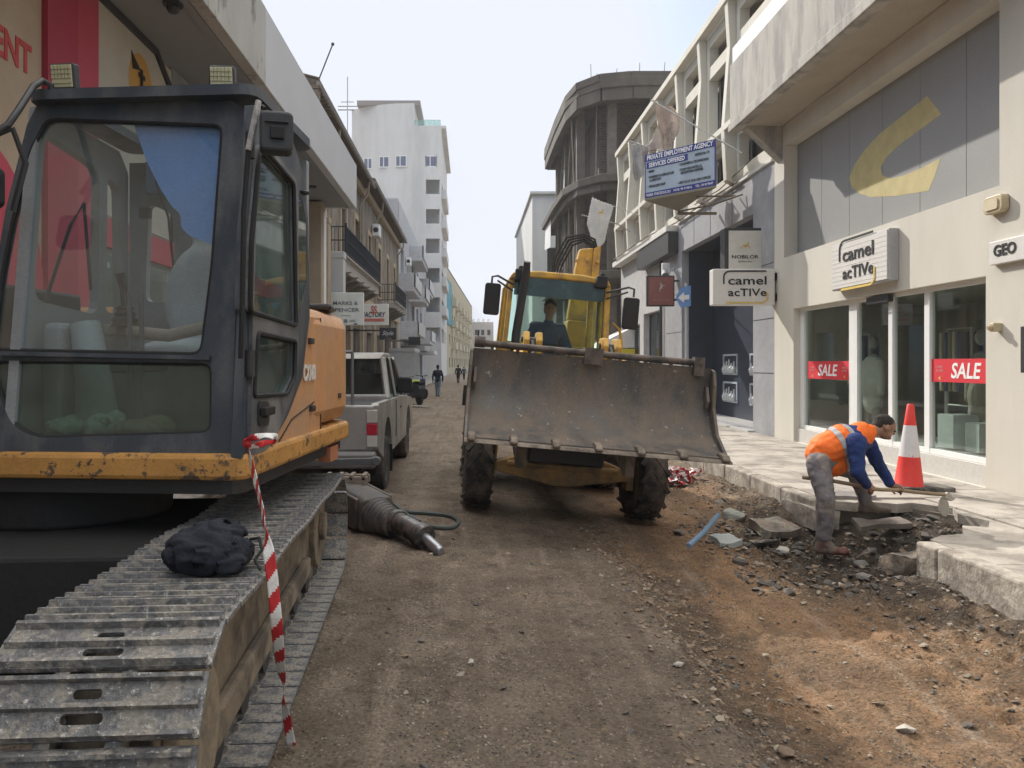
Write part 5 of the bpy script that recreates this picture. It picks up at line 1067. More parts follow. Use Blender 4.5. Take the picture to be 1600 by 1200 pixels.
# cab shell
cab = MB(FF)
fo_ = pl(FF, [(92, 149), (362, 156), (392, 178), (388, 400), (372, 716), (-30, 716), (-16, 480), (8, 330), (42, 195), (60, 160)])
w1 = roundpoly(pl(FF, [(72, 184), (348, 194), (331, 420), (314, 554), (-14, 547), (2, 420), (18, 340), (46, 232)]), .05)
w2 = roundpoly(pl(FF, [(-14, 563), (331, 567), (330, 676), (55, 684), (18, 664), (-8, 600)]), .05)
cab.plate(fo_, [w1, w2], .05); cab.build('cab_front', M_SLATE, exc, bevel=.012)
b = MB(FF @ Matrix.Translation((0, 0, -.012)))
b.tube([(x, y, 0) for x, y in w1] + [(*w1[0], 0)], .013, 8); b.tube([(x, y, 0) for x, y in w2] + [(*w2[0], 0)], .012, 8); b.build('window_seal', M_RUBB, exc, smooth=True)
G_CAB = glass('cab_glass', (.86, .92, .94), 1.95, dirt=.07, dcol=(.34, .36, .34))
G_CAB2 = glass('cab_glass_low', (.58, .68, .65), 1.75, dirt=.12, dcol=(.26, .32, .29))
b = MB(FF @ Matrix.Translation((0, 0, -.018))); b.plate(w1, [], .006); b.build('windscreen', G_CAB, exc)
b = MB(FF @ Matrix.Translation((0, 0, -.018))); b.plate(w2, [], .006); b.build('lower_window', G_CAB2, exc)
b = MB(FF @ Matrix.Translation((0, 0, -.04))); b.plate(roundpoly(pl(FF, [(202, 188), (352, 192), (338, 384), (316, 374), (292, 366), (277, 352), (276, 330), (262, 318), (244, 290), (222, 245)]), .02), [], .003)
b.build('sky_reflection', mat('sky_reflection_blue', (.19, .33, .64), rough=.5, var=.1, scale=2, bump=.05), exc)  # blue sheet behind the glass, painted as the sky's reflection in it
b = MB(FF @ Matrix.Translation((0, 0, .015))); q = pl(FF, [(40, 170), (395, 175), (5, 553), (330, 560)])
b.beam((*q[2], 0), (*q[3], 0), .02, .022, up=(0, 0, 1)); b.build('cross_rail', M_SLATE, exc)
sw1 = roundpoly(pl(FS, [(394, 236), (405, 237), (449, 287), (453, 509), (379, 487), (381, 380)]), .03)
sw2 = roundpoly(pl(FS, [(391, 520), (452, 533), (450, 590), (437, 616), (384, 619)]), .03)
sw3 = roundpoly(pl(FS, [(459, 296), (469, 312), (476, 350), (476, 440), (462, 503)]), .02)
so_ = pl(FS, [(373, 716), (386, 400), (394, 165), (408, 163), (455, 222), (471, 272), (478, 340), (481, 495), (469, 590), (447, 648), (422, 692), (405, 708)])
b = MB(FS @ Matrix.Translation((0, 0, .012))); b.plate(so_, [sw1, sw2, sw3], .05); b.build('cab_side', M_SLATE, exc, bevel=.01)
do_ = roundpoly(pl(FS, [(380, 712), (388, 400), (392, 228), (408, 224), (453, 278), (457, 300), (457, 560), (449, 620), (420, 685), (402, 706)]), .03)
b = MB(FS @ Matrix.Translation((0, 0, .034))); b.plate(do_, [sw1, sw2], .022); door = b.build('door', mat('worn_door_paint', (.085, .09, .10), rough=.4, var=.3, scale=3, bump=.06, c2=(.24, .23, .22), c2scale=4, c2amt=.28, c2sharp=.15, spec=.5), exc, bevel=.008)
b = MB(FS @ Matrix.Translation((0, 0, .036)))
for s_ in (sw1, sw2): b.tube([(x, y, 0) for x, y in s_] + [(*s_[0], 0)], .012, 6)
b.build('door_seal', M_RUBB, door, smooth=True)
b = MB(FS @ Matrix.Translation((0, 0, .01)))
for s_ in (sw1, sw2, sw3): b.plate(s_, [], .006)
b.build('side_glass', glass('side_glass', (.55, .68, .64), 1.6, dirt=.12, dcol=(.4, .42, .4)), exc)
hq = pl(FS, [(391, 627), (408, 627), (408, 665), (391, 665)])
b = MB(FS @ Matrix.Translation((0, 0, .036))); b.prism(roundpoly(hq, .03), 0, .006); hd = b.build('handle', M_STEELD, door)
b = MB(FS @ Matrix.Translation((0, 0, .045))); cxh = (hq[0][0] + hq[1][0]) / 2; b.box(cxh - .07, cxh + .07, hq[0][1] - .07, hq[0][1] - .03, 0, .03); b.cyl((cxh, hq[2][1] + .06, 0), (cxh, hq[2][1] + .06, .012), .018); b.build('lever', M_RUBB, hd, bevel=.005)
for y_ in (.35, 1.35): b = MB(FS); b.cyl((.02, y_, .03), (.02, y_ + .12, .03), .022); b.build('hinge', M_STEELD, exc)
# far side and rear of the cab, seen through the glass
FLs = fr(H @ Vector((1.10, 0, 1.19)), HB, UPZ)
b = MB(FLs); b.plate([(.0, 0), (1.05, 0), (1.05, 1.55), (.95, 1.66), (.2, 1.68)], [roundpoly([(.16, .72), (.72, .68), (.74, 1.5), (.25, 1.56)], .08), roundpoly([(.80, .7), (.97, .7), (.95, 1.45), (.82, 1.48)], .05)], .05); b.build('cab_side', mat('cab_inner_grey', (.24, .25, .26), rough=.6, var=.15, bump=.1), exc, bevel=.01)
FRr = fr(H @ Vector((1.10, 1.06, 1.19)), -HA, UPZ)
b = MB(FRr); b.plate(rect(0, 1.09, 0, 1.62), [roundpoly([(.1, .78), (.28, .78), (.28, 1.3), (.12, 1.38)], .05), roundpoly([(.42, .8), (.98, .8), (.98, 1.42), (.46, 1.42)], .08)], .05); b.build('cab_rear', mat('cab_inner_grey', (.1, .1, .1)), exc, bevel=.01)
rp = roundpoly([(-.02, .12), (1.12, .12), (1.12, 1.1), (-.02, 1.1)], .08)
RM = fr(H @ Vector((0, 0, 2.872)), HA, HB)
b = MB(RM); b.plate(rp, [rrect(.15, .95, .35, .95, .06)], .05, M=Matrix.Translation((0, 0, 0))); b.build('roof', M_SLATE, exc, bevel=.012)
b = MB(RM); b.plate(rrect(.14, .96, .34, .96, .06), [], .008); b.build('added_roof_hatch', glass('added_hatch_glass', (.85, .88, .88), 1.5), exc)  # opening and pane added to let sky light into the cab
b = MB(H); b.box(.02, 1.08, .1, 1.04, 1.18, 1.21); b.build('floor_mat', M_RUBB, exc)
M_SEAT = mat('seat_cloth_grey', (.48, .49, .52), rough=.95, var=.1, bump=.2, bscale=80)
m_ = blob([(H @ Vector((.52, .82, 1.95)), (.24, .09, .34)), (H @ Vector((.50, .86, 2.33)), (.13, .06, .11)), (H @ Vector((.54, .6, 1.66)), (.25, .24, .08))], .02, 6)
b = MB(); b.mesh(m_); b.build('seat', M_SEAT, exc, smooth=True)
b = MB(H); b.box(.78, .86, .35, .75, 1.74, 1.80); b.box(.2, .28, .35, .75, 1.74, 1.80); b.tube([(.25, .36, 1.80), (.5, .32, 1.74), (.72, .34, 1.76)], .035, 8); b.build('armrest', mat('armrest_tan', (.28, .22, .18), rough=.7), exc, bevel=.015)
b = MB(H); b.prism(roundpoly([(.96, .15), (1.06, .15), (1.06, .5), (.96, .5)], .04), 1.2, 1.8); b.prism([(.72, .45), (.92, .45), (.92, .8), (.72, .8)], 1.55, 1.78); b.build('console', mat('console_grey', (.26, .27, .28), rough=.6, var=.08, bump=.05), exc, bevel=.03)
b = MB(H); b.tube([(.82, .25, 1.2), (.84, .24, 1.5), (.90, .26, 1.80)], [.11, .085, .07], 14); b.build('lever_column', mat('console_pale', (.34, .36, .36), rough=.6, bump=.05), exc, smooth=True)
for a_, c_ in ((.76, .38), (.18, .42)):
    b = MB(H); b.lathe([(.07, 0), (.055, .02), (.065, .035), (.045, .05), (.055, .065), (.035, .08), (.045, .095), (.02, .11)], 14, T_((a_, c_, 1.79))); b.tube([(a_, c_, 1.88), (a_, c_ - .01, 1.98), (a_ + .01, c_ - .03, 2.06)], [.02, .018, .026], 8); b.build('joystick', M_RUBB, exc, smooth=True)
b = MB(H)
for a_ in (.60, .66): b.tube([(a_, .3, 1.2), (a_ + .01, .27, 1.5), (a_ - .02, .2, 1.95)], .012, 6); b.box(a_ - .03, a_ + .03, .22, .36, 1.21, 1.25)
b.build('travel_lever', mat('lever_grey', (.12, .13, .14), rough=.5), exc)
b = MB(H); b.tube([(.9, .98, 2.7), (.78, .9, 2.45), (.72, .85, 2.1), (.66, .8, 1.7)], .007, 6); b.box(.93, .99, .96, 1.0, 2.46, 2.52); b.tube([(1.07, .2, 1.9), (1.0, .3, 2.3), (1.05, .5, 2.45), (1.07, .6, 2.0)], .009, 6); b.build('cable', M_RUBB, exc, smooth=True)
b = MB(H); b.box(.30, .96, .97, 1.0, 2.6, 2.8); b.build('headlining', mat('lining_blue_grey', (.12, .16, .22), rough=.9), exc, bevel=.02)
# lamps on the roof
for px_, py_, rz_ in ((97, 119, -6), (346, 123, 3)):
    p = at(px_, py_, 3.72); LMx = Matrix.Translation(p) @ Matrix.Rotation(R(rz_), 4, 'Z') @ Matrix.Rotation(R(8), 4, 'X')
    b = MB(LMx); b.box(-.062, .062, .0, .05, -.062, .062); wl = b.build('work_light', M_STEELD, exc, bevel=.008)
    b = MB(LMx); b.box(-.053, .053, -.006, .0, -.053, .053); b.build('lens', mat('lamp_lens_yellow', (.50, .47, .30), rough=.25, spec=.6, bump=0), wl, bevel=.004)
    b = MB(LMx)
    for i in range(1, 5): b.box(-.052, .052, -.009, -.006, .053 - i * .022, .0545 - i * .022)
    for i in range(1, 6): b.box(-.053 + i * .0177, -.0515 + i * .0177, -.009, -.006, -.01, .053)
    b.build('led_grid', flat('led_line', (.22, .21, .14)), wl)
    b = MB(LMx); b.box(-.01, .01, .01, .04, -.11, -.06); b.box(-.05, .05, .0, .06, -.125, -.11); b.build('bracket', M_STEELD, wl)
# mirror, grab rails
b = MB(fr(at(433, 208, 3.42), (1, .25, 0), (0, 0, 1))); b.prism(rrect(-.075, .07, -.09, .085, .025), -.06, .05); mr_ = b.build('mirror', mat('mirror_shell', (.04, .042, .045), rough=.5, bump=.1), exc, bevel=.012)
b = MB(fr(at(433, 212, 3.42), (1, .25, 0), (0, 0, 1)) @ T_((0, 0, .051))); b.box(-.03, .03, -.03, .025, 0, .015); b.box(-.055, .05, .04, .05, 0, .01); b.build('socket', M_RUBB, mr_, bevel=.005)
b = MB(); b.tube([at(404, 158, 3.45), at(398, 190, 3.43), at(388, 235, 3.42)], [.014, .017, .015], 8); b.build('grab_rail', mat('bare_worn_metal', (.42, .40, .38), rough=.5, c2=(.1, .1, .1), c2amt=.4), exc, smooth=True)
b = MB(); b.tube([at(388, 235, 3.42), at(381, 330, 3.42), at(378, 500, 3.4), at(376, 560, 3.42)], .012, 8); b.tube([at(400, 162, 3.5), at(415, 170, 3.46)], .012, 6); b.build('wiper_arm', M_RUBB, exc, smooth=True)
b = MB(); b.tube([at(-20, 215, 3.4), at(12, 196, 3.42), at(30, 170, 3.5), at(52, 135, 3.62), at(66, 126, 3.68), at(79, 133, 3.7), at(82, 155, 3.72)], .016, 10); b.tube([at(-20, 216, 3.4), at(20, 202, 3.45), at(40, 255, 3.5), at(20, 330, 3.5)], .014, 8); b.build('mirror_arm', M_STEELD, exc, smooth=True)
b = MB(); p = at(-30, 290, 3.4); b.prism(rrect(p.x - .07, p.x + .1, p.z - .1, p.z + .08, .03), 3.36, 3.42, axis='y'); b.build('mirror', M_RUBB, exc, bevel=.01)
b = MB(); b.tube([at(455, 240, 4.3), at(466, 262, 4.45), at(472, 300, 4.5)], .01, 6); p = at(474, 301, 4.4); b.ball(p, (.035, .05, .012)); b.build('grab_rail', M_STEELD, exc, smooth=True)
# small boom foot on the hidden side
b = MB(H); b.box(1.3, 1.75, .1, .9, 1.2, 2.0); b.build('boom_foot', M_STEELD, exc, bevel=.02)

# rags on the cab floor
for k, (pa, rr, c_, nm, lb) in enumerate((((98, 664), (.09, .09, .05), (.40, .47, .40), 'rag', 'pale green crumpled rag on the cab floor, left one'), ((150, 664), (.07, .08, .055), (.42, .48, .42), 'rag', 'pale crumpled rag in the middle of the cab floor'), ((215, 668), (.12, .09, .045), (.28, .26, .20), 'rag', 'brown crumpled rag on the cab floor, right one'))):
    p = hit(pa[0], pa[1], H @ Vector((0, .12, 0)), HB); p.z = 1.25 + rr[2] * .8; rr = tuple(x * 1.2 for x in rr); p += HB * .06
    mm = blob([(p, rr), (p + Vector((.04, .03, .01)), (rr[0] * .6, rr[1] * .7, rr[2]))], .009, 2, disp=.02, dscale=14, seed=k * 3)
    b = MB(); b.mesh(mm); tag(b.build(nm, mat('rag_%d' % k, c_, rough=.95), smooth=True, ang=180), lb, 'rag')
# dark jacket thrown on the track
p = Vector((-.965, 2.82, .86))
mm = blob([(p + Vector((0, 0, .055)), (.15, .14, .085)), (p + Vector((-.08, .04, .045)), (.075, .09, .06)), (p + Vector((.08, .02, .04)), (.075, .10, .055)), (p + Vector((.02, .05, .09)), (.10, .10, .065)), (p + Vector((.10, -.06, .02)), (.06, .06, .04))], .007, 2)
for v_ in mm.vertices:
    q_ = v_.co - p; s1 = noise.noise(q_ * 7 + Vector((3, 0, 0))); rg = abs(math.sin((q_.x * 16 + q_.y * 9 + q_.z * 22) + 5 * s1)); rg2 = abs(noise.noise(Vector((q_.x * 9, q_.y * 22, q_.z * 22)) + Vector((1, 4, 2)))); v_.co += v_.normal * (.024 * rg ** .6 - .03 * rg2 - .008)
t = thing('jacket', 'crumpled dark navy jacket lying on the near track', 'jacket', p)
b = MB(); b.mesh(mm); b.build('cloth', mat('jacket_navy', (.016, .018, .027), rough=.95, var=.2, bump=.4, bscale=90), t, smooth=True, ang=180)
b = MB(); b.tube([p + Vector((.15, .02, .09)), p + Vector((.19, .0, .10)), p + Vector((.205, -.02, .06)), p + Vector((.185, -.04, .03)), p + Vector((.21, -.06, .0))], .006, 6); b.build('strap', M_RUBB, t, smooth=True)

# striped barrier tape tied at the cab corner and hanging to the ground
def ribbon(pts, wd, nm, label, cat, stripe=.11, tw=None, parent=None, slant=.5):
    b = MB(); d = 0; n = len(pts)
    vs_, ds = [], []
    for i, p_ in enumerate(pts):
        t_ = (pts[min(i + 1, n - 1)] - pts[max(i - 1, 0)]).normalized(); a = tw[i] if tw else 0
        side = t_.cross(Vector((0, 1, 0))); side = (Vector((1, 0, 0)) if side.length < .2 else side).normalized()
        side = Matrix.Rotation(a, 3, t_) @ side
        vs_.append((p_ - side * wd / 2, p_ + side * wd / 2)); 
        if i: d += (pts[i] - pts[i - 1]).length
        ds.append(d)
    m = 6
    V = []
    for l_, r_ in vs_: V += [l_.lerp(r_, j / m) for j in range(m + 1)]
    for i in range(n - 1):
        for j in range(m):
            b.m = int(((ds[i] + ds[i + 1]) / 2 + (j / m) * wd * slant * 2) / stripe) % 2
            k = i * (m + 1) + j; b.f.append((k, k + 1, k + m + 2, k + m + 1)); b.k.append(b.m)
    b.v = [Vector(v) for v in V]
    o = b.build(nm, [flat('tape_red', (.50, .035, .04), rough=.35), flat('tape_white', (.72, .70, .68), rough=.35)], parent, smooth=True, ang=180)
    o.modifiers.new('s', 'SOLIDIFY').thickness = .0012
    if label: tag(o, label, cat)
    return o
top = at(386, 692, 3.36); bot = Vector((-.74, 3.16, gz(-.74, 3.16) + .012))
tt = thing('barrier_tape', 'red and white striped tape tied at the cab corner, hanging down to the soil', 'tape', bot)
pts, tw = [], []
for i in range(140):
    t_ = i / 139; px_ = [(0, 386, 692), (.06, 392, 722), (.25, 410, 800), (.5, 426, 905), (.75, 437, 1030), (.92, 446, 1110), (1, 455, 1165)]
    for q0, q1 in zip(px_, px_[1:]):
        if q0[0] <= t_ <= q1[0]: s_ = (t_ - q0[0]) / (q1[0] - q0[0]); X = q0[1] + (q1[1] - q0[1]) * s_; Z = q0[2] + (q1[2] - q0[2]) * s_; break
    yd = 3.36 - .52 * smoothstep(.02, .42, t_) + .24 * smoothstep(.6, 1, t_); p_ = at(X, Z, yd); pts.append(p_); tw.append(.55 * math.sin(t_ * 9) + .75 * math.exp(-((t_ - .33) / .05) ** 2) + .8 * math.exp(-((t_ - .86) / .04) ** 2) + (1.2 * (1 - t_ / .12) if t_ < .12 else 0))
ribbon(pts, .043, 'strip', None, None, stripe=.062, tw=tw, parent=tt)
pts = [at(x, y, yy_) for x, y, yy_ in ((388, 700, 3.36), (384, 690, 3.35), (395, 684, 3.33), (415, 680, 3.32), (430, 682, 3.34), (428, 690, 3.38), (412, 693, 3.40), (396, 697, 3.38), (387, 700, 3.36))]
fine = []
for a, c in zip(pts, pts[1:]): fine += [a.lerp(c, k / 6) for k in range(6)]
ribbon(fine, .03, 'loop', None, None, stripe=.11, tw=[math.sin(i * .25) for i in range(len(fine))], parent=tt)
b = MB(); b.ball(top, (.02, .02, .022)); b.build('knot', MATS['tape_red'], tt, smooth=True)

# hydraulic breaker on the ground
br = thing('hydraulic_breaker', 'dark hydraulic breaker with a steel chisel lying behind the track, hose looped beside it', 'breaker', (-.7, 6.9, 0))
M_BR = mat('breaker_steel', (.062, .058, .056), rough=.5, metal=.4, var=.3, scale=6, bump=.3, c2=(.17, .14, .11), c2scale=5, c2amt=.34)
A0 = Vector((-1.42, 7.75, .34)); A1 = Vector((-.66, 6.78, .21)); A2 = Vector((-.42, 6.46, .16)); A3 = Vector((-.235, 6.22, .075))
d_ = (A3 - A0).normalized()
Q = fr(A0, d_.cross(UPZ), UPZ - d_ * UPZ.dot(d_)); L_ = (A1 - A0).length
def bl(x, y, z): return Q @ Vector((x, y, -z))     # z runs from the heel to the tip
b = MB(Q)
for xs_, ys_, z0, z1 in ((.19, .16, 0, L_ * .75),): b.prism(rrect(-.17, .17, -.15, .16, .06), -z1, 0)
n = 8
for k in range(n):
    a, c = k / n, (k + 1) / n; ra = .175 - .06 * a; rc = .175 - .06 * c
    b.cyl((0, 0, -(L_ * .72 + L_ * .3 * a)), (0, 0, -(L_ * .72 + L_ * .3 * c)), ra, rc, n=20)
b.build('housing', M_BR, br, bevel=.015, smooth=True)
b = MB(); b.cyl(A1 - d_ * .05, A2 + d_ * .06, .095, .088, n=22); b.cyl(A2 - d_ * .03, A2 + d_ * .08, .10, n=22); b.cyl(A1 - d_ * .0, A1 + d_ * .06, .108, n=22); b.build('front_head', mat('breaker_worn', (.16, .15, .145), rough=.35, metal=.7, c2=(.05, .045, .04), c2amt=.45), br, smooth=True, bevel=.006)
b = MB(); b.cyl(A2 + d_ * .05, A3 - d_ * .03, .047, n=18); b.cyl(A3 - d_ * .03, A3, .047, .034, n=18); b.build('chisel', mat('chisel_bare', (.33, .34, .36), rough=.35, metal=.8), br, smooth=True, bevel=.006)
b = MB(Q)
for sx in (-.175, .175): b.prism([(sx - .02, -.13), (sx + .02, -.13), (sx + .02, .15), (sx - .02, .15)], -L_ * .7, .02)
for k in range(4):
    for sx in (-.21, .21): b.cyl((sx, .05, -.1 - k * .2), (sx * .85, .05, -.1 - k * .2), .03, n=6)
b.build('side_plate', M_BR, br, bevel=.01)
b = MB(); b.box(-1.45, -1.0, 7.45, 7.5, .42, .5); b.box(-1.45, -1.0, 7.62, 7.67, .42, .5)
for k in range(4): b.box(-1.42 + k * .12, -1.38 + k * .12, 7.45, 7.67, .46, .52)
b.build('mount_bracket', mat('bracket_muddy', (.2, .17, .14), rough=.9, bump=.4), br, bevel=.008)
hp = [(-1.3, 7.3, .42), (-1.1, 7.35, .50), (-.92, 7.4, .46), (-.75, 7.1, .3), (-.58, 6.95, .14), (-.38, 6.95, .07), (-.2, 7.05, .06), (-.12, 7.25, .06), (-.25, 7.45, .06), (-.5, 7.5, .07), (-.75, 7.5, .09), (-1.0, 7.7, .12)]
hp = [at(545, 812, 7.1), at(560, 783, 7.2), at(590, 770, 7.3), at(620, 792, 7.2), at(650, 815, 7.05), at(680, 824, 6.95), at(708, 824, 6.95), at(716, 815, 7.1), at(700, 806, 7.3), at(665, 802, 7.35), at(635, 800, 7.4), at(608, 793, 7.6)]
def smooth_pts(P, n=6):
    out = []
    for i in range(len(P) - 1):
        p0, p1, p2, p3 = P[max(i - 1, 0)], P[i], P[i + 1], P[min(i + 2, len(P) - 1)]
        for k in range(n):
            t = k / n; out.append(.5 * ((2 * p1) + (-p0 + p2) * t + (2 * p0 - 5 * p1 + 4 * p2 - p3) * t * t + (-p0 + 3 * p1 - 3 * p2 + p3) * t ** 3))
    return out + [P[-1]]
hp = [Vector((p.x, p.y, max(p.z, gz(p.x, p.y) + .025))) for p in smooth_pts(hp)]
b = MB(); b.tube(hp, .022, 8); b.build('hose', mat('hose_rubber', (.035, .045, .04), rough=.5, bump=.1), br, smooth=True)
b = MB(); b.cyl(hp[22], hp[25], .032, n=10); b.build('hose_coupling', M_STEELD, br)

# ---------------------------------------------------------------- pickup truck
pk = thing('pickup_truck', 'silver grey pickup truck parked on the left behind the excavator', 'pickup truck', (-1.9, 11, 0))
M_SIL = mat('silver_paint', (.33, .325, .31), rough=.32, metal=.35, var=.08, scale=2, bump=.02, c2=(.25, .23, .20), c2scale=2, c2amt=.35, c2sharp=.2, spec=.6)
XR, XL = -1.03, -2.72
FP = fr((XR, 0, 0), (0, 1, 0), (0, 0, 1))
def arch(cy, r, z0, n=10): return [(cy + r * math.cos(math.pi * (1 - k / n)), z0 + r * math.sin(math.pi * (1 - k / n))) for k in range(n + 1)]
prof = [(8.62, .62)] + arch(9.6, .46, .48) + [(10.3, .46)] + [(12.2, .46)] + arch(12.75, .44, .48) + [(13.55, .55), (13.62, .9), (13.4, 1.02), (12.2, 1.10), (10.55, 1.13), (8.62, 1.15)]
b = MB(FP); b.plate(prof, [], .08); b.build('body_side', M_SIL, pk, bevel=.025, smooth=True)
b = MB(fr((XL + .08, 0, 0), (0, 1, 0), (0, 0, 1))); b.plate(prof, [], .08); b.build('body_side', M_SIL, pk, bevel=.02)
b = MB(); b.box(XL + .05, XR - .05, 8.60, 8.68, .62, 1.13); tg = b.build('tailgate', M_SIL, pk, bevel=.02)
b = MB(); b.box(XL + .08, XR - .08, 8.7, 12.1, .5, .62); b.box(XL + .08, XR - .08, 12.0, 13.5, .5, 1.05); b.box(XL + .08, XR - .08, 10.45, 10.55, .5, 1.15); b.build('bed', M_SIL, pk, bevel=.01)
b = MB(); b.box(XL, XR - .02, 8.42, 8.62, .44, .62); b.build('bumper', mat('bumper_grey', (.20, .195, .19), rough=.4, metal=.3), pk, bevel=.03)
b = MB(); b.box(-1.9, -1.6, 8.40, 8.42, .48, .58); b.build('licence_plate', M_SIGNW, pk)
for x0 in (XR - .13, XL + .02):
    b = MB(); b.box(x0, x0 + .12, 8.575, 8.62, .80, .93); tl = b.build('tail_light', mat('lamp_red', (.38, .02, .04), rough=.2, bump=0, spec=.6), pk, bevel=.008)
    for z0, z1 in ((.935, 1.08), (.665, .795)): b = MB(); b.box(x0, x0 + .12, 8.577, 8.62, z0, z1); b.build('clear_lens', mat('lamp_clear', (.42, .40, .37), rough=.2, bump=0), tl, bevel=.008)
# cab greenhouse
gx = lambda x, z: x + (.10 * (z - 1.12) / .6) * (1 if x < -1.9 else -1)
def cabsec(y, z): return [(gx(XL + .05, z), y, z), (gx(XR - .05, z), y, z)]
V = cabsec(10.0, 1.12) + cabsec(12.25, 1.12) + cabsec(10.2, 1.68) + cabsec(11.5, 1.68)
b = MB(); b.beam(V[0], V[4], .08, .08); b.beam(V[1], V[5], .08, .1); b.beam(V[2], V[6], .07, .07); b.beam(V[3], V[7], .07, .07); b.beam((V[1][0], 11.0, 1.12), (V[5][0], 11.0, 1.69), .05, .06); b.beam((V[0][0], 11.0, 1.12), (V[4][0], 11.0, 1.69), .05, .06)
b.add([V[0], V[1], V[5], V[4]], [(0, 1, 2, 3)]) if False else None
b.prism([(10.12, 1.66), (10.2, 1.715), (10.5, 1.75), (11.2, 1.75), (11.5, 1.71), (11.6, 1.66)], gx(XL + .05, 1.7), gx(XR - .05, 1.7), axis='x'); b.box(XL + .06, XR - .06, 9.96, 10.04, 1.0, 1.2); b.build('cab_frame', M_SIL, pk, bevel=.03)
b = MB(); b.prism([(8.7, 1.06), (9.95, 1.06), (9.95, 1.13), (8.7, 1.11)], XL + .08, XR - .08, axis='x'); b.build('bed_cover', mat('tonneau', (.05, .05, .052), rough=.8, bump=.2), pk)
b = MB(); b.add([V[0], V[1], V[5], V[4]], [(0, 1, 2, 3)]); b.add([V[2], V[3], V[7], V[6]], [(0, 1, 2, 3)]); b.add([V[1], V[3], V[7], V[5]], [(0, 1, 2, 3)]); b.add([V[0], V[2], V[6], V[4]], [(0, 1, 2, 3)])
b.build('window', glass('truck_glass', (.25, .30, .29), 1.6, dirt=.06), pk)
b = MB(); b.box(-1.75, -1.25, 11.2, 11.35, .9, 1.45); b.box(-2.5, -2.0, 11.2, 11.35, .9, 1.45); b.ball((-1.5, 11.28, 1.52), (.12, .06, .09)); b.ball((-2.25, 11.28, 1.52), (.12, .06, .09)); b.build('seat', M_RUBB, pk, bevel=.03)
b = MB(); b.prism(rrect(-1.08, -.86, 1.17, 1.40, .05), 11.25, 11.36, axis='y'); pm = b.build('mirror', M_RUBB, pk, bevel=.02)
b = MB(); b.beam((-1.1, 11.4, 1.22), (-.98, 11.3, 1.25), .04, .05); b.build('mirror_arm', M_RUBB, pm)
def wheel(parent, c, r, w_, rimr, lug=0, nl=18, steer=0, rc=(.3, .3, .3), name='wheel'):
    """wheel about the x axis at c, its outer face towards +x"""
    M = WMf(parent) @ Matrix.Translation(c) @ Matrix.Rotation(steer, 4, 'Z') @ Matrix.Rotation(R(90), 4, 'Y')
    b = MB(M); h = w_ / 2
    b.lathe([(rimr, -h * .8), (r * .86, -h), (r * .97, -h * .82), (r, -h * .5), (r, h * .5), (r * .97, h * .82), (r * .86, h), (rimr, h * .8)], 40)
    if lug:
        for k in range(nl):
            for s in (-1, 1):
                a = 2 * math.pi * (k + (.5 if s > 0 else 0)) / nl; a2 = a + 2 * math.pi / nl * 1.1
                p0 = Vector((r * math.cos(a), r * math.sin(a), 0)); p1 = Vector((r * .985 * math.cos(a2), r * .985 * math.sin(a2), s * h * .98))
                b.beam(p0, p1, .045, lug * 2, up=p0)
    ty = b.build(name, mat('tyre_rubber', (.035, .034, .034), rough=.85, var=.25, scale=6, bump=.3, c2=(.15, .12, .095), c2scale=5, c2amt=.34, c2sharp=.1), parent, smooth=True, ang=45)
    b = MB(M)
    for s in (-1, 1): b.lathe([(.001, s * h * .35), (rimr * .45, s * h * .35), (rimr * .55, s * h * .3), (rimr * .9, s * h * .3), (rimr * 1.02, s * h * .82), (rimr * 1.02, s * h * .7)], 24)
    for k in range(6):
        a = k * math.pi / 3; b.cyl((rimr * .3 * math.cos(a), rimr * .3 * math.sin(a), h * .3), (rimr * .3 * math.cos(a), rimr * .3 * math.sin(a), h * .45), .018, n=6)
    b.build('rim', mat('rim_%02d' % int(rc[0] * 99), rc, rough=.4, metal=.4, c2=(.14, .11, .08), c2amt=.4), ty, smooth=True)
    return ty
def WMf(p): return WM[p.name]
RT = Matrix.Translation((1.9, -11, 0))
for x in (-1.16, -2.6):
    for y in (9.6, 12.75): wheel(pk, RT @ Vector((x, y, .35)), .36, .24, .2, rc=(.38, .38, .38))
b = MB(); b.beam((-1.1, 8.85, .3), (-.98, 9.0, .62), .02, .3) if False else b.box(-1.25, -1.02, 10.02, 10.04, .2, .55); b.build('mud_flap', M_RUBB, pk)
b = MB()
for x in (-1.34, -2.4): b.cyl((x, 8.72, .65), (x, 8.72, 1.74), .018, n=8)
b.cyl((-2.4, 8.72, 1.73), (-1.34, 8.72, 1.73), .018, n=8)
b.build('load_rack', mat('rack_steel', (.16, .17, .18), rough=.5, metal=.4), pk)
b = MB(); b.beam((-2.6, 8.15, .52), (-1.0, 8.2, .56), .07, .07); b.beam((-1.9, 8.15, .52), (-1.9, 8.5, .5), .06, .06); b.beam((-1.05, 8.2, .56), (-1.05, 8.45, .56), .05, .05); b.cyl((-1.0, 8.14, .56), (-1.0, 8.24, .56), .045); b.build('tow_bar', mat('tow_bar_grey', (.12, .125, .13), rough=.5, metal=.4), pk, bevel=.006)
b = MB(); b.box(-1.06, -1.02, 10.6, 10.605, .6, 1.1); b.box(-1.035, -1.022, 11.3, 11.42, .95, .98); b.build('door_handle', M_STEELD, pk)
# leaning pole by the pickup
b = MB(); b.tube([at(606, 528, 15.5), at(602, 570, 15.5), at(604, 640, 15.6)] + [Vector((-1.7, 15.6, 0))], .045, 8)
tag(b.build('pole', mat('pole_dark', (.10, .085, .075), rough=.8), smooth=True), 'dark bent pole standing beyond the pickup cab', 'pole')
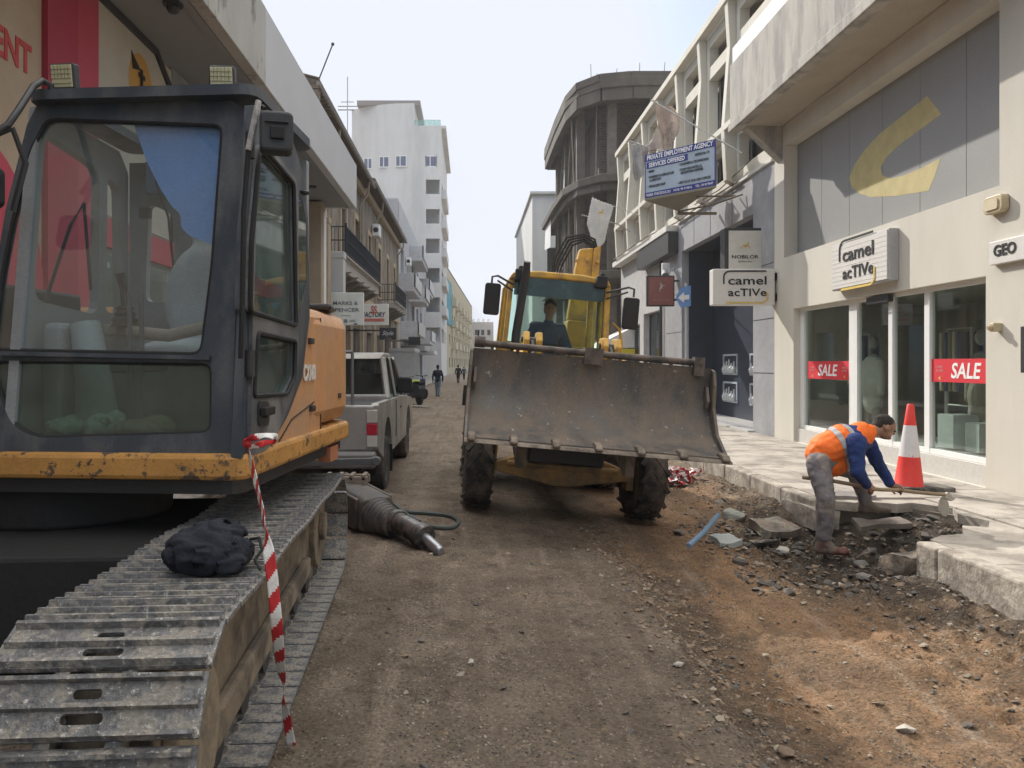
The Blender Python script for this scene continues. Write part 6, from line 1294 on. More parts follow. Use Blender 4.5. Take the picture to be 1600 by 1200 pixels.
# ---------------------------------------------------------------- backhoe loader
LW_ = Matrix.Translation((.945, 8.4, -.015)) @ Matrix.Rotation(R(5), 4, 'Y') @ Matrix.Rotation(R(1.0), 4, 'Z')
ld = thing('backhoe_loader', 'yellow backhoe loader with a raised front bucket facing the camera in mid street', 'loader', M=LW_)
M_LY = mat('loader_yellow', (.56, .32, .035), rough=.42, var=.12, scale=3, bump=.06, c2=(.26, .17, .08), c2scale=4, c2amt=.3, c2sharp=.12, spec=.5)
M_LYM = mat('loader_axle_muddy', (.40, .25, .10), rough=.7, var=.2, scale=4, bump=.3, c2=(.20, .15, .10), c2scale=4, c2amt=.5)
M_BK = mat('bucket_worn_steel', (.085, .078, .072), rough=.5, metal=.2, var=.35, scale=3, bump=.35, bscale=40, streak=.35, c2=(.165, .132, .104), c2scale=4.5, c2amt=.46, c2sharp=.1, speck=(.34, .32, .30), spscale=16, spamt=.42, grain=.15)
M_BKL = mat('bucket_edge_steel', (.20, .165, .13), rough=.6, metal=.3, var=.25, scale=6, bump=.4, c2=(.11, .09, .075), c2amt=.4)
wheel(ld, (-.90, 0, .47), .47, .30, .24, lug=.016, nl=16, rc=(.5, .3, .05))
wheel(ld, (.90, 0, .47), .47, .30, .24, lug=.016, nl=16, steer=R(4), rc=(.5, .3, .05))
wheel(ld, (-.84, 2.15, .72), .72, .42, .36, lug=.03, nl=20, rc=(.5, .3, .05)); wheel(ld, (.84, 2.15, .72), .72, .42, .36, lug=.03, nl=20, rc=(.5, .3, .05))
b = MB(LW_)
b.prism([(-.72, .50), (-.5, .58), (-.2, .60), (.2, .60), (.5, .58), (.72, .50), (.72, .40), (.3, .33), (.1, .29), (-.1, .29), (-.3, .33), (-.72, .40)], -.12, .1, axis='y')
for s in (-1, 1): b.box(s * .76 - .05, s * .76 + .05, -.1, .1, .3, .7)
b.cyl((-.6, -.14, .5), (.6, -.14, .5), .035); b.build('front_axle', M_LYM, ld, bevel=.015)
b = MB(LW_); b.box(-.4, .4, -.35, 3.2, .55, .95); b.box(-.55, .55, 1.9, 3.2, .5, 1.1); b.build('chassis', M_STEELD, ld, bevel=.02)
b = MB(LW_); b.prism([(-.55, .95), (1.35, .95), (1.35, 1.62), (-.2, 1.50), (-.55, 1.38)], -.42, .42, axis='x'); hood = b.build('hood', M_LY, ld, bevel=.05, smooth=True)
b = MB(LW_); b.box(-.36, .36, -.575, -.55, 1.0, 1.34); 
for k in range(7): b.box(-.35, .35, -.585, -.575, 1.03 + k * .045, 1.05 + k * .045)
b.build('grille', M_STEELD, hood)
# loader arms
for s in (-1, 1):
    b = MB(LW_); x = .56 * s
    b.prism([(1.1, 1.2), (1.1, 1.55), (.1, 1.72), (-.25, 1.66), (-.62, 1.05), (-.62, .85), (-.35, .85), (-.05, 1.4), (.2, 1.5)], x - .06, x + .06, axis='x')
    arm = b.build('loader_arm', M_LY, ld, bevel=.012)
    b = MB(LW_); x2 = .43 * s
    b.prism([(-.08, 1.5), (.22, 1.5), (.24, 1.84), (.16, 1.93), (-.06, 1.93), (-.12, 1.84)], x2 - .10, x2 - .04, axis='x'); b.prism([(-.08, 1.5), (.22, 1.5), (.24, 1.84), (.16, 1.93), (-.06, 1.93), (-.12, 1.84)], x2 + .04, x2 + .10, axis='x'); b.build('arm_knuckle', M_LY, arm, bevel=.01)
    b = MB(LW_); b.cyl((x2, .9, 1.5), (x2, .0, 1.82), .045); b.cyl((x2, .0, 1.82), (x2, -.55, 1.5), .028); b.cyl((x2 - .12, .05, 1.84), (x2 + .12, .05, 1.84), .035); b.build('tilt_cylinder', M_STEELD, arm, smooth=True)
# bucket: rolled shell, side plates, lip, teeth, clam bar
BW = 1.165
prof_o = [(-1.56, .85), (-1.42, .875), (-1.30, .915), (-1.19, .965), (-1.09, 1.03), (-1.01, 1.11), (-.95, 1.20), (-.91, 1.30), (-.89, 1.41), (-.885, 1.52), (-.89, 1.60), (-.905, 1.68)]
prof_i = [(y - .03 * math.sin(k / 11 * 1.5), z + .03 * math.cos(k / 11 * 1.5)) for k, (y, z) in enumerate(prof_o)]
b = MB(LW_ @ T_((.085, 0, .0))); shell = [(y, z) for y, z in prof_o] + prof_i[::-1]
b.prism(shell, -BW, BW, axis='x')
bk = b.build('bucket', M_BK, ld, smooth=True, ang=50)
BM = LW_ @ T_((.085, 0, .0))
for s in (-1, 1):
    b = MB(BM); sp_ = [(-1.56, .865), (-1.05, .85), (-.84, .90), (-.69, 1.05), (-.66, 1.25), (-.72, 1.45), (-.86, 1.68), (-.98, 1.66), (-1.04, 1.52), (-1.06, 1.30), (-1.22, 1.06)]
    b.prism(sp_, s * BW - .015 + .016 * s, s * BW + .015 + .016 * s, axis='x')
    b.prism([(-.90, 1.50), (-.96, 1.50), (-1.04, 1.36), (-1.0, 1.28), (-.93, 1.36)], s * (BW - .05), s * (BW - .02), axis='x'); b.build('side_plate', M_BK, bk, bevel=.008)
b = MB(BM); b.prism([(-1.64, .835), (-1.40, .84), (-1.40, .885), (-1.62, .862)], -BW - .03, BW + .03, axis='x'); b.build('cutting_edge', M_BKL, bk, bevel=.006)
for k in range(7):
    x = -1.13 + k * 2.26 / 6; b = MB(BM); b.prism([(-1.665, .85), (-1.5, .868), (-1.45, .89), (-1.5, .925), (-1.63, .91), (-1.67, .875)], x - .034, x + .034, axis='x'); b.build('tooth', M_BKL, bk, bevel=.012)
b = MB(BM); b.tube([(-1.10, -.93, 1.735), (0, -.93, 1.725), (1.02, -.93, 1.725)], .033, 10); b.cyl((-1.16, -.93, 1.745), (-1.06, -.93, 1.745), .055); b.box(-.09, .09, -.98, -.86, 1.62, 1.78); b.box(.98, 1.08, -.98, -.88, 1.60, 1.78)
for k in range(9): b.box(-1.0 + k * .25, -.97 + k * .25, -.94, -.9, 1.66, 1.74)
b.cyl((-1.13, -.93, 1.80), (-1.13, -.93, 1.86), .008); b.build('clamp_bar', mat('bar_rusty', (.13, .10, .085), rough=.6, metal=.3, c2=(.06, .055, .05), c2amt=.4), bk, smooth=True)
for x_ in (-.58, .48): b = MB(LW_); b.prism([(-.95, .55), (-.95, .86), (-.3, .95), (-.3, .72)], x_, x_ + .1, axis='x'); b.build('mount_lug', M_BKL, bk, bevel=.02)
# cab
C0 = dict(x=.66, y0=1.38, y1=2.75, z0=1.30, z1=2.72)
def cx_(x, z): return x * (1 - .06 * max(0, (z - 1.3) / 1.4))
b = MB(LW_)
def pillar(x, y, y2, w_, d_): b.beam((cx_(x, 1.3), y, 1.25), (cx_(x, 2.66), y2, 2.66), w_, d_, up=(0, 1, 0))
pillar(.66, 1.36, 1.52, .075, .1); pillar(-.66, 1.36, 1.52, .06, .1); pillar(.68, 2.0, 2.0, .05, .06); pillar(-.68, 2.0, 2.0, .05, .06); pillar(.66, 2.75, 2.7, .09, .1); pillar(-.66, 2.75, 2.7, .09, .1)
b.box(-.66, .66, 1.32, 1.42, 1.22, 1.36); b.box(-.66, .66, 2.68, 2.76, 1.22, 1.9); b.box(-.69, -.62, 1.3, 2.76, 1.0, 1.40); b.box(.62, .69, 1.3, 2.76, 1.0, 1.40)
b.build('cab_frame', M_LY, ld, bevel=.015)
b = MB(LW_); b.prism([(-.66, 2.655), (-.62, 2.74), (-.3, 2.785), (.3, 2.785), (.62, 2.74), (.66, 2.655), (.4, 2.69), (0, 2.705), (-.4, 2.69)], 1.44, 2.85, axis='y'); b.build('roof', M_LY, ld, bevel=.02)
b = MB(LW_); b.prism([(1.455, 2.46), (1.455, 2.69), (1.475, 2.69), (1.485, 2.46)], -.58, .58, axis='x'); b.build('visor_strip', glass('visor_tint', (.14, .24, .25), 1.5, dirt=.25, dcol=(.12, .2, .22)), ld)
G_L = glass('loader_glass', (.78, .92, .88), 1.8, dirt=.05, dcol=(.45, .5, .48))
b = MB(LW_); b.add([(-.62, 1.38, 1.36), (.62, 1.38, 1.36), (.59, 1.52, 2.68), (-.59, 1.52, 2.68)], [(0, 1, 2, 3)]); b.build('windscreen', G_L, ld)
b = MB(LW_); b.add([(.665, 1.42, 1.4), (.665, 2.7, 1.4), (.63, 2.68, 2.66), (.63, 1.55, 2.66)], [(0, 1, 2, 3)]); b.add([(-.665, 1.42, 1.4), (-.665, 2.7, 1.4), (-.63, 2.68, 2.66), (-.63, 1.55, 2.66)], [(0, 1, 2, 3)]); b.build('side_glass', G_L, ld)
b = MB(LW_); b.add([(-.6, 2.73, 1.9), (.6, 2.73, 1.9), (.58, 2.72, 2.64), (-.58, 2.72, 2.64)], [(0, 1, 2, 3)]); b.build('rear_glass', G_L, ld)
b = MB(LW_); b.prism([(-.45, 1.25), (.45, 1.25), (.35, 1.62), (-.25, 1.66), (-.4, 1.55)], 1.5, 1.62, axis='y'); b.cyl((0, 1.62, 1.5), (0, 1.85, 1.72), .025); b.build('dashboard', mat('dash_grey', (.12, .13, .13), rough=.7), ld, bevel=.02)
b = MB(LW_); pts = [(.19 * math.cos(a), 1.86 + .10 * math.sin(a), 1.76 + .12 * math.sin(a)) for a in [k * math.pi / 10 for k in range(21)]]; b.tube(pts, .014, 6); b.build('steering_wheel', M_RUBB, ld, smooth=True)
b = MB(LW_); b.prism(rrect(-.26, .26, 1.55, 2.20, .06), 2.38, 2.48, axis='y'); b.prism(rrect(-.25, .25, 1.95, 2.42, .06), 1.45, 1.58); b.build('seat', mat('seat_black', (.03, .03, .032), rough=.9), ld, bevel=.04)
b = MB(LW_); b.box(-.66, .66, 1.35, 2.75, 1.12, 1.22); b.build('cab_floor', M_STEELD, ld)
b = MB(LW_); b.tube([(-.52, 1.30, 1.15), (-.52, 1.28, 1.95), (-.46, 1.28, 2.75), (-.46, 1.24, 2.86)], [.055, .055, .052, .042], 12); b.build('exhaust_pipe', mat('exhaust_black', (.025, .025, .027), rough=.6, bump=.1), ld, smooth=True)
for s in (-1, 1):
    b = MB(LW_); b.box(s * .52 - .07, s * .52 + .07, 1.33, 1.45, 2.63, 2.78); b.box(s * .52 - .03, s * .52 + .03, 1.35, 1.43, 2.77, 2.82); wl = b.build('work_light', M_RUBB, ld, bevel=.015)
    b = MB(LW_); xm = -.86 if s < 0 else .90; zm = 2.36 if s < 0 else 2.33
    b.prism(rrect(xm - .10, xm + .10, zm - .2, zm + .2, .035), 1.25, 1.31, axis='y'); mo = b.build('mirror', M_RUBB, ld, bevel=.015)
    b = MB(LW_); b.tube([(s * .60, 1.42, 2.58), (xm - s * .05, 1.30, 2.66), (xm + s * .02, 1.28, 2.64), (xm + s * .02, 1.28, 2.54)], .014, 8); b.tube([(s * .60, 1.42, 2.50), (xm - s * .05, 1.30, 2.60)], .012, 6); b.build('mirror_arm', M_STEELD, mo, smooth=True)
b = MB(LW_); b.tube([(.70, 1.40, 2.2), (.80, 1.38, 2.12), (.84, 1.38, 1.95), (.84, 1.38, 1.5)], .018, 8); b.build('grab_rail', M_LY, ld, smooth=True)
b = MB(LW_); b.tube([(-.36, 1.33, 1.45), (-.50, 1.36, 1.75), (-.52, 1.4, 1.95)], .012, 6); b.build('wiper', M_RUBB, ld)
# folded boom behind the cab
b = MB(LW_)
b.prism([(.36, 2.3), (.42, 3.10), (.46, 3.38), (.66, 3.42), (.70, 2.3)], 3.1, 3.3, axis='y'); b.prism([(.28, 1.0), (.36, 2.3), (.70, 2.3), (.76, 1.0)], 3.0, 3.45, axis='y')
bo = b.build('boom', M_LY, ld, bevel=.02)
b = MB(LW_); b.prism([(.655, 1.6), (.66, 3.40), (.76, 3.46), (.80, 1.6)], 3.05, 3.6, axis='y')
for z in (2.6, 2.9, 3.2): b.cyl((.72, 3.0, z), (.72, 3.06, z), .03, n=8)
for z, x in ((2.6, .42), (3.2, .42), (3.22, .58), (2.95, .6)): b.cyl((x, 3.08, z), (x, 3.1, z), .028, n=8)
b.build('boom_side', M_LY, bo, bevel=.01)
for k in range(4):
    b = MB(LW_); o = k * .035; b.tube([Vector(v) for v in ((.12 - o, 3.05, 2.7), (.20 - o, 3.05, 3.1 + o), (.34 - o, 3.05, 3.42 + o), (.5, 3.1, 3.5 + o), (.62 + o * .5, 3.12, 3.44 + o), (.66 + o, 3.15, 3.25))], .016, 7); b.build('hose', M_RUBB, bo, smooth=True)
b = MB(LW_); b.beam((-.08, 3.2, 2.62), (.22, 3.2, 3.10), .05, .05); b.build('hydraulic_rod', mat('rod_white', (.6, .6, .6), rough=.3, metal=.5), bo)
b = MB(LW_); b.box(-1.1, 1.1, 3.0, 3.15, .9, 1.2); b.build('rear_frame', M_STEELD, ld)

# ---------------------------------------------------------------- people
SKIN = mat('skin', (.30, .165, .105), rough=.6, var=.08, scale=12, bump=.05); HAIRM = mat('dark_hair', (.022, .018, .016), rough=.85, bump=.4, bscale=120)
def hand(prims, w, dirv, n, grip=0, s=1.):
    """palm with five fingers along dirv, palm normal n, curling toward n by grip"""
    dirv = dirv.normalized(); n = (n - dirv * n.dot(dirv)).normalized(); side = dirv.cross(n).normalized()
    pc = w + dirv * .045 * s
    prims.append((w, .024 * s, pc + dirv * .02 * s, .026 * s)); prims.append((pc + side * .02 * s, .018 * s, pc + dirv * .035 * s + side * .026 * s, .017 * s)); prims.append((pc - side * .02 * s, .018 * s, pc + dirv * .035 * s - side * .026 * s, .016 * s))
    for k, (o, ln) in enumerate(((-.031, .055), (-.011, .068), (.010, .072), (.030, .066))):
        p = w + dirv * .085 * s + side * o * s; d = dirv.copy(); 
        for j, f in enumerate((.45, .32, .23)):
            d = (d * math.cos(grip) + n * math.sin(grip)).normalized(); n2 = n - d * n.dot(d)
            q = p + d * ln * f * s * 1.25; prims.append((p, (.0095 - .001 * j) * s, q, (.0088 - .001 * j) * s)); p = q
    p = w + dirv * .03 * s + side * .03 * s; q = p + (dirv * .6 + side * .7 + n * .5).normalized() * .035 * s; prims.append((p, .013 * s, q, .011 * s)); r = q + (dirv * .7 + n * .7).normalized() * .03 * s; prims.append((q, .011 * s, r, .009 * s))
def add_blob(name, prims, m, parent, voxel=.01, it=3, **kw):
    b = MB(); b.mesh(blob(prims, voxel, it, **kw)); return b.build(name, m, parent, smooth=True, ang=180)

def A(px, py, Y): return at(px, py, Y)
wk = thing('person', 'worker in an orange reflective vest bending over the broken kerb, pulling a long handled tool', 'person', (3.3, 7.1, -.1))
hipN, hipF = A(1284, 724, 7.12), A(1290, 716, 7.42)
kneeN, ankN = A(1291, 780, 7.05), A(1287, 843, 7.1)
kneeF, ankF = A(1336, 738, 7.55), A(1352, 784, 7.6)
chest, neck = A(1328, 690, 7.25), A(1356, 677, 7.25)
waist = A(1292, 705, 7.26); shN, shF = A(1337, 690, 7.06), A(1354, 690, 7.44)
elN, wrN = A(1341, 738, 6.98), A(1356, 760, 7.08); elF, wrF = A(1378, 735, 7.48), A(1392, 757, 7.42)
hc = A(1381, 667, 7.25)
hd_dir = Vector((.90, -.12, -.42)).normalized()
body = [(waist, .13, chest, .145), (chest, .13, neck, .07), (neck, .06, hc - Vector((.03, 0, .02)), .058)]
side_ = Vector((0, 1, 0)); upn = hd_dir.cross(side_).normalized(); upn = upn if upn.z > 0 else -upn
HR = Matrix.Identity(4)
for i in range(3): HR[i][0] = hd_dir[i]; HR[i][1] = side_[i]; HR[i][2] = upn[i]
body += [(hc + upn * .02, (.098, .076, .088), HR), (hc + hd_dir * .035 - upn * .05, (.06, .055, .06), HR), (hc + hd_dir * .098 - upn * .018, (.022, .014, .02), HR),
         (hc + hd_dir * .075 - upn * .075, (.03, .03, .02), HR), (hc + hd_dir * .085 + upn * .012, (.016, .045, .012), HR)]
for s in (-1, 1): body.append((hc - hd_dir * .005 - upn * .01 + side_ * s * .078, (.02, .010, .03), HR))
hp_ = []; hand(hp_, wrN, (A(1366, 768, 7.12) - wrN), Vector((.3, 1, -.4)), grip=.9); body += hp_; body.append((elN, .036, wrN, .028))
hp_ = []; hand(hp_, wrF, (A(1404, 763, 7.38) - wrF), Vector((.2, -1, -.4)), grip=.9); body += hp_; body.append((elF, .035, wrF, .027))
add_blob('body', body, SKIN, wk, .0075, 2)
hair = [(hc + upn * .042 - hd_dir * .014, (.092, .081, .075), HR), (hc - hd_dir * .06 - upn * .005, (.045, .07, .06), HR)]
add_blob('hair', hair, HAIRM, wk, .01, 2, disp=.006, dscale=60)
b = MB()
for s in (-1, 1): b.ball(hc + hd_dir * .092 + upn * .0 + side_ * s * .03, .009, 8, 6)
b.build('eye', flat('eye_dark', (.03, .02, .02)), wk, smooth=True)
M_SWT = mat('blue_sweater', (.015, .035, .14), rough=.9, var=.18, scale=8, bump=.5, bscale=60, dist=.006)
swt = [(waist, .150, chest, .165), (chest, .15, A(1348, 680, 7.25), .10), (shN, .088, elN, .062), (elN, .062, wrN.lerp(elN, .12), .046), (shF, .08, elF, .058), (elF, .058, wrF.lerp(elF, .12), .044), (shN, .08, shF, .08)]
add_blob('sweater', swt, M_SWT, wk, .009, 3, disp=.013, dscale=10, seed=4)
# vest: torso shell with its own outline; armhole left open over the shoulder
M_VEST = mat('vest_orange', (.88, .16, .015), rough=.7, var=.08, scale=6, bump=.4, bscale=50, dist=.008)
w0 = A(1285, 710, 7.26)
vest = [(w0, .152, waist, .165), (waist, .172, A(1318, 692, 7.25), .178), (A(1318, 692, 7.25), .172, A(1345, 680, 7.25), .125), (A(1345, 678, 7.25), .11, A(1356, 676, 7.25), .082), (A(1300, 722, 7.26), .14, A(1330, 712, 7.26), .12)]
ves = add_blob('vest', vest, M_VEST, wk, .009, 3, disp=.011, dscale=8, seed=8)
# reflective bands follow the shell: rings of the vest's own section, slightly proud
ax_d = (A(1345, 680, 7.25) - w0).normalized()
bm = bmesh.new(); bm.from_mesh(ves.data); rt_ = WM[ves.name].to_translation()
for nm_, off in (('band', .135), ('band', .255)):
    b = MB(); pl_o = w0 + ax_d * off - rt_
    b2 = bm.copy(); tilt = (ax_d + Vector((.30, 0, .0))).normalized()
    r_ = bmesh.ops.bisect_plane(b2, geom=b2.verts[:] + b2.edges[:] + b2.faces[:], plane_co=pl_o, plane_no=tilt, clear_inner=True)
    bmesh.ops.bisect_plane(b2, geom=b2.verts[:] + b2.edges[:] + b2.faces[:], plane_co=pl_o + tilt * .048, plane_no=tilt, clear_outer=True)
    b2.normal_update()
    for v in b2.verts: v.co += v.normal * .006
    b2.verts.ensure_lookup_table()
    b.v = [v.co + rt_ for v in b2.verts]; b.f = [tuple(v.index for v in f.verts) for f in b2.faces]; b.k = [0] * len(b.f); b2.verts.index_update(); b.f = [tuple(v.index for v in f.verts) for f in b2.faces]
    b.build('reflective_band', mat('band_silver', (.36, .36, .37), rough=.35, var=.1, bump=.05), ves, smooth=True, ang=180); b2.free()
bm.free()
M_TRO = mat('grey_work_trousers', (.17, .155, .165), rough=.95, var=.15, scale=7, bump=.5, bscale=40, c2=(.33, .28, .22), c2scale=7, c2amt=.25, c2sharp=.08, dist=.008)
pv_ = (hipN + hipF) / 2
hipN = hipN + Vector((0, .07, 0))
tro = [(hipN, .112, hipF, .118), (pv_, .15, waist, .15), (hipN, .115, kneeN, .082), (kneeN, .083, ankN + Vector((0, 0, .03)), .072), (hipF, .115, kneeF, .085), (kneeF, .082, ankF + Vector((0, 0, .02)), .066)]
add_blob('trousers', tro, M_TRO, wk, .009, 3, disp=.014, dscale=9, seed=1)
for (ak, toe, hl, c_) in ((ankN, A(1318, 862, 7.0), A(1280, 858, 7.12), (.12, .035, .03)), (ankF, A(1384, 797, 7.55), A(1348, 796, 7.62), (.10, .08, .065))):
    fl_ = [(ak + Vector((0, 0, .05)), .058, ak, .056), (ak, .055, hl, .045), (hl, .042, toe, .036), (ak, .05, hl.lerp(toe, .55), .046), (toe, (.055, .045, .034))]
    add_blob('boot', fl_, mat('boot_red' if c_[0] > .11 else 'boot_brown', c_, rough=.7, bump=.3, var=.2, c2=(.16, .13, .10), c2amt=.5), wk, .009, 3)
# long handled adze in his hands
tl_ = thing('mattock', 'long wooden handled mattock held by the bending worker', 'tool', A(1475, 790, 7.45))
b = MB(); hpts = [A(1254, 746, 7.25), A(1310, 753, 7.2), A(1366, 764, 7.1), A(1404, 766, 7.33), A(1440, 770, 7.45), A(1476, 773, 7.55)]
b.tube(smooth_pts(hpts), .018, 8); b.build('handle', mat('ash_handle', (.30, .22, .14), rough=.8, bump=.2), tl_, smooth=True)
b = MB(fr(A(1477, 788, 7.56), (1, .1, 0), (0, .15, 1))); b.prism([(.055 * math.cos(a) - .02, .1 * math.sin(a) - .02) for a in [k * math.pi / 9 for k in range(18)]], -.008, .008); b.prism([(-.03, .07), (.03, .12), (.10, .05), (.06, .03), (.01, .05)], -.018, .018); b.build('blade', mat('blade_dusty', (.40, .37, .31), rough=.6, bump=.2), tl_, bevel=.003)

# driver inside the loader
dv = thing('person', 'driver in a dark blue top sitting behind the loader windscreen', 'person', M=LW_ @ T_((0, 2.25, 1.55)))
D = lambda x, y, z: LW_ @ Vector((x, y, z))
add_blob('body', [(D(-.02, 2.2, 2.15), .05, D(-.02, 2.16, 2.28), .055), (D(-.02, 2.13, 2.37), (.078, .095, .115)), (D(-.02, 2.05, 2.33), (.05, .04, .06)), (D(-.02, 2.03, 2.36), (.016, .02, .02)), (D(.18, 1.95, 1.78), .04, D(.12, 1.82, 1.80), .038), (D(-.22, 1.95, 1.78), .04, D(-.16, 1.82, 1.80), .038)]
         + [(D(-.16 + k * .014, 1.82, 1.80), .01, D(-.16 + k * .014, 1.79, 1.765 + k * .003), .009) for k in range(-1, 4)] + [(D(.12 - k * .014, 1.82, 1.80), .01, D(.12 - k * .014, 1.79, 1.765 + k * .003), .009) for k in range(-1, 4)]
         + [(D(-.02 + s * .08, 2.13, 2.36), (.012, .02, .03)) for s in (-1, 1)], SKIN, dv, .009, 2)
add_blob('hair', [(D(-.02, 2.15, 2.42), (.087, .10, .085)), (D(-.02, 2.2, 2.36), (.083, .07, .09))], HAIRM, dv, .012, 2)
add_blob('sweater', [(D(-.02, 2.25, 1.62), .15, D(-.02, 2.22, 1.98), .16), (D(-.20, 2.2, 2.10), .08, D(.16, 2.2, 2.10), .08), (D(-.02, 2.2, 2.12), .1, D(-.02, 2.19, 2.18), .07), (D(-.22, 2.2, 2.06), .072, D(-.32, 2.1, 1.82), .055), (D(-.32, 2.1, 1.82), .055, D(-.2, 1.92, 1.78), .042), (D(.18, 2.2, 2.06), .072, D(.28, 2.1, 1.82), .055), (D(.28, 2.1, 1.82), .055, D(.16, 1.92, 1.78), .042)], mat('driver_blue', (.04, .07, .15), rough=.95, bump=.3), dv, .014, 3)
add_blob('trousers', [(D(-.12, 2.2, 1.58), .11, D(-.16, 1.8, 1.55), .08), (D(.08, 2.2, 1.58), .11, D(.12, 1.8, 1.55), .08), (D(-.16, 1.8, 1.55), .075, D(-.16, 1.7, 1.28), .06), (D(.12, 1.8, 1.55), .075, D(.12, 1.7, 1.28), .06)], M_RUBB, dv, .016, 3)
b = MB()
for s in (-1, 1): b.ball(D(-.02 + s * .03, 2.035, 2.375), .009, 8, 6)
b.build('eye', MATS['eye_dark'], dv)

def walker(px, py_feet, py_head, Y, lab, top, leg, back=True, stride=.16, crouch=0):
    f = at(px, py_feet, Y); hgt = (py_feet - py_head) * Y / 1200; k = hgt / 1.75; f.z = gz(f.x, f.y)
    t = thing('person', lab, 'person', f)
    v = lambda x, y, z: f + Vector((x * k, y * k, z * k))
    s_ = 1 if back else -1
    add_blob('body', [(v(0, 0, 1.42), .05 * k, v(0, .01, 1.53), .055 * k), (v(0, .015 * s_, 1.62), (.075 * k, .095 * k, .115 * k)), (v(0, .10 * s_, 1.61), (.014 * k, .02 * k, .018 * k)), (v(-.27, .05, .92), .032 * k, v(-.27, .07, .82), .03 * k), (v(.27, .0, .92), .032 * k, v(.27, .0, .82), .03 * k)] + [(v(x0 + j * .016, .06, .83), .01 * k, v(x0 + j * .016, .08, .755 + abs(j) * .006), .009 * k) for x0 in (-.27, .27) for j in (-2, -1, 0, 1)] + [(v(s * .08, .0, 1.61), (.012 * k, .02 * k, .03 * k)) for s in (-1, 1)], SKIN, t, .011 * max(1, k), 2)
    add_blob('hair', [(v(0, -.012 * s_, 1.67), (.086 * k, .10 * k, .085 * k)), (v(0, -.05 * s_, 1.61), (.08 * k, .06 * k, .09 * k))], HAIRM, t, .014, 2)
    add_blob('jacket', [(v(0, 0, .95), .165 * k, v(0, 0, 1.3), .17 * k), (v(-.17, 0, 1.38), .085 * k, v(.17, 0, 1.38), .085 * k), (v(-.19, 0, 1.36), .075 * k, v(-.27, -.02, 1.12), .06 * k), (v(-.27, -.02, 1.12), .06 * k, v(-.27, .05, .9), .048 * k), (v(.19, 0, 1.36), .075 * k, v(.27, -.05, 1.12), .06 * k), (v(.27, -.05, 1.12), .06 * k, v(.27, 0, .9), .048 * k)], top, t, .016, 3, disp=.012, dscale=9)
    add_blob('trousers', [(v(-.08, 0, .92), .125 * k, v(.08, 0, .92), .125 * k), (v(-.09, 0, .9), .105 * k, v(-.08, stride * .6, .5), .07 * k), (v(-.08, stride * .6, .5), .07 * k, v(-.07, stride * .8, .12), .055 * k), (v(.09, 0, .9), .105 * k, v(.07, -stride * .2, .48), .07 * k), (v(.07, -stride * .2, .48), .07 * k, v(.06, -stride, .12), .055 * k)], leg, t, .016, 3, disp=.008, dscale=9)
    add_blob('shoe', [(v(-.07, stride * .8, .07), .05 * k, v(-.07, stride * .8 + .15 * s_, .045), .042 * k), (v(.06, -stride, .07), .05 * k, v(.06, -stride + .15 * s_, .045), .042 * k)], M_RUBB, t, .014, 2)
walker(684, 622, 572, 37, 'walker in a dark jacket and pale blue jeans going away down the street', mat('walker_dark', (.018, .02, .03), rough=.95), mat('denim_pale', (.12, .18, .25), rough=.95, bump=.2))
walker(716, 607, 578, 62, 'tiny far figure in dark clothes by the left shops, beyond the jeans walker', mat('far_dark', (.025, .025, .03), rough=.95), M_RUBB, stride=.08)
walker(725, 604, 583, 75, 'tiny far figure in bluish clothes, nearest the loader bucket', mat('far_blue', (.07, .09, .14), rough=.95), M_RUBB, stride=.08)
# scooters parked beyond the pickup mirror
def scooter(px, Y, lab, c, rz):
    f = at(px, 622, Y); f.z = 0; M = T_(f) @ Matrix.Rotation(R(rz), 4, 'Z'); t = thing('motor_scooter', lab, 'scooter', M=M, group=None)
    b = MB(M); b.prism([(-.75, .35), (-.8, .62), (-.7, .8), (-.1, .78), (0, .42), (.35, .38), (.5, .9), (.58, .92), (.55, .3), (-.1, .25)], -.15, .15, axis='x'); b.build('body', c, t, bevel=.04, smooth=True)
    b = MB(M); b.prism(roundpoly([(-.78, .8), (-.05, .76), (-.05, .86), (-.75, .92)], .05), -.13, .13, axis='x'); b.build('seat', M_RUBB, t, bevel=.03)
    for y_ in (-.55, .68):
        b = MB(M @ T_((0, y_, .24)) @ Matrix.Rotation(R(90), 4, 'Y')); b.lathe([(.12, -.04), (.2, -.06), (.24, -.03), (.24, .03), (.2, .06), (.12, .04)], 20); b.build('wheel', M_RUBB, t, smooth=True)
    b = MB(M); b.cyl((0, .66, .3), (0, .5, 1.05), .025, n=8); b.tube([(-.32, .42, 1.08), (-.1, .5, 1.04), (.1, .5, 1.04), (.32, .42, 1.08)], .02, 6); b.build('handlebar', M_STEELD, t, smooth=True)
scooter(644, 30, 'dark scooter parked at the left shops, the nearer one with a lime vest on it', mat('scooter_dark', (.03, .032, .04), rough=.35, bump=0), 35)
scooter(650, 34, 'dark blue scooter parked behind the one with the lime vest', mat('scooter_blue', (.03, .045, .09), rough=.35, bump=0), -30)
f = at(647, 622, 29.9); f.z = 0
b = MB(); b.mesh(blob([(f + Vector((.05, 0, .92)), (.2, .16, .05)), (f + Vector((.12, -.1, .75)), (.13, .05, .2)), (f + Vector((-.02, -.12, .8)), (.1, .04, .14))], .014, 3, disp=.02, dscale=9)); tag(b.build('safety_vest', mat('vest_lime', (.36, .46, .10), rough=.7, bump=.2), smooth=True, ang=180), 'lime yellow safety vest draped over the dark scooter', 'vest')
p = at(645, 627, 28); b = MB(); b.beam((p.x - .5, 28.4, .05), (p.x + .6, 27.4, .05), .22, .05); tag(b.build('plank', mat('plank_grey', (.35, .33, .3), rough=.9), bevel=.005), 'pale plank lying on the street before the dark scooter', 'plank')

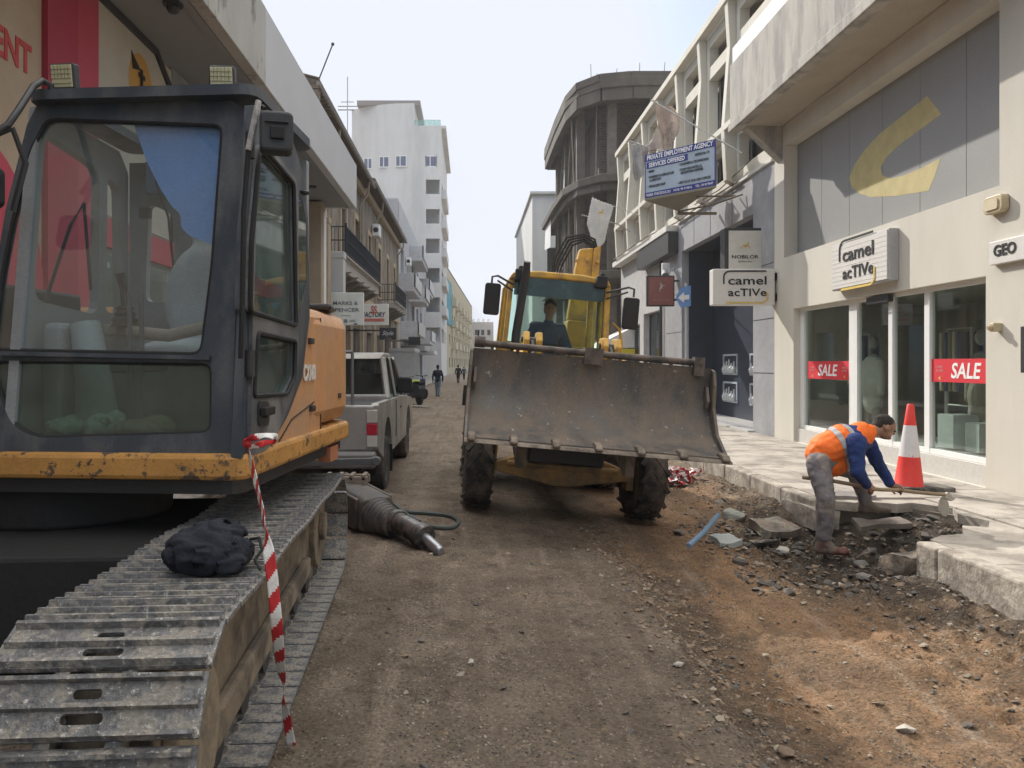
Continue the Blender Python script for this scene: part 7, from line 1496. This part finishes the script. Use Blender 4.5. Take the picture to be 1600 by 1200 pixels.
# ---------------------------------------------------------------- cone, tape heap, small things
cp_ = at(1420, 759, 8.85); cp_.z = .20
cn_ = thing('traffic_cone', 'tall red and white traffic cone on the pavement behind the worker', 'traffic cone', cp_)
prof_ = [(.155, .0), (.150, .02), (.030, .93)]
def cone_r(z): return .152 + (.036 - .152) * (z / .93)
CM = T_(cp_) @ Matrix.Rotation(R(1.2), 4, 'Y')
b = MB(CM); b.m = 0; b.lathe([(cone_r(.0) + .01, .0), (cone_r(.02), .02), (cone_r(.33), .33)], 28); b.m = 1; b.lathe([(cone_r(.33), .3302), (cone_r(.69), .6898)], 28); b.m = 0; b.lathe([(cone_r(.69), .69), (cone_r(.92), .92), (.026, .935)], 28)
M_CONE = mat('cone_red', (.68, .045, .035), rough=.5, var=.08, scale=5, bump=.05); 
b.build('cone_body', [M_CONE, mat('cone_white', (.66, .64, .64), rough=.4, var=.05, scale=6, bump=0, c2=(.6, .12, .1), c2scale=7, c2amt=.12, c2sharp=.03)], cn_, smooth=True)
b = MB(T_(cp_)); b.prism(rrect(-.02, .42, -.22, .2, .04), -.055, .0); b.prism(rrect(-.20, .24, -.2, .2, .04), -.02, -.0001); b.build('base', mat('cone_base_rubber', (.05, .05, .048), rough=.8, c2=(.2, .18, .15), c2amt=.5), cn_, bevel=.01)
# heap of used tape
rs = random.Random(5); hc_ = at(1060, 742, 10.8); hc_.z = gz(hc_.x, hc_.y) + .01
th = thing('tape_heap', 'heap of crumpled red and white tape on the soil under the bucket corner', 'tape', hc_)
for k in range(9):
    pts = []; p = hc_ + Vector((rs.uniform(-.2, .2), rs.uniform(-.2, .2), .05)); d = Vector((rs.uniform(-1, 1), rs.uniform(-1, 1), .3))
    for i in range(60):
        d = (d + Vector((rs.uniform(-1, 1), rs.uniform(-1, 1), rs.uniform(-.8, .8))) * .55 + (hc_ + Vector((0, 0, .08)) - p) * 1.2).normalized(); p = p + d * .035; p.z = max(hc_.z, min(p.z, hc_.z + .2)); pts.append(p.copy())
    ribbon(pts, .07, 'tape_strip', None, None, stripe=.09, tw=[rs.uniform(-1, 1) * .6 + i * .12 for i in range(60)], parent=th)

# ---------------------------------------------------------------- light haze down the street
if True:
    m = bpy.data.materials.new('haze'); m.use_nodes = True; N = m.node_tree.nodes; N.remove(N['Principled BSDF'])
    pvn = N.new('ShaderNodeVolumePrincipled'); pvn.inputs['Color'].default_value = (.92, .93, .95, 1); pvn.inputs['Density'].default_value = .0010; pvn.inputs['Anisotropy'].default_value = .3
    m.node_tree.links.new(pvn.outputs[0], N['Material Output'].inputs['Volume'])
    b = MB(); b.box(-120, 120, -70, 320, -1.5, 34); o = b.build('haze', m); tag(o, kind='stuff')
